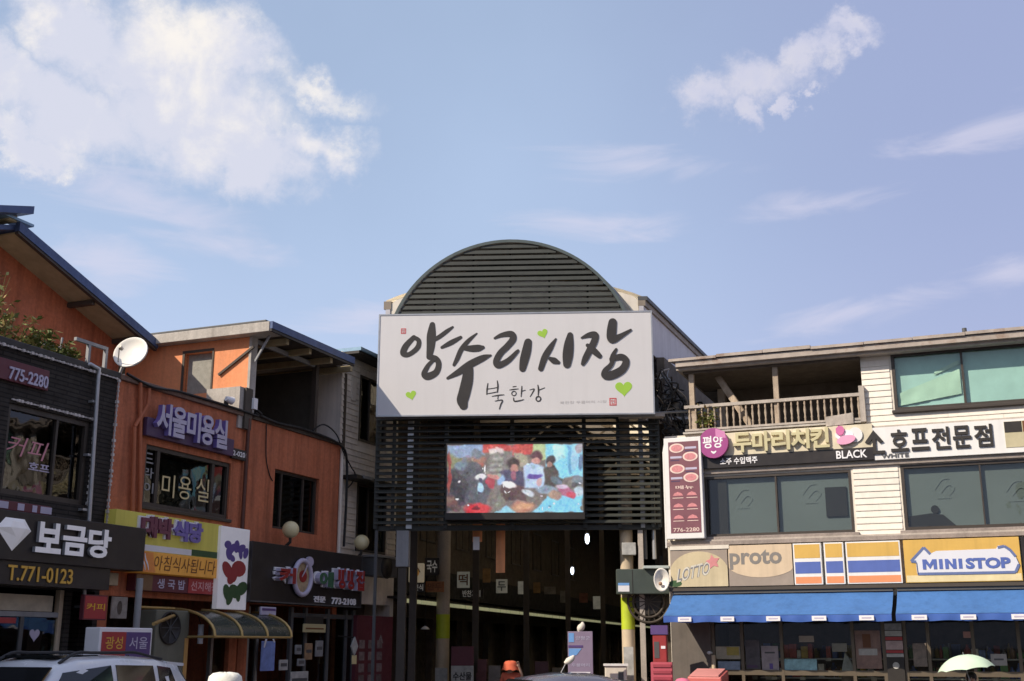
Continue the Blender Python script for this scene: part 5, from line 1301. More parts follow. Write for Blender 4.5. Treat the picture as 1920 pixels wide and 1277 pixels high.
# dark ceiling under the roof, carried by trusses
t.part('ceiling', extr([(ax0 - 16, az0 + .02), (ax0 - .01, az0 + .02), (ax0 - .01, az0 + .06), (ax0 - 16, az0 + .06)], .6, ARC_L - .21, m_darkr))  # wide unseen side ceiling, added to shut sky light out
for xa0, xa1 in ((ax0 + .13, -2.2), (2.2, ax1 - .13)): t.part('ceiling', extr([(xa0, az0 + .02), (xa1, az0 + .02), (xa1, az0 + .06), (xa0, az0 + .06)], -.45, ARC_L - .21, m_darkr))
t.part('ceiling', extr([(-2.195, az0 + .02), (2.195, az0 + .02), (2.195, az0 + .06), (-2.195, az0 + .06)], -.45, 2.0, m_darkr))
pr = None
for k in range(13):
    q = lane(0, 1.5 + k * 4)
    mb = MB(); 
    for x in (ax0 + .2, ax1 - .2): 
        w_ = lane(x, 1.5 + k * 4); mb.box(w_[0] - .09, w_[0] + .09, w_[1] - .09, w_[1] + .09, 0.06, az0 + .0, m_beam)
    if pr is None: pr = t.part('support', mb); q0 = q
    else: t.copy_part(pr, (q[0] - q0[0], q[1] - q0[1], 0))
pr = None
for k in range(13):
    q = lane(0, 1.5 + k * 4); a, c = lane(ax0 + .3, 1.5 + k * 4), lane(ax1 - .3, 1.5 + k * 4)
    mb = MB(); mb.bar((a[0], a[1], az0 - .1), (c[0], c[1], az0 - .1), .12, m_beamw); mb.bar((a[0], a[1], az0 - .9), (c[0], c[1], az0 - .9), .1, m_beamw)
    for j in range(6):
        f0, f1 = j / 6, (j + 1) / 6
        mb.bar((a[0] + (c[0] - a[0]) * f0, a[1], az0 - (.1 if j % 2 else .9)), (a[0] + (c[0] - a[0]) * f1, c[1], az0 - (.9 if j % 2 else .1)), .06, m_beamw)
    if pr is None: pr = t.part('truss', mb); q0 = q
    else: t.copy_part(pr, (q[0] - q0[0], q[1] - q0[1], 0))

for dx_, dz_, m2 in ((-.35, -1.45, m_white), (-.35, -1.85, m_beamw), (-.9, -1.3, m_beamw)):
    t.part('roof_beam', extr([(ax1 + dx_, az0 + dz_), (ax1 + dx_ + .10, az0 + dz_), (ax1 + dx_ + .10, az0 + dz_ + .12), (ax1 + dx_, az0 + dz_ + .12)], 0.6, 22, m2))
lt = None
for k in range(14):
    a, c = lane(ax1 - .30, 1 + k * 1.4), lane(ax1 - .30, 1.7 + k * 1.4); mb = MB(); mb.bar((a[0], a[1], az0 - 1.73), (c[0], c[1], az0 - 1.45), .05, m_white)
    if lt is None: lt = t.part('lattice', mb); q0 = a
    else: t.copy_part(lt, (a[0] - q0[0], a[1] - q0[1], 0))
# left row of market stalls seen along the lane
IF = Frame(-0.0902 * 31, 31, 76)
zl0 = IF.px(760, 1126)[1]
t = T('market_shop_row', 'long dark row of market shops with lime edged canopy inside the arcade', 'building', IF, (15, 1, 0))
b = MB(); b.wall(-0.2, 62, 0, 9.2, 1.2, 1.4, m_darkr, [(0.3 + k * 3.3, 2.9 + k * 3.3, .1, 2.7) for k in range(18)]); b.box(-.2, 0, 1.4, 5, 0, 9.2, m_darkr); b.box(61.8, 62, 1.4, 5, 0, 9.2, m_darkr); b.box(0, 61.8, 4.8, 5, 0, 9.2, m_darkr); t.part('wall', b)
b = MB(); b.box(0.03, 61, 0.02, 1.19, zl0 + .06, zl0 + .12, m_dark); t.part('canopy', b)
L0 = 0.05
k = 0; pc = None
while L0 < 60:
    ln = 1.26
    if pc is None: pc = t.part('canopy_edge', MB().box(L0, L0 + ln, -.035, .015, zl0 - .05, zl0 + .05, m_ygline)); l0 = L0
    else: t.copy_part(pc, (L0 - l0, 0, 0))
    L0 += ln + .14
t.part('canopy_rail', MB().box(0.03, 61, .016, .06, zl0 - .055, zl0 + .057, m_beam))
b = MB(); b.box(0.2, 61, .9, 1.19, zl0 + .3, zl0 + 1.1, mat('near_black_board', (.012, .011, .010), .7)); t.part('sign_band', b)  # band in one even near-black colour
for k in range(8):
    x = 1.0 + k * 3.8
    window(t, x, x + 1.6, 5.0, 6.6, 1.17, [x + .8], m_frame, m_darkr, fw=.06, depth=.05)
b = MB()
for k in range(18): b.box(0.4 + k * 3.3, 2.8 + k * 3.3, 2.2, 2.6, .1, 2.4, m_lambent)
t.part('stock', b)
t = T('market_shop_row', 'dark right hand row of market shops behind the cream gate post', 'building', AF, (4.5, 6, 0))
mbr = extr([(ax1 + .06, 0), (ax1 + .26, 0), (ax1 + .26, az0 - .05), (ax1 + .06, az0 - .05)], 0.9, ARC_L, m_darkr); t.part('wall', mbr)
t.part('canopy', extr([(ax1 - .9, 2.95), (ax1 + .05, 2.95), (ax1 + .05, 3.05), (ax1 - .9, 3.05)], 1.2, ARC_L - 1, m_dark))
t.part('sign_band', extr([(ax1 - .1, 3.2), (ax1 + .05, 3.2), (ax1 + .05, 4.1), (ax1 - .1, 4.1)], 1.2, ARC_L - 1, m_dkgrey))
# signs hanging over the canopy
def isign(x0, y0, x1, y1, d, m, label, txt=None, tm=None, name='hanging_sign', rnd=False):
    """box sign standing out from the row, facing the gate"""
    F = Frame(*IF.world(0, 0)[:2], -3)
    # plane facing the viewer at distance d along the row
    w = IF.world(d, 0.3); F = Frame(w.x, w.y, -3)
    r = F.rect(x0, y0, y1, x1, y0, y1, 0)
    t_ = T(name, label, 'sign', F, ((r[0] + r[1]) / 2, .08, r[2]))
    b_ = MB(); b_.box(r[0], r[1], 0, .14, r[2], r[3], m); t_.part('board', b_, bevel=.03 if rnd else .008)
    if txt: t_.part('lettering', MB().text(txt, r[0] + (r[1] - r[0]) * .12, r[1] - (r[1] - r[0]) * .12, r[2] + (r[3] - r[2]) * .15, r[3] - (r[3] - r[2]) * .15, -.004, tm, .02))
    return t_, r
m_cup = mat('cream_lightbox', (0.60, 0.52, 0.38), .5, var=.2, scale=4, emit=(.60, .50, .34, .20)); m_paleglow = mat('pale_glow_sign', (0.55, 0.54, 0.48), .5, var=.3, scale=5, emit=(.55, .54, .46, .10)); m_letw2 = mat('dim_white_print', (.6, .58, .54), .5, emit=(.6, .58, .52, .10))  # pale signs and print glow faintly, standing in for reflected daylight
tt, r = isign(766, 1056, 795, 1092, 1.2, m_cup, 'cream round cornered sign with brown print over the left market canopy', rnd=True)
b = MB(); cx, cz = (r[0] + r[1]) / 2, (r[2] + r[3]) / 2
b.disc(cx, cz, .08, .10, -.006, m_or2, 14); b.brush([(cx - .1, cz + .02, .03), (cx, cz + .15, .03), (cx + .1, cz + .02, .03)], m_brown, -.008); b.brush([(cx, cz - .02, .03), (cx, cz - .16, .03)], m_brown, -.009); tt.part('print', b)
isign(774, 1093, 796, 1110, 1.3, m_dark, 'small dark plate with pale letters just below the cream sign', '분식', m_letw2)
isign(797, 1046, 823, 1078, 1.5, m_dark, 'dark plate with grey letters right of the cream sign', '국수', m_letw2)
isign(798, 1090, 832, 1110, 1.6, mat('dim_orange_sign', (.30, .12, .04), .6, var=.3, scale=6), 'dim orange plate over the canopy right of the cream sign', '만두', m_brown)
isign(857, 1072, 880, 1102, 4.2, m_paleglow, 'grey faintly glowing sign hanging over the middle of the market canopy', '떡', m_brown)
isign(862, 1104, 906, 1122, 4.4, m_dark, 'dark lettered plate over the middle of the market canopy', '반찬가게', m_letw2)
isign(930, 1086, 951, 1112, 8.5, m_paleglow, 'small pale sign further down the canopy, left of the narrowest sign', '두', m_dkgrey)
isign(971, 1090, 988, 1114, 11.5, m_paleglow, 'narrowest pale sign deepest above the market canopy')
isign(1112, 1118, 1132, 1142, 18, m_paleglow, 'bent grey sign near the far end of the market canopy')
rng = random.Random(3)
for k, (x0, y0, w_, h_, d_, lab) in enumerate(((905, 1066, 14, 26, 6.3, 'thin amber plate hanging between the two lettered signs over the canopy'), (1000, 1092, 13, 20, 14, 'small amber plate deep in the lane left of the lit lamps'), (1020, 1100, 22, 14, 16, 'wide dim plate deep in the lane below the smaller lit lamp'), (1050, 1108, 14, 22, 19, 'tall dim plate deep in the lane right of the wide dim plate'), (1086, 1112, 16, 18, 24, 'dim plate near the far end of the lane'))):
    isign(x0, y0, x0 + w_, y0 + h_, d_, mat('dim_plate', ((.34, .20, .08), (.30, .18, .07), (.22, .20, .18), (.20, .19, .17), (.24, .10, .07))[k], .6, var=.4, scale=6), lab)
for x0, y0, x1, y1, lab in ((886, 975, 904, 1016, 'short orange hanging banner just below the video screen'), (930, 980, 947, 1074, 'long orange hanging banner right of the short orange banner')):
    F = Frame(*AF.world(0, .75)[:2], -3); r = F.rect(x0, y0, y1, x1, y0, y1); 
    tb = T('hanging_banner', lab, 'banner', F, ((r[0] + r[1]) / 2, 0, r[2]), 'orange banners below the screen')
    nb = 8; mb = MB(); V = []
    for j in range(nb + 1):
        z = r[2] + (r[3] - r[2]) * j / nb
        for i in range(5): V.append((r[0] + (r[1] - r[0]) * i / 4, .03 * math.sin(i * 1.6 + j * .3), z))
    mb.add(V, [(j * 5 + i, j * 5 + i + 1, (j + 1) * 5 + i + 1, (j + 1) * 5 + i) for j in range(nb) for i in range(4)], m_orban, True); tb.part('cloth', mb)
    if y1 < 1030: tb.part('white_end', MB().box(r[0] + .02, r[1] - .06, -.05, -.04, r[2] - .2, r[2] + .12, m_letw))
    tb.part('cord', MB().tube([((r[0] + r[1]) / 2, 0, r[3]), ((r[0] + r[1]) / 2, 0, r[3] + 2.0)], .01, m_cable, 5))
m_lampon = mat('lit_lamp', (.8, .85, .95), .4, emit=(.80, .88, 1.0, 4.0))
for x0, y0, d, s_, lab in ((1101, 1010, 6, .065, 'larger lit white lamp hanging in the dark arcade'), (1073, 1070, 11, .055, 'smaller lit white lamp deeper in the dark arcade')):
    F = Frame(*AF.world(0, d)[:2], -3); x, z = F.px(x0, y0)
    tl = T('hanging_lamp', lab, 'lamp', F, (x, 0, z)); tl.part('bulb', MB().ball((x, 0, z), s_, m_lampon, 12, 2.4)); tl.part('housing', MB().lathe([(s_ * 1.1, s_ * 2.0), (s_ * 1.0, s_ * 2.7), (s_ * .3, s_ * 2.9)], (x, 0, z), m_dkgrey, 12)); tl.part('cord', MB().tube([(x, 0, z + s_ * 2.9), (x, 0, az0 + .02)], .012, m_cable, 5))
# goods board and crates by the left column
F = Frame(*AF.world(0, 4.2)[:2], -3); r = F.rect(846, 1212, 1275, 888, 1212, 1275)
tb = T('notice_board', 'maroon and white stall board standing right of the left arcade column', 'sign', F, ((r[0] + r[1]) / 2, 0, .06)); zm = r[2] + (r[3] - r[2]) * .42
tb.part('board', MB().box(r[0], r[1], 0, .06, zm + .004, r[3], m_maroon)); tb.part('panel', MB().box(r[0], r[1], -.01, .06, .06, zm, m_paper)); tb.part('lettering', MB().text('수산물', r[0] + .05, r[1] - .05, zm - .38, zm - .16, -.016, m_dark, .03))
x, z = F.px(797, 1180); tl = T('hanging_lamp', 'small white cone lamp under the market canopy', 'lamp', F, (x, 0, z)); tl.part('shade', MB().lathe([(.13, 0), (.08, .05), (.02, .09)], (x, 0, z), m_letw, 14)); tl.part('cord', MB().tube([(x, 0, z + .09), (x, 0, az0)], .01, m_cable, 5))
rng = random.Random(9)
for k, (x0, y0, x1, col, lab) in enumerate(((893, 1236, 912, (.16, .07, .08), 'dim maroon carton stacked left of the person in the orange hat'), (914, 1248, 938, (.24, .22, .21), 'grey carton beside the person in the orange hat'), (1002, 1240, 1030, (.12, .06, .07), 'dull red carton right of the person in the orange hat'), (1034, 1252, 1060, (.20, .16, .12), 'brown carton left of the mauve sign'))):
    F = Frame(*AF.world(0, 5.5 + k * .4)[:2], -3); r = F.rect(x0, y0, 1300, x1, y0, 1300); tk = T('carton', lab, 'box', F, ((r[0] + r[1]) / 2, .2, .06), 'cartons stacked in the market entrance'); zt_ = r[3]; nb = 4
    for j in range(nb): tk.part('box', MB().box(r[0] + rng.uniform(0, .04), r[1] - rng.uniform(0, .04), 0, .45, .06 + (zt_ - .06) * j / nb, .06 + (zt_ - .06) * (j + 1) / nb - .006, mat('carton_colour', col, .8, var=.3, scale=4)))
# blue grey pylon sign with a small lamp
F = Frame(*AF.world(0, -1.2)[:2], -3); r = F.rect(1065, 1184, 1300, 1112, 1184, 1300)
tp = T('pylon_sign', 'mauve upright information sign with blue corner in the market entrance', 'sign', F, ((r[0] + r[1]) / 2, 0, 0))
m_mauve = mat('mauve_board', (.27, .21, .29), .5, var=.08); m_sky = mat('blue_print', (.17, .36, .68), .5)
tp.part('board', MB().box(r[0], r[1], 0, .16, 0.0, r[3], m_mauve), bevel=.01)
W_, z1_ = r[1] - r[0], r[3]; zf = lambda py: F.px(1088, py)[1]
b = MB(); b.box(r[0] + .02, r[0] + W_ * .25, -.006, -.001, zf(1204), zf(1187), m_sky); b.box(r[0] + .01, r[0] + W_ * .6, -.008, -.001, zf(1214), zf(1210), m_violet); b.prism([(r[0] + .02, zf(1216)), (r[0] + W_ * .55, zf(1216)), (r[0] + W_ * .35, zf(1228)), (r[0] + .02, zf(1232))], -.006, -.001, m_sky)
b.prism([(r[0] + .05, zf(1260)), (r[1] - .05, zf(1260)), (r[1] - .1, zf(1264)), (r[0] + W_ * .5, zf(1267)), (r[0] + .1, zf(1265))], -.006, -.001, m_letw); tp.part('print', b)
tp.part('lettering', MB().text('양평군', r[0] + W_ * .32, r[1] - .06, zf(1200), zf(1193), -.006, m_letlav, .01)); tp.part('lettering', MB().text('두물머리', r[0] + .08, r[1] - .08, zf(1250), zf(1244), -.006, m_letlav, .01))
x, z = F.px(1090, 1177); tl = T('spot_lamp', 'small white leaf shaped lamp perched on top of the mauve sign', 'lamp', F, (x, .05, r[3])); tl.part('head', MB().tube(catmull([(x - .06, .05, z - .10, .02), (x - .03, .05, z - .03, .075), (x + .02, .05, z + .05, .07), (x + .03, .05, z + .13, .015)], 5), .06, m_cream, 10)); tl.part('stem', MB().box(x - .07, x - .05, .03, .07, r[3], z - .07, m_dkgrey))
# things at the foot of the cream post
F = Frame(*AF.world(0, 0)[:2], -3); r = F.rect(1135, 1249, 1300, 1176, 1249, 1300, -.35)
tb = T('utility_cabinet', 'cream metal utility cabinet at the foot of the cream gate post', 'cabinet', F, ((r[0] + r[1]) / 2, -.2, 0)); tb.part('body', MB().box(r[0], r[1], -.35, .05, 0, r[3], m_cream), bevel=.02); tb.part('top', MB().box(r[0] - .03, r[1] + .03, -.38, .08, r[3] + .003, r[3] + .05, m_white)); tb.part('vent', MB().box(r[1] - .2, r[1] - .08, -.362, -.348, r[3] - .35, r[3] - .12, m_dkgrey))
r = A_(1166, 1018, 1040, 1192, 1018, 1042, .2); tb = T('meter_box', 'pale square meter box strapped to the cream gate post', 'box', AF, ((r[0] + r[1]) / 2, .25, r[2])); tb.part('box', MB().box(r[0], r[1], .10, .298, r[2], r[3], m_paper), bevel=.01); tb.part('strap', MB().tube([(xp + .16 * math.cos(a * .4), .46 + .16 * math.sin(a * .4), (r[2] + r[3]) / 2) for a in range(17)], .012, m_galv, 5))
r = A_(1156, 1066, 1113, 1257, 1068, 1114, -.1); tb = T('control_cabinet', 'long dark green cabinet fixed across the cream post beside the lotto sign', 'cabinet', AF, ((r[0] + r[1]) / 2, 0, r[2])); tb.part('body', MB().box(r[0], r[1], -.12, .29, r[2], r[3], m_grnbox), bevel=.012); xm = AF.px(1186, 1090, -.1)[0]
tb.part('seam', MB().box(xm - .008, xm + .008, -.125, -.119, r[2] + .02, r[3] - .02, m_dark)); q = A_(1159, 1098, 1111, 1180, 1098, 1111, -.1); tb.part('sticker', MB().box(q[0], q[1], -.127, -.1195, q[2] + .02, q[3], m_letw)); tb.part('sticker', MB().box(q[0], q[1], -.127, -.1195, q[3] + .003, q[3] + .06, m_sky))
q = A_(1206, 1054, 1064, 1254, 1058, 1066, -.1); tb = T('duct_tray', 'pale flat metal tray lying on the green cabinet', 'tray', AF, ((q[0] + q[1]) / 2, 0, r[3])); tb.part('tray', MB().box(q[0], q[1], -.25, .3, r[3] + .004, r[3] + .07, mat('pale_green_metal', (.45, .50, .47), .5)), bevel=.01)
x, z = AF.px(1242, 1086, -.5)
tb = T('loudspeaker', 'white horn loudspeaker mounted at the right end of the green cabinet', 'loudspeaker', AF, (x, -.3, z))
V = Vector((-.18, -.95, -.12)).normalized(); qq = V.to_track_quat('Z', 'Y'); mb = MB(); prof = [(.05, -.22), (.06, -.08), (.11, .02), (.20, .10), (.225, .115), (.225, .125), (.19, .105), (.09, .03), (.03, 0.0), (.001, .0)]
vs_ = [qq @ Vector((p * .82 * math.cos(2 * math.pi * k / 22), p * 1.2 * math.sin(2 * math.pi * k / 22), h)) + Vector((x, -.42, z)) for p, h in prof for k in range(22)]
mb.add(vs_, [(i * 22 + k, i * 22 + (k + 1) % 22, (i + 1) * 22 + (k + 1) % 22, (i + 1) * 22 + k) for i in range(len(prof) - 1) for k in range(22)], m_dish, True); tb.part('horn', mb)
tb.part('driver', MB().tube([Vector((x, -.42, z)) - V * .20, Vector((x, -.42, z)) - V * .30], .075, m_grey, 12)); c = Vector((x, -.42, z)); tb.part('core', MB().ball(tuple(c + V * .10 + Vector((-.03, 0, -.09))), .045, mat('brown_core', (.35, .2, .12), .6), 10))
x, z = AF.px(1216, 1128, .1)
tb = T('iron_wheel', 'large dark round iron grille hanging below the green cabinet', 'ornament', AF, (x, .15, z)); mb = MB()
for rr_ in (.48, .36): mb.tube([(x + rr_ * math.cos(2 * math.pi * k / 32), .15, z + rr_ * math.sin(2 * math.pi * k / 32)) for k in range(33)], .03, m_beam, 6)
for k in range(20): a = 2 * math.pi * k / 20; mb.bar((x + .36 * math.cos(a), .15, z + .36 * math.sin(a)), (x + .48 * math.cos(a), .15, z + .48 * math.sin(a)), .02, m_beam)
for k in range(6): a = math.pi * k / 6; mb.bar((x + .36 * math.cos(a), .16, z + .36 * math.sin(a)), (x - .36 * math.cos(a), .16, z - .36 * math.sin(a)), .025, m_beam)
tb.part('grille', mb); tb.part('hub', MB().disc(x, z, .3, .3, .17, m_dark, t=.03))
# tangle of cables between gate and right building
rng = random.Random(11)
tc_ = T('cable_bundle', 'messy bundle of dark utility cables between market sign and balcony', 'cable', AF, (4.0, 1.2, 6.0)); mb = MB()
for k in range(48):
    y0, y1 = rng.uniform(.6, 2.0), rng.uniform(.6, 2.0); a = AF.px(rng.uniform(1228, 1262), rng.uniform(690, 790), y0); c = AF.px(rng.uniform(1250, 1318), rng.uniform(760, 830), y1)
    P = [(a[0], y0, a[1])] + [(a[0] + (c[0] - a[0]) * f + rng.uniform(-.25, .25), y0 + (y1 - y0) * f, a[1] + (c[1] - a[1]) * f + rng.uniform(-.35, .3)) for f in (.25, .5, .75)] + [(c[0], y1, c[1])]
    mb.tube(catmull(P, 5), rng.uniform(.012, .032), rng.choice([m_cable, m_dkgrey, m_grey, m_beam, m_beamw]), 5)
tc_.part('strand', mb, kind='stuff')
x = AF.px(1268, 770, 1.3)[0]
tq = T('utility_pole', 'slim grey utility pole carrying the cable bundle beside the gate', 'pole', AF, (x, 1.3, 0)); tq.part('pole', MB().tube([(x, 1.3, 0, .11), (x, 1.3, 7.9, .085)], .1, m_conc, 12)); tq.part('crossarm', MB().box(x - .55, x + .35, 1.14, 1.20, 7.45, 7.52, m_galv)); tq.part('splice_box', MB().tube([(x - .35, 1.1, 7.2), (x + .15, 1.1, 7.05)], .10, m_dkgrey, 10))
x0, z0 = AF.px(1222, 775, -.2); tq = T('conduit', 'thin pale steel rail running from the market sign to the balcony', 'pipe', AF, (x0, -.2, z0)); x1, z1 = AF.px(1292, 768, -.2); tq.part('pipe', MB().tube([(x0, -.2, z0), (x1, .3, z1 + .05)], .03, m_galv, 8)); x2, z2 = AF.px(1160, 778, -.3); tq.part('channel', MB().box(x2, x0 + .3, -.34, -.05, z0 - .10, z0 - .03, m_beamw))

# ================================================================== RIGHT BUILDING
RB = T('shop_building', 'cream sided three storey shop building with balcony and dark windows on the right', 'building', RF, (5, 0, 0))
z3b, z3t = RF.px(1690, 769)[1], RF.px(1690, 662)[1]
zr = RF.px(1620, 664, -.3)[1]                           # underside of the eave
zsT, zsB = RF.px(1780, 793, -.12)[1], RF.px(1780, 855, -.12)[1]
z2t, z2b = RF.px(1592, 880)[1], RF.px(1592, 998)[1]
zsill = RF.px(1592, 1006)[1]
zfT, zfB = RF.px(1600, 1016, -.2)[1], RF.px(1600, 1095, -.2)[1]
B0, B1 = RF.px(1292, 760)[0], RF.px(1616, 720)[0]
zbf = RF.px(1500, 800)[1]
W3 = (RF.px(1673, 710)[0], 9.9, z3b, z3t)
W2a = (RF.px(1322, 940)[0], RF.px(1598, 930)[0], z2b, z2t)
W2b = (RF.px(1692, 930)[0], 9.9, z2b, z2t + .03)
W2c = (10.6, 14.6, z2b, z2t + .03); W3c = (10.6, 14.6, z3b, z3t)
shopo = (0.75, 15.2, 0.13, 2.95)
b = MB()
b.wall(0.10, 16, 0, zbf - .02, 0.03, .25, m_cream, [W2a, W2b, W2c, shopo])
b.wall(B1, 16, zbf - .02, zr, 0.03, .25, m_cream, [W3, W3c])
b.box(0.10, .30, .25, 9, 0, zbf - .02, m_cream); b.box(15.8, 16, .25, 9, 0, zr, m_cream); b.box(.3, 15.8, 8.8, 9, 0, zr, m_cream)
b.box(.3, 15.8, .25, 8.8, 3.0, 3.15, m_darkr); b.box(.3, 15.8, .25, 8.8, zbf - .25, zbf - .03, m_conc)
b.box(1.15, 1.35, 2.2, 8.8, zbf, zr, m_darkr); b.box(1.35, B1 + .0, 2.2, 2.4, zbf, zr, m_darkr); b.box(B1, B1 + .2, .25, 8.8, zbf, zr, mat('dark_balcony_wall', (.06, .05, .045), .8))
RB.part('wall', b)
siding(RB, 0.10, 16, 3.95, zr, 0.028, 0.142, m_siding, [(B0 - 2, B1, zbf - .3, 20)] + [(w[0] - .05, w[1] + .05, w[2] - .05, w[3] + .05) for w in (W3, W2a, W2b, W2c, W3c)] + [(0.1, 16, zsB - .06, zsT + .03), (0.1, 1.0, 3.9, 6.9)])
m_curt = mat('teal_curtain', (0.58, 0.68, 0.635), .6, var=.2, scale=.8); m_blind = mat('grey_blind', (0.225, 0.25, 0.238), .5, var=.12, scale=.6)
m_sheet = mat('crumpled_sheet', (0.66, 0.72, 0.58), .6, var=.15, scale=1.0)
mid3 = RF.px(1806, 710)[0]
fr = window(RB, *W3, 0.02, [mid3, mid3 + 2.3], m_frame, m_glasst, fw=.07, depth=.12, back=m_curt, backd=.14, sill=m_frame)
b = MB(); z0, z1 = z3b + .12, z3t - .42
def sheet(mb, u0, u1, za, zb2, zc, zd, y, m, seed):
    rng2 = random.Random(seed); n = 16; V = []
    for i in range(n + 1):
        f = i / n; x = u0 + (u1 - u0) * f; lo = za + (zb2 - za) * f; hi = zc + (zd - zc) * f
        for j in range(5): V.append((x, y + rng2.uniform(-.012, .012), lo + (hi - lo) * j / 4))
    mb.add(V, [(i * 5 + j, (i + 1) * 5 + j, (i + 1) * 5 + j + 1, i * 5 + j + 1) for i in range(n) for j in range(4)], m, True)
sheet(b, W3[0] + .1, mid3 - .06, z0, z0 + .18, z0 + .28, z0 + .75, .115, m_sheet, 1); sheet(b, W3[0] + .9, mid3 - .06, z0 + .65, z0 + .85, z0 + .72, z0 + .95, .125, m_sheet, 2)
RB.part('crumpled_sheet', b, fr)
mid2 = RF.px(1456, 940)[0]
fr = window(RB, *W2a, 0.02, [mid2], m_frame, m_glassg, fw=.06, depth=.12, back=m_blind, backd=.13, mull=.04)
m_etch = mat('frosted_print', (.25, .278, .266), .6)
def doodle(t, fr, cx, cz, y, s=1.0):
    mb = MB(); mb.brush([(cx - .25 * s, cz, .014), (cx - .05 * s, cz + .25 * s, .018), (cx + .15 * s, cz + .28 * s, .012)], m_etch, y); mb.brush([(cx - .1 * s, cz - .1 * s, .012), (cx + .1 * s, cz + .1 * s, .02), (cx + .25 * s, cz, .014), (cx + .1 * s, cz - .18 * s, .012)], m_etch, y - .0004); mb.brush([(cx - .2 * s, cz - .25 * s, .012), (cx + .15 * s, cz - .25 * s, .012)], m_etch, y - .0008); t.part('etched_print', mb, fr)
x, z = RF.px(1392, 935); doodle(RB, fr, x, z, .1294, .8); x, z = RF.px(1520, 925); doodle(RB, fr, x, z, .1294, .8)
RB.part('curtain', MB().box(W2a[0] + .065, RF.px(1362, 940)[0], .105, .14, z2b + .065, z2t - .065, m_dark), fr)
r = R_(1548, 914, 968, 1588, 912, 968, .1); RB.part('dark_panel', MB().box(r[0], r[1], .105, .14, r[2], r[3], m_dark), fr)
mid2b = RF.px(1842, 930)[0]
fr = window(RB, *W2b, 0.02, [mid2b, mid2b + 2.2], m_frame, m_glassg, fw=.07, depth=.12, back=m_blind, backd=.13, mull=.03)
x, z = RF.px(1770, 915); doodle(RB, fr, x, z, .1294, .8); x, z = RF.px(1905, 920); doodle(RB, fr, x, z, .1294, .8)
r = R_(1706, 965, 985, 1770, 963, 984, .25); RB.part('seat_back', MB().prism([(r[0], z2b + .075), (r[1] + .25, z2b + .075), (r[1], r[3] - .04), (r[1] - .25, r[3]), (r[0], r[3] - .05)], .105, .14, m_dark), fr); x, z = RF.px(1753, 955, .1); RB.part('seat_back', MB().disc(x, z, .085, .09, .105, m_dark, 16, .04), fr)
window(RB, *W2c, 0.02, [12.6], m_frame, m_glassg, fw=.07, depth=.12, back=m_blind, backd=.13); window(RB, *W3c, 0.02, [12.6], m_frame, m_glasst, fw=.07, depth=.12, back=m_curt)
for w in (W2a, W2b):
    b = MB(); b.box(w[0] - .1, w[1] + .1, -.06, .10, w[2] - .075, w[2] - .004, m_ledge); RB.part('sill', b, bevel=.01)
b = MB(); b.box(.12, 16, -.16, .027, zfT + .03, zsill - .02, m_ledge); b.box(.12, 16, -.12, .027, zsill - .018, zsill + .02, m_beamw); RB.part('ledge', b)
b = MB(); b.box(W2a[0] - .15, 16, -.05, .0, W2a[3] + .055, zsB - .065, m_ledge); RB.part('head_band', b)
# roof
zt0 = RF.px(1900, 615, -.45)[1]; zrt = RF.px(1300, 672, -.45)[1]
b = MB(); b.box(B0 - .22, 16.3, -.28, 9.2, zr + .002, zr + .20, m_beamw); rf2 = RB.part('roof', b)
n = 14; pan = None; u = B0 - .36
while u < 16:
    w_ = 1.2 * random.uniform(.85, 1.15); zz = zr + .22 + random.uniform(-.012, .012)
    RB.part('roof_sheet', MB().prismx([(-.45, zz - .02), (-.45, zz + .05 + random.uniform(-.01, .01)), (4.0, zz + .55), (4.0, zz + .5)], u, u + w_ - .012, m_rust), rf2); u += w_
b = MB(); b.box(B0 - .2, 16.2, -.40, -.285, zr + .06, zr + .19, m_rust); RB.part('eave_trim', b, rf2)
RB.part('soffit', MB().box(B0 - .1, B1 - .002, -.10, 2.19, zr - .06, zr - .001, m_darkr), rf2)  # dark sheet added so the balcony ceiling reads shaded
x, z = RF.px(1808, 618, -.4); RB.part('vent_stub', MB().tube([(x, -.2, z - .1), (x, -.2, z + .08)], .05, m_dkgrey, 8), rf2)
# balcony
bal = RB.part('balcony', MB().box(B0 - .15, B1, -.10, 2.2, zbf - .012, zbf + .03, m_conc))
for px_ in (1298, 1456):
    x = RF.px(px_, 740, .02)[0]; RB.part('post', MB().box(x - .06, x + .06, -.04, .08, zbf + .031, zr - .062, m_wood), bal)
x = RF.px(1352, 740, 1.9)[0]; RB.part('post', MB().box(x - .09, x + .09, 1.9, 2.1, zbf + .031, zr - .062, m_beamw), bal)
a, c = RF.px(1345, 705, .5), RF.px(1408, 798, .1); RB.part('plank', MB().bar((a[0], .5, a[1]), (c[0], .1, c[1]), .05, m_wood, .16), bal)
zrt_ = RF.px(1456, 752, -.06)[1]
RB.part('top_rail', MB().box(B0 - .1, B1 - .02, -.10, -.02, zrt_ - .03, zrt_ + .045, m_beamw), bal)
RB.part('bottom_rail', MB().box(B0 - .1, B1 - .02, -.09, -.03, zbf + .05, zbf + .10, m_beamw), bal)
hb = zrt_ - .03 - (zbf + .10); bp = None
nbal = 27
for k in range(nbal):
    x = B0 + .02 + (B1 - B0 - .12) * k / (nbal - 1)
    if bp is None:
        z0 = zbf + .101
        bp = RB.part('baluster', MB().lathe([(.022, 0), (.022, hb * .15), (.030, hb * .2), (.018, hb * .3), (.034, hb * .55), (.018, hb * .78), (.028, hb * .84), (.022, hb * .87), (.022, hb - .002)], (x, -.06, z0), m_wood, 6), bal); xb0 = x
    else: RB.copy_part(bp, (x - xb0, 0, 0), bal)
x = RF.px(1618, 770, -.06)[0]; RB.part('newel_post', MB().box(x - .06, x + .06, -.12, 0.0, zbf - .0, zrt_ + .20, m_beamw), bal)
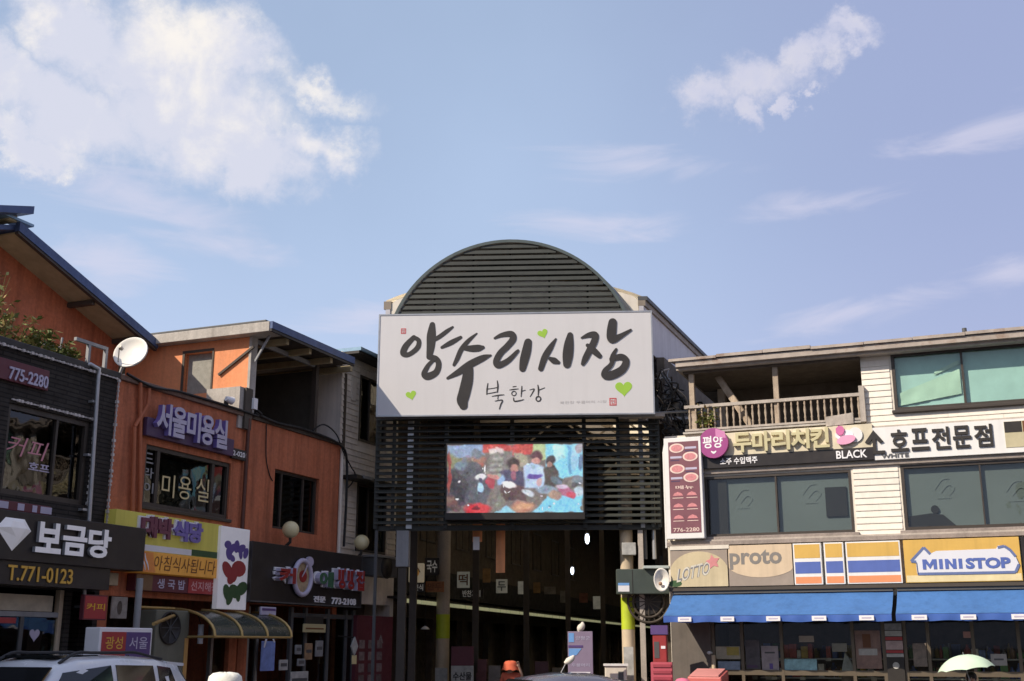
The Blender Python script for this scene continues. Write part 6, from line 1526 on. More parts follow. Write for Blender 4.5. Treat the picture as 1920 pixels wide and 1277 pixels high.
r = R_(1548, 782, 800, 1600, 778, 796, -.13)
tw = T('cloth', 'crumpled pale cloth hung low on the right end of the balcony railing', 'cloth', RF, ((r[0] + r[1]) / 2, -.13, r[2])); mb = MB(); sheet(mb, r[0], r[1], r[2], r[2] + .03, r[3], r[3] + .06, -.13, m_beamw, 8); tw.part('sheet', mb)
_L = LF; LF = RF
x, z = RF.px(1326, 800, .15); weed(x, .15, zbf + .03, .22, .62, 26, 0.0, 21, (4, 3, 2, .2), 'leafy potted weed behind the left balcony railing')
LF = _L
# dark vine wall at the side of the balcony
# menu panel
rm = R_(1247, 822, 1012, 1317, 818, 1008, -.30)
t = T('menu_sign', 'white framed upright maroon menu panel with rows of pink dishes', 'sign', RF, ((rm[0] + rm[1]) / 2, -.2, rm[2]))
b = MB(); b.box(rm[0], rm[1], -.30, -.12, rm[2], rm[3], m_white); t.part('case', b, bevel=.012)
m_menu = mat('menu_maroon', (.20, .075, .095), .5, var=.15); m_pinkd = mat('pink_dish', (.62, .24, .25), .5, var=.25, scale=18); m_dishrim = mat('dish_rim', (.78, .60, .52), .5)
i0, i1, j0, j1 = rm[0] + .11, rm[1] - .06, rm[2] + .13, rm[3] - .10
pn = t.part('panel', MB().box(i0, i1, -.306, -.298, j0, j1, m_menu))
W_, H_ = i1 - i0, j1 - j0
for k, (fx, fz) in enumerate(((.28, .07), (.72, .17), (.28, .30), (.72, .40))):
    x, z = i0 + W_ * fx, j1 - H_ * fz; b = MB(); b.disc(x, z, W_ * .25, H_ * .052, -.3105, m_dishrim, 20); b.disc(x, z, W_ * .19, H_ * .038, -.314, m_pinkd, 18)
    xo = i0 + W_ * (.55 if fx < .5 else .06); t.part('dish_print', b); t.part('caption', MB().box(xo, xo + W_ * .38, -.3095, -.3062, z - .03, z + .02, m_letlav)); t.part('caption', MB().box(xo, xo + W_ * .3, -.3095, -.3062, z - .09, z - .06, m_purple))
for row in range(3):
    for col in range(2):
        x, z = i0 + W_ * (.27 + .46 * col), j1 - H_ * (.595 + .125 * row); b = MB(); b.prism([(x - W_ * .17, z), (x + W_ * .17, z), (x + W_ * .12, z + .055), (x, z + .09), (x - W_ * .12, z + .055)], -.3105, -.3065, m_pinkd); b.box(x - W_ * .18, x + W_ * .18, -.3095, -.3062, z - .06, z - .045, m_dishrim); t.part('dish_print', b)
q = MB(); q.text('메뉴', i0 + W_ * .2, i1 - W_ * .2, j1 - H_ * .525, j1 - H_ * .485, -.308, m_dishrim, .01); q.text('776-2280', i0 + .06, i1 - .05, j0 + .03, j0 + .12, -.308, m_dishrim, .01); t.part('lettering', q)
t.part('conduit', MB().tube([(rm[0] - .06, -.1, zfT), (rm[0] - .06, -.1, rm[3] - .3), (rm[0] - .02, -.1, rm[3] - .1)], .028, m_white, 8))
# upper sign band: cream board with raised gold letters, black strip, white board
zbT = RF.px(1500, 803, -.12)[1]; zbM = RF.px(1500, 846, -.12)[1]; zbB = RF.px(1500, 869, -.12)[1]
u0, u1 = RF.px(1320, 850, -.12)[0], RF.px(1638, 840, -.12)[0]; u2 = 9.6
t = T('chicken_sign', 'cream sign with raised gold letters 두마리치킨 above a black strip', 'sign', RF, ((u0 + u1) / 2, -.1, zbB))
t.part('board', MB().box(u0, u1, -.12, -.001, zbM, zbT - .0, mat('cream_board', (.66, .585, .43), .6, streak=.15))); st = t.part('strip', MB().box(u0 - .05, u1, -.14, -.001, zbB, zbM - .004, m_signblk))
q = R_(1374, 808, 846, 1556, 804, 842, -.2); m_goldb = mat('antique_gold_letter', (.56, .50, .29), .45, var=.15); m_golds = mat('cream_letter_side', (.70, .63, .45), .5)
letters(t, '두마리치킨', q[0], q[1], zbM + .04, zbT - .03, -.121, m_goldb, m_golds, .10, .03, gap=.05)
q = R_(1350, 852, 866, 1420, 850, 864, -.15); t.part('lettering', MB().text('소주 수입맥주', q[0], q[1], zbB + .06, zbM - .06, -.146, m_letw, .02, .01), st)
q = R_(1568, 848, 862, 1626, 846, 860, -.15); t.part('lettering', MB().text('BLACK', q[0], q[1], zbB + .05, zbM - .05, -.146, m_letw, .02, .01), st)
x, z = RF.px(1338, 831, -.25)
tr_ = T('round_sign', 'round magenta sign with white letters 평양 left of the gold letters', 'sign', RF, (x, -.2, z)); m_mag = mat('magenta_sign', (.34, .06, .22), .45, var=.08)
tr_.part('board', MB().disc(x, z, .345, .355, -.28, m_mag, 40, .12)); q = RF.px(1338, 826, -.28)
b = MB(); b.text('평양', x - .25, x + .22, z - .12, z + .17, -.2825, m_letw, .02); b.brush([(x - .05, z - .2, .03), (x, z - .23, .05), (x + .05, z - .2, .03)], m_letw, -.284); tr_.part('lettering', b); tr_.part('highlight', MB().prism([(x + .06, z + .34), (x + .28, z + .25), (x + .30, z + .10), (x + .06, z + .14)], -.283, -.2805, mat('pink_patch', (.60, .22, .42), .5)))
x, z = RF.px(1577, 812, -.2); tk = T('flower_ornament', 'pink and white flower ornament between gold letters and white sign', 'ornament', RF, (x, -.15, z)); m_pk = mat('hot_pink', (.62, .16, .34), .5); m_pk2 = mat('soft_pink', (.78, .36, .52), .5)
tk.part('petal', MB().disc(x - .02, z + .06, .10, .115, -.21, m_pk, 7, .05)); tk.part('petal', MB().disc(x + .10, z - .16, .21, .10, -.215, m_pk2, 18, .05, rot=.2)); tk.part('petal', MB().disc(x + .06, z - .04, .20, .12, -.17, m_letw, 20, .04)); tk.part('petal', MB().disc(x + .3, z - .05, .16, .17, -.16, m_white, 20, .03))
t = T('hof_sign', 'white sign with black arrow and raised black letters 호프전문점', 'sign', RF, ((u1 + u2) / 2, -.1, zsB))
t.part('board', MB().box(u1 + .004, u2, -.12, -.001, zsB, zsT, m_white))
q = R_(1666, 802, 840, 1864, 795, 835, -.2); zL0, zL1 = zsB + .16, zsT - .08
letters(t, '호프전문점', q[0], q[1], zL0, zL1, -.121, m_dark, m_dark, .04, .022, gap=.14)
xa_ = RF.px(1638, 820, -.2)[0]; h_ = zL1 - zL0
b = MB(); P = [(xa_, zL1 + .02), (xa_ + .20, zL0 + h_ * .50), (xa_ + .12, zL0 + h_ * .44), (xa_ + .035, zL0 + h_ * .64), (xa_ + .035, zL0 - .03), (xa_ - .035, zL0 - .03), (xa_ - .035, zL0 + h_ * .64), (xa_ - .12, zL0 + h_ * .44), (xa_ - .20, zL0 + h_ * .50)]
b.prism(P, -.165, -.121, m_dark); b.box(xa_ + .036, xa_ + .22, -.165, -.121, zL0 - .03, zL0 + .04, m_dark); t.part('arrow', b)
q = R_(1652, 848, 858, 1704, 846, 856, -.13); t.part('lettering', MB().text('WHITE', q[0], q[1], zsB + .03, zsB + .12, -.126, m_dkgrey, .02, .012))
q = R_(1884, 790, 838, 1960, 786, 836, -.15); p = t.part('panel', MB().box(q[0], q[1], -.132, -.119, q[2], q[3], mat('tan_sign_panel', (.50, .44, .28), .5))); b = MB(); b.box(q[0] + .005, q[0] + .35, -.137, -.1322, q[3] - .24, q[3] - .005, m_dark); b.box(q[0] + .37, q[1], -.137, -.1322, q[3] - .24, q[3] - .005, m_brown); t.part('print', b, p)
for k in range(5):
    xx_ = q[0] - 3.2 + k * .8
b = MB(); b.box(.9, 16, -.05, .0, zsT + .005, zsT + .05, m_beamw); RB.part('sign_rail', b)

# ---- convenience store fascia
def fas(x0, x1): return RF.px(x0, 1055, -.22)[0], RF.px(x1, 1055, -.22)[0]
m_lotto = mat('lotto_cream', (.58, .48, .30), .5, var=.09, streak=.22); m_taupe = mat('taupe_sign', (.32, .26, .21), .5); m_proto = mat('proto_cream', (.66, .51, .345), .5, var=.07, streak=.2)
a, c = fas(1257, 1364)
t = T('lotto_sign', 'beige LOTTO sign with slanted grey letters and pink star', 'sign', RF, ((a + c) / 2, -.2, zfB)); t.part('board', MB().box(a, c, -.22, -.001, zfB, zfT - .07, m_taupe)); t.part('top_cap', MB().box(a, c + .05, -.24, -.001, zfT - .066, zfT + .02, m_cream))
w_ = c - a; h_ = zfT - zfB - .07
pts = [(a + .003, zfB + .003)] + [(a + w_ * .5 + w_ * .52 * math.cos(math.pi - math.pi * i / 20), zfB + h_ * .35 + h_ * .60 * math.sin(math.pi * i / 20)) for i in range(21)] + [(c - .003, zfB + .003)]
pts = [(max(a + .003, min(c - .003, p[0])), p[1]) for p in pts]; t.part('panel', MB().prism(pts, -.226, -.2205, m_lotto))
b = MB(); b.text('LOTTO', a + w_ * .10, c - w_ * .30, zfB + .10, zfB + .40, -.2292, mat('grey_outline', (.20, .20, .22), .5), .05, 0, .3, tilt=.22); b.text('LOTTO', a + w_ * .10, c - w_ * .30, zfB + .10, zfB + .40, -.2312, mat('pale_fill', (.62, .58, .48), .5), .0, 0, .3, tilt=.22); t.part('lettering', b)
cx, cz = c - w_ * .25, zfB + h_ * .66; star = [(cx + (.17 if i % 2 == 0 else .09) * math.cos(math.pi * i / 5 + .5), cz + (.17 if i % 2 == 0 else .09) * math.sin(math.pi * i / 5 + .5)) for i in range(10)]
t.part('star', MB().prism(star, -.233, -.2275, mat('pink_star', (.62, .24, .24), .5)))
b = MB(); b.disc(a + .10, zfB + .08, .16, .075, -.2292, m_leafprint, 14, t=.003); t.part('leaf_print', b)
a, c = fas(1366, 1486)
t = T('proto_sign', 'beige proto sign with grey lowercase letters on an oval', 'sign', RF, ((a + c) / 2, -.2, zfB)); t.part('board', MB().box(a, c, -.22, -.001, zfB, zfT, m_taupe)); w_ = c - a; h_ = zfT - zfB
pts = [(c - .003, zfT - .003), (a + .003, zfT - .003)] + [(a + w_ * .52 - w_ * .56 * math.cos(math.pi * i / 20), zfT - h_ * .42 - h_ * .38 * math.sin(math.pi * i / 20)) for i in range(21)]
pts = [(max(a + .003, min(c - .003, p[0])), p[1]) for p in pts]; t.part('panel', MB().prism(pts, -.226, -.2205, m_proto))
t.part('lettering', MB().text('proto', a - .0 + w_ * .02, c - w_ * .16, zfT - h_ * .60, zfT - h_ * .12, -.229, mat('proto_grey', (.22, .20, .18), .5), .03))
m_y, m_b, m_o = mat('store_yellow', (.66, .41, .10), .4, var=.07, streak=.14), mat('store_blue', (.10, .15, .42), .4, var=.1, streak=.12), mat('store_orange', (.76, .29, .13), .4, var=.05)
def store_panel(x0, x1, label):
    a, c = fas(x0, x1); t = T('store_fascia_panel', label, 'sign', RF, ((a + c) / 2, -.2, zfB), 'striped store fascia panels'); t.part('board', MB().box(a, c, -.22, -.001, zfB, zfT, m_white), bevel=.006); h_ = zfT - zfB
    for f0, f1, mm in ((.64, .97, m_y), (.27, .55, m_b), (.03, .19, m_o)): t.part('stripe', MB().box(a + .03, c - .03, -.2245, -.219, zfB + h_ * f0, zfB + h_ * f1, mm))
store_panel(1488, 1541, 'striped yellow blue orange fascia panel right beside the proto sign'); store_panel(1546, 1583, 'narrowest striped yellow blue orange fascia panel, middle of three'); store_panel(1587, 1690, 'widest striped yellow blue orange fascia panel beside the MINI STOP sign')
a, c = fas(1696, 1915)
t = T('store_sign', 'yellow store sign with blue MINI STOP letters in a house outline', 'sign', RF, ((a + c) / 2, -.2, zfB)); t.part('board', MB().box(a, c, -.22, -.001, zfB, zfT, m_y), bevel=.006); h_, w_ = zfT - zfB, c - a
t.part('base_band', MB().box(a + .02, c - .02, -.2235, -.2195, zfB + .015, zfB + h_ * .17, mat('pale_yellow', (.72, .60, .34), .5)))
def MS(x, y): p = RF.px(1560 + x * 360 / 1768, 860 + y * 260 / 1277, -.225); return p
m_lb = mat('store_sign_white', (.70, .70, .74), .4, var=.03); m_ol = mat('store_outline', (.13, .17, .33), .4)
out = [(725, 945), (845, 815), (905, 875), (960, 850), (1510, 830), (1530, 800), (1590, 800), (1650, 860), (1690, 900), (1725, 970), (1690, 1045), (785, 1060), (772, 950)]
t.part('house_print', MB().prism([MS(*p) for p in out], -.229, -.2245, m_lb))
b = MB()
for i, pl in enumerate(([(905, 880), (845, 818), (728, 945), (775, 950), (790, 1062), (1200, 1055), (1690, 1045), (1722, 972), (1690, 900), (1640, 840), (1585, 805), (1525, 818)],)):
    pts = [MS(*p) for p in pl]
    for p, q in zip(pts[:-1], pts[1:]): b.bar((p[0], -.2315 - .0004 * len(b.v) / 8, p[1]), (q[0], -.2315 - .0004 * len(b.v) / 8, q[1]), .003, m_ol, .055)
t.part('outline_print', b)
p0, p1 = MS(838, 1020), MS(1195, 920); q0_, q1_ = MS(1235, 1015), MS(1640, 905)
b = MB(); 
def zp(fr): return p0[1] + (p1[1] - p0[1]) * fr
wM = p1[0] - p0[0]
def up(fr): return p0[0] + wM * fr
b.prism([(up(0), zp(0)), (up(.085), zp(0)), (up(.085), zp(.58)), (up(.18), zp(.05)), (up(.275), zp(.58)), (up(.275), zp(0)), (up(.36), zp(0)), (up(.36), zp(1)), (up(.255), zp(1)), (up(.18), zp(.52)), (up(.105), zp(1)), (up(0), zp(1))], -.2395, -.2325, m_b)
b.box(up(.42), up(.51), -.236, -.2325, zp(0), zp(1), m_b); b.box(up(.91), up(1.0), -.236, -.2325, zp(0), zp(1), m_b)
b.prism([(up(.57), zp(0)), (up(.655), zp(0)), (up(.655), zp(.60)), (up(.765), zp(0)), (up(.85), zp(0)), (up(.85), zp(1)), (up(.765), zp(1)), (up(.765), zp(.40)), (up(.655), zp(1)), (up(.57), zp(1))], -.2395, -.2325, m_b)
b.text('STOP', q0_[0], q1_[0], q0_[1], q1_[1], -.2395, m_b, .048); t.part('lettering', b)
a2, c2 = fas(1918, 2400); t = T('store_fascia_panel', 'dark end panel right of the MINI STOP sign at the picture edge', 'sign', RF, ((a2 + c2) / 2, -.2, zfB)); t.part('board', MB().box(a2, c2, -.22, -.001, zfB, zfT, m_signblk))
b = MB(); b.box(.15, 15.8, -.20, .028, zfB - .09, zfB - .01, m_beam); RB.part('fascia_trim', b)
# ---- awnings
m_awn = mat('blue_canvas', (.060, .165, .40), .75, var=.10, scale=1.2, streak=.25, grain=.06, bump=.15, bscale=60); m_awn2 = mat('blue_valance', (.05, .12, .40), .75, var=.08)
za1, ya1 = RF.px(1450, 1112, -.1)[1], -.10
za0 = RF.px(1450, 1153, -1.05)[1]; zv = RF.px(1450, 1166, -1.05)[1]
def awning(u0, u1, label, labels):
    t = T('awning', label, 'awning', RF, ((u0 + u1) / 2, -.5, zv), 'blue store awnings'); n, mm_ = 24, 6; V = []
    for i in range(n + 1):
        x = u0 + (u1 - u0) * i / n
        for j in range(mm_ + 1):
            f = j / mm_; V.append((x, ya1 + (-1.05 - ya1) * f, za1 + (za0 - za1) * f - .05 * math.sin(math.pi * f) * (.8 + .5 * math.sin(i * .9) + .25 * math.sin(i * 2.3 + 1))))
    k = mm_ + 1; mb = MB(); mb.add(V, [(i * k + j + 1, (i + 1) * k + j + 1, (i + 1) * k + j, i * k + j) for i in range(n) for j in range(mm_)], m_awn, True); t.part('canvas', mb)
    V = []
    for i in range(n * 2 + 1):
        x = u0 + (u1 - u0) * i / (2 * n); w_ = .012 * math.sin(i * 1.3)
        V += [(x, -1.052, za0 - .006), (x, -1.055 + w_, (za0 + zv) / 2), (x, -1.05 + w_ * 2, zv + .01 * math.sin(i * .8))]
    mb = MB(); mb.add(V, [(i * 3 + j + 1, (i + 1) * 3 + j + 1, (i + 1) * 3 + j, i * 3 + j) for i in range(n * 2) for j in range(2)], m_awn2, True); t.part('valance', mb)
    mb = MB(); mb.tube([(u0, -1.03, za0 - .02), (u1, -1.03, za0 - .02)], .02, m_galv, 6); mb.box(u0, u1, -.16, -.02, za1 + .005, za1 + .07, m_dkgrey)
    for x in (u0 + .05, (u0 + u1) / 2, u1 - .05): mb.bar((x, -.02, za1 - .25), (x, -1.02, za0 - .03), .025, m_galv)
    t.part('awning_frame', mb)
    for px_ in labels:
        x = RF.px(px_, 1160, -1.06)[0]; zc = (za0 + zv) / 2
        p = t.part('valance_label', MB().box(x - .15, x + .15, -1.085, -1.080, zc - .055, zc + .045, m_letw)); t.part('print', MB().box(x - .1, x + .1, -1.0875, -1.0852, zc - .02, zc + .012, m_letlav), p)
    return t
s0, s1 = RF.px(1244, 1160, -1.05)[0], RF.px(1672, 1160, -1.05)[0]; s2 = RF.px(1680, 1160, -1.05)[0]
awning(s0, s1, 'blue canvas store awning with white labels, left of the dark gap', (1284, 1364, 1450, 1536, 1625)); awning(s2, 10.2, 'blue canvas store awning with white labels, right of the dark gap', (1724, 1816, 1912, 2008))
# ---- store front
SF = T('store_facade', 'glazed convenience store front in the shade of the blue awnings', 'shop front', RF, (6, .1, .13))
b = MB(); b.box(.75, 15.2, 3.4, 3.5, .13, 2.95, m_darkr); b.box(.76, 15.19, .26, 3.4, .131, .15, m_conc); SF.part('back_wall', b)
xg = [RF.px(p, 1220, .05)[0] for p in (1338, 1392, 1466, 1600, 1658)] 
SF.part('wall_panel', MB().box(.12, xg[0] - .04, -.012, .028, .13, 2.90, mat('taupe_panel', (.135, .115, .098), .7, var=.15, streak=.25)))
SF.part('wall_panel', MB().box(RF.px(1658, 1220, .05)[0] + .04, RF.px(1694, 1220, .05)[0], -.02, .20, .13, 2.94, m_dark))
xs2 = [RF.px(p, 1220, .05)[0] for p in (1698, 1742, 1826, 1912)] + [10.6, 12.0, 13.5, 15.1]
zt_ = RF.px(1500, 1262, .05)[1]
b = MB()
for x in xg + xs2: b.box(x - .035, x + .035, .04, .14, .13, 2.94, m_bronze)
for g in (xg, xs2): b.box(g[0], g[-1], .05, .13, 2.42, 2.50, m_bronze); b.box(g[0], g[-1], .045, .135, zt_ - .05, zt_ + .06, m_bronze)
fr = SF.part('frame', b)
for g in (xg, xs2):
    for p, q in zip(g[:-1], g[1:]):
        SF.part('pane', MB().box(p + .037, q - .037, .085, .095, zt_ + .062, 2.41, m_glasss), fr); SF.part('pane', MB().box(p + .037, q - .037, .085, .095, .15, zt_ - .052, m_glasss), fr)
rng = random.Random(5)
pal = [mat('goods_%s' % n_, c_, .6, var=.4, scale=8) for n_, c_ in (('red', (.30, .06, .05)), ('blue', (.08, .12, .28)), ('white', (.45, .43, .40)), ('yellow', (.40, .28, .06)), ('green', (.08, .18, .07)), ('brown', (.16, .09, .05)))]
b = MB()
for row, yy_ in enumerate((1.2, 2.4)):
    for lv in range(4):
        z = .35 + lv * .42; b.box(1.9, 15, yy_, yy_ + .4, z - .03, z, m_alu); x = 2.0
        while x < 14.8:
            w_ = rng.uniform(.08, .22); h2 = rng.uniform(.16, .34); mm2 = rng.choice(pal)
            if rng.random() < .5: b.lathe([(w_ * .45, .002), (w_ * .46, h2 * .6), (w_ * .2, h2 * .8), (w_ * .18, h2), (.001, h2)], (x + w_ / 2, yy_ + .12, z), mm2, 7)
            else: b.box(x, x + w_ - .01, yy_ + .02, yy_ + .35, z + .002, z + h2, mm2)
            x += w_ + (rng.random() < .12) * .3
SF.part('shelf_goods', b, kind='stuff')
def poster(x0, x1, y0, y1, m, label, deco=None):
    r = RF.rect(x0, y0, y1, x1, y0, y1, .07); t = board('poster', label, 'poster', RF, (r[0], r[1], max(.2, r[2]), r[3]), .083, .012, m); w_, h_ = r[1] - r[0], r[3] - r[2]
    if deco:
        for d in deco: 
            mb = MB(); mb.box(r[0] + w_ * d[0], r[0] + w_ * d[1], .0665, .0705, r[2] + h_ * d[2], r[2] + h_ * d[3], d[4]); t.part('print', mb)
    return t
pm = lambda n_, c_, v=.3, s_=5: mat(n_, c_, .55, var=v, scale=s_)
poster(1342, 1388, 1212, 1236, pm('cream_print', (.42, .38, .28)), 'cream and yellow poster in the leftmost store pane', [(.45, .95, .3, .95, pm('mustard', (.42, .34, .08)))])
poster(1346, 1388, 1240, 1262, pm('bluish_print', (.24, .30, .38), .5), 'bluish poster below the cream poster in the leftmost pane')
poster(1398, 1425, 1200, 1255, pm('dark_photo', (.09, .08, .085), .6), 'dark photo poster in the second store pane', [(.1, .8, .06, .14, m_purple)])
poster(1428, 1460, 1211, 1262, pm('mauve_print', (.34, .29, .30), .35), 'pale mauve poster beside the dark photo poster', [(.2, .8, .72, .78, m_dkgrey), (.45, .65, .15, .35, m_plum)])
poster(1470, 1532, 1236, 1258, pm('aqua_print', (.26, .46, .50), .45, 7), 'aqua blue banner low in the third store pane')
poster(1498, 1526, 1192, 1204, pm('tan_label', (.36, .30, .24)), 'small tan label high in the third store pane')
poster(1560, 1588, 1206, 1222, pm('olive_label', (.22, .21, .17)), 'olive grey label in the middle of the third store pane')
poster(1604, 1652, 1182, 1254, pm('brown_photo', (.24, .15, .12), .5, 4), 'large brown and white portrait poster left of the dark pillar', [(.12, .85, .35, .52, m_paper), (.3, .62, .55, .9, m_brown)])
r = RF.rect(1576, 1222, 1262, 1604, 1222, 1262, .3)
t = T('paper_stack', 'white pointed pile of paper goods behind the third store pane', 'goods', RF, ((r[0] + r[1]) / 2, .35, r[2])); t.part('pile', MB().prism([(r[0], r[2]), (r[1], r[2]), (r[1] - .1, r[2] + .25), ((r[0] + r[1]) / 2 - .05, r[3]), (r[0] + .05, r[2] + .2)], .3, .42, m_paper)); t.part('plinth', MB().box(r[0], r[1], .3, .6, .151, r[2] - .002, m_lambent))
r = RF.rect(1660, 1170, 1232, 1692, 1168, 1232, -.06); xc = (r[0] + r[1]) / 2
t = T('notice_column', 'stack of grey and red notices on the dark pillar between awnings', 'notice', RF, (xc, -.05, r[2])); h_ = r[3] - r[2]
for f0, f1, mm in ((.80, 1.0, m_paper2), (.62, .78, m_paper), (.50, .60, m_red), (.22, .48, pm('pinkish_paper', (.45, .33, .31))), (.12, .20, m_red), (.0, .10, m_paper)): t.part('notice', MB().box(r[0], r[1], -.04, -.022, r[2] + h_ * f0, r[2] + h_ * f1, mm))
x, z = RF.px(1680, 1248, -.05); t = T('sticker', 'small round white sticker low on the dark pillar', 'sticker', RF, (x, -.03, z)); t.part('disc', MB().disc(x, z, .07, .07, -.03, m_paper, 16, .008))
poster(1712, 1738, 1206, 1250, pm('brown_goods', (.20, .16, .13), .6, 8), 'brown patchy poster right of the dark pillar'); poster(1806, 1824, 1184, 1196, pm('salmon_label', (.42, .22, .18)), 'salmon label beside the door post above the parasol'); poster(1858, 1888, 1226, 1248, pm('grey_sign', (.34, .32, .30)), 'grey paper sign in the pane right of the parasol', [(.2, .8, .45, .6, m_dkgrey)])
rng = random.Random(17); pc = None; m_pc = mat('price_card', (.34, .32, .29), .6, var=.5, scale=9, rand=.45)
for k in range(46):
    g0, g1 = (xg[0], xg[-1]) if k % 2 else (xs2[0], xs2[-1]); x = rng.uniform(g0 + .12, g1 - .12); z = rng.choice((1.145, 1.565)) + .02; x += .5
    if pc is None: pc = SF.part('price_card', MB().box(x - .06, x + .06, .12, .13, z - .035, z + .035, m_pc)); o0 = (x, z)
    else:
        q_ = SF.copy_part(pc, (x - o0[0], 1.06, z - o0[1] - .0))
b = MB(); b.box(xs2[1] + .05, xs2[3] - .05, .15, .35, 2.52, 2.72, mat('wooden_header', (.30, .21, .14), .6)); SF.part('header', b)
x, z = RF.px(1330, 1224, -.02); SF.part('wall_lamp', MB().ball((x, .02, z), .07, m_letw, 10, .6)); x2 = RF.px(1338, 1240, -.02)[0]; SF.part('drain_pipe', MB().tube([(x2, -.02, .13), (x2, -.02, z - .05)], .05, m_post, 8))
# red machines at the corner
F = Frame(*AF.world(0, -1.2)[:2], -10)
r = F.rect(1224, 1190, 1235, 1250, 1190, 1235); t = T('vending_machine', 'narrow red vending machine at the corner below the iron wheel', 'vending machine', F, ((r[0] + r[1]) / 2, .3, 0)); t.part('body', MB().box(r[0], r[1], 0, .6, 0, r[3], m_cherry), bevel=.02); t.part('top_panel', MB().box(r[0] - .04, r[1] + .03, -.02, .55, r[3] + .003, r[3] + .2, m_violet)); t.part('window', MB().box(r[0] + .03, r[0] + .14, -.008, 0.0, r[3] - .5, r[3] - .15, m_dkgrey)); t.part('slot', MB().box(r[0] + .18, r[1] - .03, -.008, 0, r[3] - .3, r[3] - .24, m_letw))
F2 = Frame(*AF.world(0, -1.8)[:2], -10)
r = F2.rect(1221, 1236, 1330, 1261, 1248, 1330); t = T('crate_stack', 'pink red slatted crates stacked in front of the vending machine', 'crate', F2, ((r[0] + r[1]) / 2, .2, 0)); m_crate = mat('pink_crate', (.50, .10, .13), .5)
t.part('crate', MB().box(r[0], r[1], 0, .4, .02, r[3], m_crate))
for k in range(9): t.part('slat', MB().box(r[0] + .05, r[1] - .02, -.02, -.001, r[3] - .10 - k * .13, r[3] - .04 - k * .13, mat('crate_slat', (.36, .06, .08), .5) if k == 0 else bpy.data.materials['crate_slat']))
F3 = Frame(*RF.world(1.0, -1.7)[:2], -22)
x0, z1 = F3.px(1288, 1258); x1, _ = F3.px(1352, 1258)
t = T('ice_cream_freezer', 'salmon red chest freezer with sloping lid by the store corner', 'freezer', F3, ((x0 + x1) / 2, .35, 0)); t.part('body', MB().prismx([(0, .05), (0, z1 - .12), (.7, z1), (.75, z1), (.75, .05)], x0, x1, mat('salmon_red', (.58, .15, .13), .4)), bevel=.03); t.part('lid', MB().prismx([(.0, z1 - .115), (.0, z1 - .08), (.7, z1 + .04), (.7, z1 + .005)], x0 + .06, x1 - .06, mat('pink_lid', (.72, .30, .27), .35)))
x0, z1 = F3.px(1268, 1274); x1, _ = F3.px(1302, 1274); t = T('plastic_bag', 'bright pink bundle at the left foot of the chest freezer', 'bag', F3, ((x0 + x1) / 2, -.2, 0)); t.part('bundle', MB().lathe([(.25, .03), (.36, .3), (.30, .7), (.22, z1 - .1), (.12, z1 + .02), (.02, z1 + .04)], ((x0 + x1) / 2, -.25, 0), mat('bright_pink', (.70, .18, .28), .4), 14))
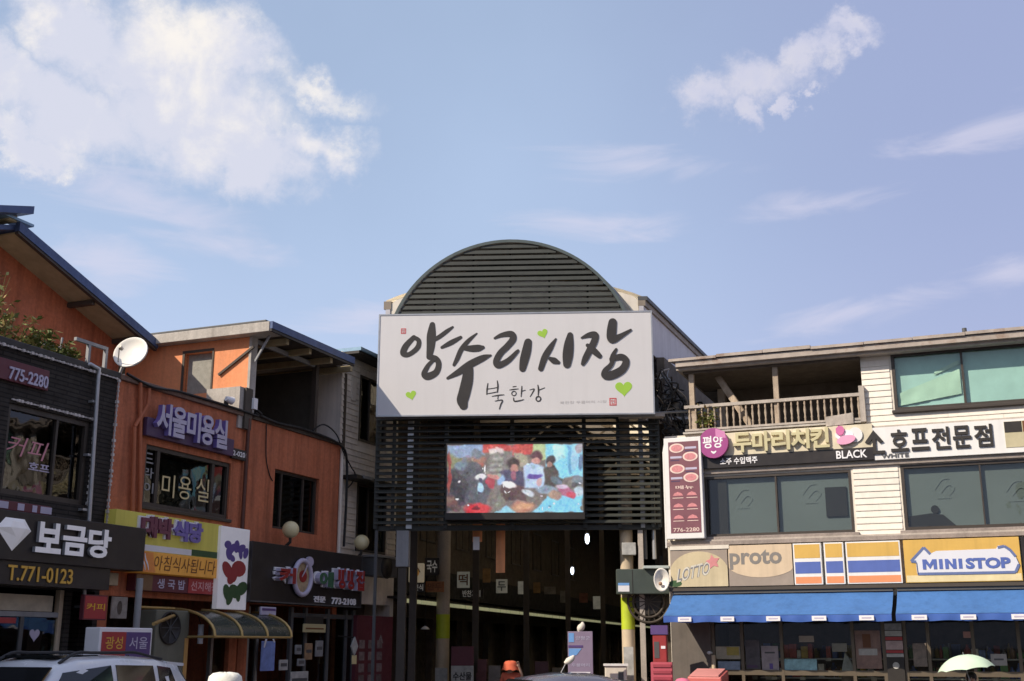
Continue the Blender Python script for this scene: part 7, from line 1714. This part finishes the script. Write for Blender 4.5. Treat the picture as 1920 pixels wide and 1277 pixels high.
# ================================================================== VEHICLES
m_carw = mat('white_car_paint', (.72, .73, .75), .25, var=.03, coat=.8); m_card = mat('grey_car_paint', (.10, .10, .13), .25, var=.05, coat=.8)
m_cgl = glass('car_glass', (.10, .11, .11), 1.0); m_tyre = mat('tyre_rubber', (.02, .02, .02), .85); m_rim = mat('alloy_rim', (.45, .45, .47), .3, metal=.8); m_blk = mat('black_plastic', (.02, .02, .022), .5); m_hl = mat('headlamp_glass', (.6, .62, .65), .15); m_tl = mat('tail_lamp', (.35, .02, .02), .2)
def car(name, label, F, paint, low, top, belt, suv=True, z_rail=True):
    """low: (x, half width, z of the shoulder); top: greenhouse rows (x, z belt, z roof, half width at roof)"""
    t = T(name, label, 'car', F, (0, 0, 0))
    mb = MB(); V = []
    ring = lambda hw, z: [(-hw * .86, .28), (-hw * .97, .45), (-hw, .70), (-hw * .985, z - .10), (-hw * .90, z - .015), (-hw * .5, z + .02), (hw * .5, z + .02), (hw * .90, z - .015), (hw * .985, z - .10), (hw, .70), (hw * .97, .45), (hw * .86, .28)]
    for x, hw, z in low: V += [(x, p[0], p[1]) for p in ring(hw, z)]
    n = 12; k = len(low)
    fs = [(i * n + j, i * n + (j + 1) % n, (i + 1) * n + (j + 1) % n, (i + 1) * n + j) for i in range(k - 1) for j in range(n)]
    mb.add(V, fs, paint, True); mb.add(V[:n], [tuple(range(n - 1, -1, -1))], paint); mb.add(V[-n:], [tuple(range(n))], paint)
    body = t.part('body', mb)
    V = []; n = 9
    for x, zb, zr_, hw in top:
        hb = belt
        V += [(x, p[0], p[1]) for p in ((-hb, zb), (-hw - (hb - hw) * .25, zb + (zr_ - zb) * .75), (-hw, zr_ - .06), (-hw * .8, zr_ - .01), (0, zr_ + .02), (hw * .8, zr_ - .01), (hw, zr_ - .06), (hw + (hb - hw) * .25, zb + (zr_ - zb) * .75), (hb, zb))]
    k = len(top); mb = MB()
    mb.add(V, [(i * n + j, i * n + j + 1, (i + 1) * n + j + 1, (i + 1) * n + j) for i in range(k - 1) for j in range(n - 1)], paint, True)
    t.part('roof', mb)
    def surf(x, f, side):
        """point on the greenhouse flank, f from belt to roof edge"""
        for (xa, za, ra, ha), (xb, zb2, rb, hb2) in zip(top[:-1], top[1:]):
            if xb <= x <= xa:
                g = (xa - x) / (xa - xb or 1); zb_ = za + (zb2 - za) * g; zr2 = ra + (rb - ra) * g - .06; hw = ha + (hb2 - ha) * g
                return (x, side * (belt + (hw - belt) * f * 1.0 + .022), zb_ + (zr2 - zb_) * f)
    xs = [r_[0] for r_ in top]; xf, xb2 = xs[1], xs[-2]
    for side in (-1, 1):
        segs = [(xf - .02, xf - .95), (xf - 1.03, xf - 1.85), (xf - 1.93, xb2 + .10)] if suv else [(xf - .05, xf - .75), (xf - .82, xb2 + .05)]
        for i, (p, q) in enumerate(segs):
            lead = .42 if i == 0 else 0
            pts = [surf(min(p + lead, xs[0] - .1), .10, side), surf(q, .10, side), surf(q + (.12 if i == len(segs) - 1 else 0), .90, side), surf(p - .02, .90, side)]
            if any(p_ is None for p_ in pts): continue
            pts2 = [(a, b_ - side * .015, c_) for a, b_, c_ in pts]
            m2 = MB(); m2.add(pts + pts2, [(0, 1, 2, 3), (7, 6, 5, 4)] + [(j, j + 4, (j + 1) % 4 + 4, (j + 1) % 4) for j in range(4)], m_blkg); t.part('side_window', m2)
    # windscreens lie on the slope between the first two and last two rows
    for nm, A, B_, off in (('windscreen', top[0], top[1], .03), ('rear_window', top[-1], top[-2], -.03)):
        pts = []
        for f, wy in ((.10, .92), (.92, .92)):
            x = A[0] + (B_[0] - A[0]) * f; z = A[1] + (B_[2] - A[1]) * f; hw = (belt + (B_[3] - belt) * f) * wy
            pts.append((x + off, -hw, z + .015)); pts.append((x + off, hw, z + .015))
        pts = [pts[0], pts[1], pts[3], pts[2]]; m2 = MB(); p2 = [(a - off * .5, b_, c_ - .012) for a, b_, c_ in pts]
        m2.add(pts + p2, [(0, 1, 2, 3), (7, 6, 5, 4)] + [(j, j + 4, (j + 1) % 4 + 4, (j + 1) % 4) for j in range(4)], m_blkg); t.part(nm, m2)
    if suv:
        for side in (-1, 1):
            P = [(xf - .1 - .30 * j, side * (top[2][3] - .10), (top[1][2] if j == 0 else top[2][2]) + (.01 if j in (0, 7) else .055)) for j in range(8)]
            P = [(p[0], p[1], p[2] - (.05 if p[0] < -1.3 else 0)) for p in P]
            t.part('roof_rail', MB().tube(catmull(P, 3), .022, m_blk, 6))
        t.part('sunroof', MB().box(xf - 1.0, xf - .15, -.42, .42, top[2][2] - .01, top[2][2] + .025, m_blkg))
        xe = top[-2][0]; t.part('spoiler', MB().prism([(xe + .25, top[-2][2] + .0), (xe - .16, top[-2][2] - .03), (xe - .16, top[-2][2] - .07), (xe + .2, top[-2][2] - .06)], -top[-2][3], top[-2][3], paint), bevel=.01)
        t.part('antenna', MB().prism([(xe + .55, top[-2][2] + .0), (xe + .35, top[-2][2] + .09), (xe + .31, top[-2][2] + .0)], -.02, .02, m_blk))
    L = low[0][0]; Lr = low[-1][0]
    for side in (-1, 1):
        hw = low[1][1]
        t.part('headlight', MB().box(L - .16, L + .005, side * hw * .70 - .17, side * hw * .70 + .17, .62, .78, m_hl), bevel=.02)
        t.part('tail_light', MB().box(Lr - .01, Lr + .12, side * hw * .80 - .10, side * hw * .80 + .10, .75, 1.0, m_tl), bevel=.02)
        t.part('mirror', MB().box(xf + .28, xf + .42, side * (belt + .14) - .10, side * (belt + .14) + .08, low[3][2] + .02, low[3][2] + .18, paint), bevel=.03)
        for x in (L - .85, Lr + .85):
            y = side * (low[3][1] - .10); w = t.part('wheel', MB().lathe([(.20, -.10), (.31, -.11), (.335, -.08), (.335, .08), (.31, .11), (.20, .10)], (x, y, .335), m_tyre, 24, 'y'))
            b_ = MB(); b_.lathe([(.02, .105 * side), (.20, .10 * side)], (x, y, .335), m_rim, 20, 'y')
            for k5 in range(5): a = 2 * math.pi * k5 / 5; b_.bar((x, y + .11 * side, .335), (x + .2 * math.cos(a), y + .108 * side, .335 + .2 * math.sin(a)), .05, m_rim, .02)
            t.part('rim', b_, w)
    t.part('bumper', MB().box(L - .12, L + .05, -low[0][1] * .95, low[0][1] * .95, .28, .52, m_blk), bevel=.03); t.part('grille', MB().box(L - .02, L + .012, -.4, .4, .58, .76, m_blk))
    return t
m_blkg = mat('tinted_car_window', (.012, .013, .014), .06, var=.2, spec=.6)
CF = Frame(-6.35, 16.6, 248)
car('parked_car', 'white sport utility car with black roof rails parked before the jewellery shop', CF, m_carw,
    [(2.25, .70, .78), (2.15, .84, .90), (1.70, .90, .99), (1.15, .915, 1.04), (0, .92, 1.05), (-1.6, .92, 1.07), (-2.2, .88, 1.08), (-2.32, .80, 1.0)],
    [(1.25, 1.02, 1.05, .74), (.48, 1.04, 1.66, .66), (.10, 1.04, 1.745, .66), (-.7, 1.04, 1.765, .66), (-1.5, 1.05, 1.735, .65), (-2.0, 1.06, 1.67, .63), (-2.30, 1.07, 1.09, .74)], .86)
SX = (1012 - 960) / 2273 * 19.5
CF2 = Frame(SX, 19.5, 200)
car('parked_car', 'dark grey saloon car of which only the roof shows before the market', CF2, m_card,
    [(2.25, .70, .66), (2.1, .82, .76), (1.3, .87, .88), (.9, .88, .92), (0, .88, .94), (-1.4, .88, .95), (-2.2, .84, .92), (-2.3, .78, .84)],
    [(1.0, .90, .93, .70), (.25, .92, 1.40, .57), (-.2, .92, 1.46, .57), (-.8, .92, 1.45, .56), (-1.2, .93, 1.38, .54), (-1.85, .94, .96, .68)], .82, suv=False)
F = Frame(*CF2.world(-1.3, .3)[:2], -3)
a, c = F.px(1046, 1272), F.px(1063, 1240)
t = T('car_antenna', 'thin slanted aerial with a white flag tip rising from the dark car', 'antenna', F, (a[0], 0, a[1])); t.part('mast', MB().tube([(a[0] - .05, 0, a[1] - .15), (a[0], 0, a[1]), (c[0], 0, c[1])], .008, m_galv, 6)); t.part('flag', MB().tube([(c[0] - .04, 0, c[1] - .03, .02), (c[0] + .02, 0, c[1] + .0, .055), (c[0] + .09, 0, c[1] + .05, .045), (c[0] + .12, 0, c[1] + .09, .015)], .05, m_cream, 8))

# ================================================================== PEOPLE
def skinmesh(name, verts, edges, radii, m, parent, base, levels=1, root=0):
    me = bpy.data.meshes.new(name); me.from_pydata([(v[0] - base[0], v[1] - base[1], v[2] - base[2]) for v in verts], edges, [])
    me.materials.append(m); o = bpy.data.objects.new(name, me); COL.objects.link(o); o.parent = parent
    s_ = o.modifiers.new('skin', 'SKIN'); s_.use_smooth_shade = True
    for i, r in enumerate(radii): me.skin_vertices[0].data[i].radius = r if isinstance(r, tuple) else (r, r)
    me.skin_vertices[0].data[root].use_root = True
    u = o.modifiers.new('subdivision', 'SUBSURF'); u.levels = levels; u.render_levels = levels
    return o
m_skin = mat('skin_tone', (.50, .32, .23), .55, var=.06); m_hair = mat('dark_hair', (.02, .017, .015), .5); m_shoe = mat('dark_shoe', (.03, .03, .03), .6)
def person(label, F, x, y, H, shirt, trousers, arm_r=None, arm_l=None, lean=0.0):
    """standing figure facing -y of its frame; arm targets are hand positions relative to the feet"""
    s = H / 1.7
    t = T('person', label, 'person', F, (x, y, 0)); B = (x, y, 0)
    P = lambda a, b_, c: (x + a * s, y + (b_ - lean * max(0, c - .95)) * s, c * s)
    J = dict(pel=P(0, 0, .95), spi=P(0, .01, 1.12), che=P(0, .01, 1.30), nec=P(0, .01, 1.45), hd0=P(0, -.01, 1.53), hd1=P(0, -.02, 1.61), hd2=P(0, -.01, 1.68))
    for sg, nm in ((1, 'r'), (-1, 'l')):
        J['hip' + nm] = P(.10 * sg, 0, .90); J['kne' + nm] = P(.11 * sg, -.02, .50); J['ank' + nm] = P(.11 * sg, .02, .09); J['toe' + nm] = P(.13 * sg, -.13, .04)
        J['sho' + nm] = P(.17 * sg, .01, 1.40)
        tg = arm_r if nm == 'r' else arm_l
        if tg is None: J['elb' + nm] = P(.24 * sg, .03, 1.12); J['wri' + nm] = P(.25 * sg, -.05, .87); hd = Vector((0, -.25, -1)).normalized()
        else:
            S_, E_ = Vector(J['sho' + nm]), Vector(P(*tg)); md = (S_ + E_) / 2; J['elb' + nm] = tuple(md + Vector((.10 * sg, .02, -.13)) * s); J['wri' + nm] = tuple(E_); hd = (E_ - Vector(J['elb' + nm])).normalized()
        J['hd_' + nm] = hd
    names = ['pel', 'spi', 'che', 'nec', 'hd0', 'hd1', 'hd2'] + [a + n_ for n_ in 'rl' for a in ('hip', 'kne', 'ank', 'toe', 'sho', 'elb', 'wri')]
    idx = {n_: i for i, n_ in enumerate(names)}; V = [J[n_] for n_ in names]
    R = {'pel': .13, 'spi': .12, 'che': .14, 'nec': .055, 'hd0': .075, 'hd1': .098, 'hd2': .07, 'hip': .085, 'kne': .055, 'ank': .038, 'toe': .03, 'sho': .06, 'elb': .042, 'wri': .028}
    rr = [R[n_ if n_ in R else n_[:3]] * s for n_ in names]
    E_ = [('pel', 'spi'), ('spi', 'che'), ('che', 'nec'), ('nec', 'hd0'), ('hd0', 'hd1'), ('hd1', 'hd2')]
    for n_ in 'rl': E_ += [('pel', 'hip' + n_), ('hip' + n_, 'kne' + n_), ('kne' + n_, 'ank' + n_), ('ank' + n_, 'toe' + n_), ('che', 'sho' + n_), ('sho' + n_, 'elb' + n_), ('elb' + n_, 'wri' + n_)]
    E_ = [(idx[a], idx[b_]) for a, b_ in E_]
    for sg, n_ in ((1, 'r'), (-1, 'l')):          # palm, four fingers, thumb
        d = J['hd_' + n_]; w = Vector(J['wri' + n_]); sd = d.cross(Vector((0, 1, .3))).normalized(); pl = d.cross(sd)
        pi = len(V); V.append(tuple(w + d * .06 * s)); rr.append((.040 * s, .018 * s)); E_.append((idx['wri' + n_], pi))
        for k in range(4):
            o_ = sd * (k - 1.5) * .020 * s; l_ = (.070, .080, .075, .058)[k] * s; a = len(V)
            V += [tuple(w + d * .10 * s + o_), tuple(w + d * (.10 * s + l_ * .55) + o_ + pl * .012 * s), tuple(w + d * (.10 * s + l_ * .85) + o_ + pl * .035 * s)]; rr += [.010 * s, .009 * s, .007 * s]; E_ += [(pi, a), (a, a + 1), (a + 1, a + 2)]
        a = len(V); V += [tuple(w + d * .05 * s + sd * .045 * s * sg), tuple(w + d * .085 * s + sd * .058 * s * sg + pl * .02 * s)]; rr += [.012 * s, .009 * s]; E_ += [(pi, a), (a, a + 1)]
    body = skinmesh('body', V, E_, rr, m_skin, t.o, B, 2)
    def cloth(nm, ks, es, g, m):
        i2 = {k: i for i, k in enumerate(ks)}; skinmesh(nm, [J[k] for k in ks], [(i2[a], i2[b_]) for a, b_ in es], [(R[k if k in R else k[:3]] + g) * s for k in ks], m, t.o, B, 2)
    cloth('shirt', ['spi', 'pel', 'che', 'shor', 'elbr', 'shol', 'elbl'], [('pel', 'spi'), ('spi', 'che'), ('che', 'shor'), ('shor', 'elbr'), ('che', 'shol'), ('shol', 'elbl')], .022, shirt)
    cloth('trousers', ['pel', 'hipr', 'kner', 'ankr', 'hipl', 'knel', 'ankl'], [('pel', 'hipr'), ('hipr', 'kner'), ('kner', 'ankr'), ('pel', 'hipl'), ('hipl', 'knel'), ('knel', 'ankl')], .014, trousers)
    for n_ in 'rl':
        a, b_ = J['ank' + n_], J['toe' + n_]; t.part('shoe', MB().tube([(a[0], a[1] + .05 * s, .05 * s, .04 * s), (a[0], a[1], .055 * s, .048 * s), (b_[0], b_[1], .045 * s, .045 * s), (b_[0], b_[1] - .04 * s, .035 * s, .03 * s)], .04, m_shoe, 8))
    h = J['hd1']
    mb = MB(); mb.lathe([(.101 * s, -.02 * s), (.106 * s, .03 * s), (.095 * s, .07 * s), (.06 * s, .105 * s), (.001, .115 * s)], (h[0], h[1] + .012 * s, h[2]), m_hair, 16); mb.lathe([(.085 * s, -.10 * s), (.10 * s, -.03 * s), (.10 * s, .0)], (h[0], h[1] + .03 * s, h[2]), m_hair, 16); t.part('hair', mb)
    mb = MB()
    for sx_ in (-.034, .034): mb.ball((h[0] + sx_ * s, h[1] - .092 * s, h[2] - .005 * s), .012 * s, m_hair, 8)
    mb.tube([(h[0] - .022 * s, h[1] - .093 * s, h[2] - .062 * s), (h[0], h[1] - .098 * s, h[2] - .064 * s), (h[0] + .022 * s, h[1] - .093 * s, h[2] - .062 * s)], .006 * s, m_cherry, 5); t.part('eyes_and_mouth', mb)
    mb = MB(); mb.tube([(h[0], h[1] - .09 * s, h[2] + .005 * s, .009 * s), (h[0], h[1] - .112 * s, h[2] - .03 * s, .015 * s), (h[0], h[1] - .09 * s, h[2] - .035 * s, .008 * s)], .01, m_skin, 6); 
    for sx_ in (-1, 1): mb.ball((h[0] + sx_ * .098 * s, h[1] + .005 * s, h[2] - .012 * s), .022 * s, m_skin, 8)
    t.part('nose_and_ears', mb)
    return t, h, s, J
# woman with a white hat in the sun, near
F = Frame((425 - 960) / 2273 * 11.5, 11.5, 150)
t, h, s, J = person('person in a white floppy sun hat standing in the sun near the camera', F, 0, 0, 1.50, mat('pale_shirt', (.55, .52, .48), .8), mat('grey_trousers', (.12, .12, .13), .8))
m_hat = mat('white_cotton_hat', (.80, .77, .66), .8, var=.06, bump=.3, bscale=30)
zt_ = 1.9 - (1259 - 1210) / 2273 * 11.5
def hat(t, h, m, zt, r, rb, sq=1.0, wob=.012):
    mb = MB(); n = 28; rows = [(rb, zt - .20), (rb * .98, zt - .185), (r * 1.12, zt - .125), (r * 1.05, zt - .09), (r * .98, zt - .04), (r * .75, zt - .012), (r * .35, zt + .0), (.001, zt - .004)]
    V = [(h[0] + p * math.cos(2 * math.pi * k / n), h[1] + .01 + p * sq * math.sin(2 * math.pi * k / n), z + wob * math.sin(k * 1.7 + z * 40) * (1 if p > r else .5)) for p, z in rows for k in range(n)]
    mb.add(V, [(i * n + k, i * n + (k + 1) % n, (i + 1) * n + (k + 1) % n, (i + 1) * n + k) for i in range(len(rows) - 1) for k in range(n)], m, True); t.part('hat', mb)
hat(t, h, m_hat, zt_, .155, .235)
# stallkeeper in an orange hat raising a hand
F = Frame((957 - 960) / 2273 * 27.5, 27.5, 0)
t, h, s, J = person('person in an orange red bucket hat raising one hand in the market entrance', F, 0, 0, 1.53, mat('orange_shirt', (.50, .10, .05), .8), mat('navy_trousers', (.03, .03, .06), .8), arm_r=(.22, -.12, 1.58))
hat(t, h, mat('orange_red_hat', (.62, .13, .06), .8), 1.9 - (1238 - 1210) / 2273 * 27.5, .15, .20)
# person under the mint parasol
Y = 21.0; F = Frame((1804 - 960) / 2273 * Y, Y, -20)
ztop = 1.9 - (1227 - 1210) / 2273 * Y
t, h, s, J = person('person standing under the pale mint parasol before the store', F, .10, .05, 1.44, mat('mauve_shirt', (.25, .18, .24), .8), mat('dark_trousers', (.04, .04, .05), .8), arm_r=(.08, -.28, 1.12))
m_par = mat('mint_parasol_cloth', (.58, .72, .53), .7, var=.04); 
tp = T('parasol', 'pale mint green parasol held open before the convenience store', 'umbrella', F, (0.0, -.2, 1.1))
tilt = Matrix.Rotation(rad(-7), 3, 'Y'); apex = Vector((.0, -.1, ztop)); R0 = .47
n = 8; rows = 7; V = []
for i in range(rows + 1):
    f = i / rows
    for k in range(n * 4):
        a = 2 * math.pi * k / (n * 4); q = (k % 4) / 4; rr_ = R0 * math.sin(f * 1.12) / math.sin(1.12) * (1 - .07 * math.sin(math.pi * q) * f); z = -R0 * .52 * (1 - math.cos(f * 1.12)) / (1 - math.cos(1.12)) + .02 * math.sin(math.pi * q) * f
        V.append(apex + tilt @ Vector((rr_ * math.cos(a), rr_ * math.sin(a), z)))
m_ = n * 4; mb = MB(); mb.add(V, [(i * m_ + k, (i + 1) * m_ + k, (i + 1) * m_ + (k + 1) % m_, i * m_ + (k + 1) % m_) for i in range(rows) for k in range(m_)], m_par, True); tp.part('canopy', mb)
rib = None
for k in range(n):
    a = 2 * math.pi * k / n; P = [apex + tilt @ Vector((R0 * math.sin(f * 1.12) / math.sin(1.12) * math.cos(a), R0 * math.sin(f * 1.12) / math.sin(1.12) * math.sin(a), -R0 * .52 * (1 - math.cos(f * 1.12)) / (1 - math.cos(1.12)) - .008)) for f in (0.05, .35, .7, 1.0)]
    tp.part('rib', MB().tube([tuple(p) for p in P], .004, m_galv, 5))
hw = Vector(J['wrir']); mb = MB(); mb.tube([tuple(apex + Vector((0, 0, .04))), tuple(apex + tilt @ Vector((0, 0, -.3))), (hw.x, hw.y - .05, hw.z + .02)], .008, m_galv, 6); tp.part('shaft', mb); tp.part('handle', MB().tube([(hw.x, hw.y - .05, hw.z + .06), (hw.x, hw.y - .04, hw.z - .08)], .016, m_brown, 8))
print('script done', len(bpy.data.objects))
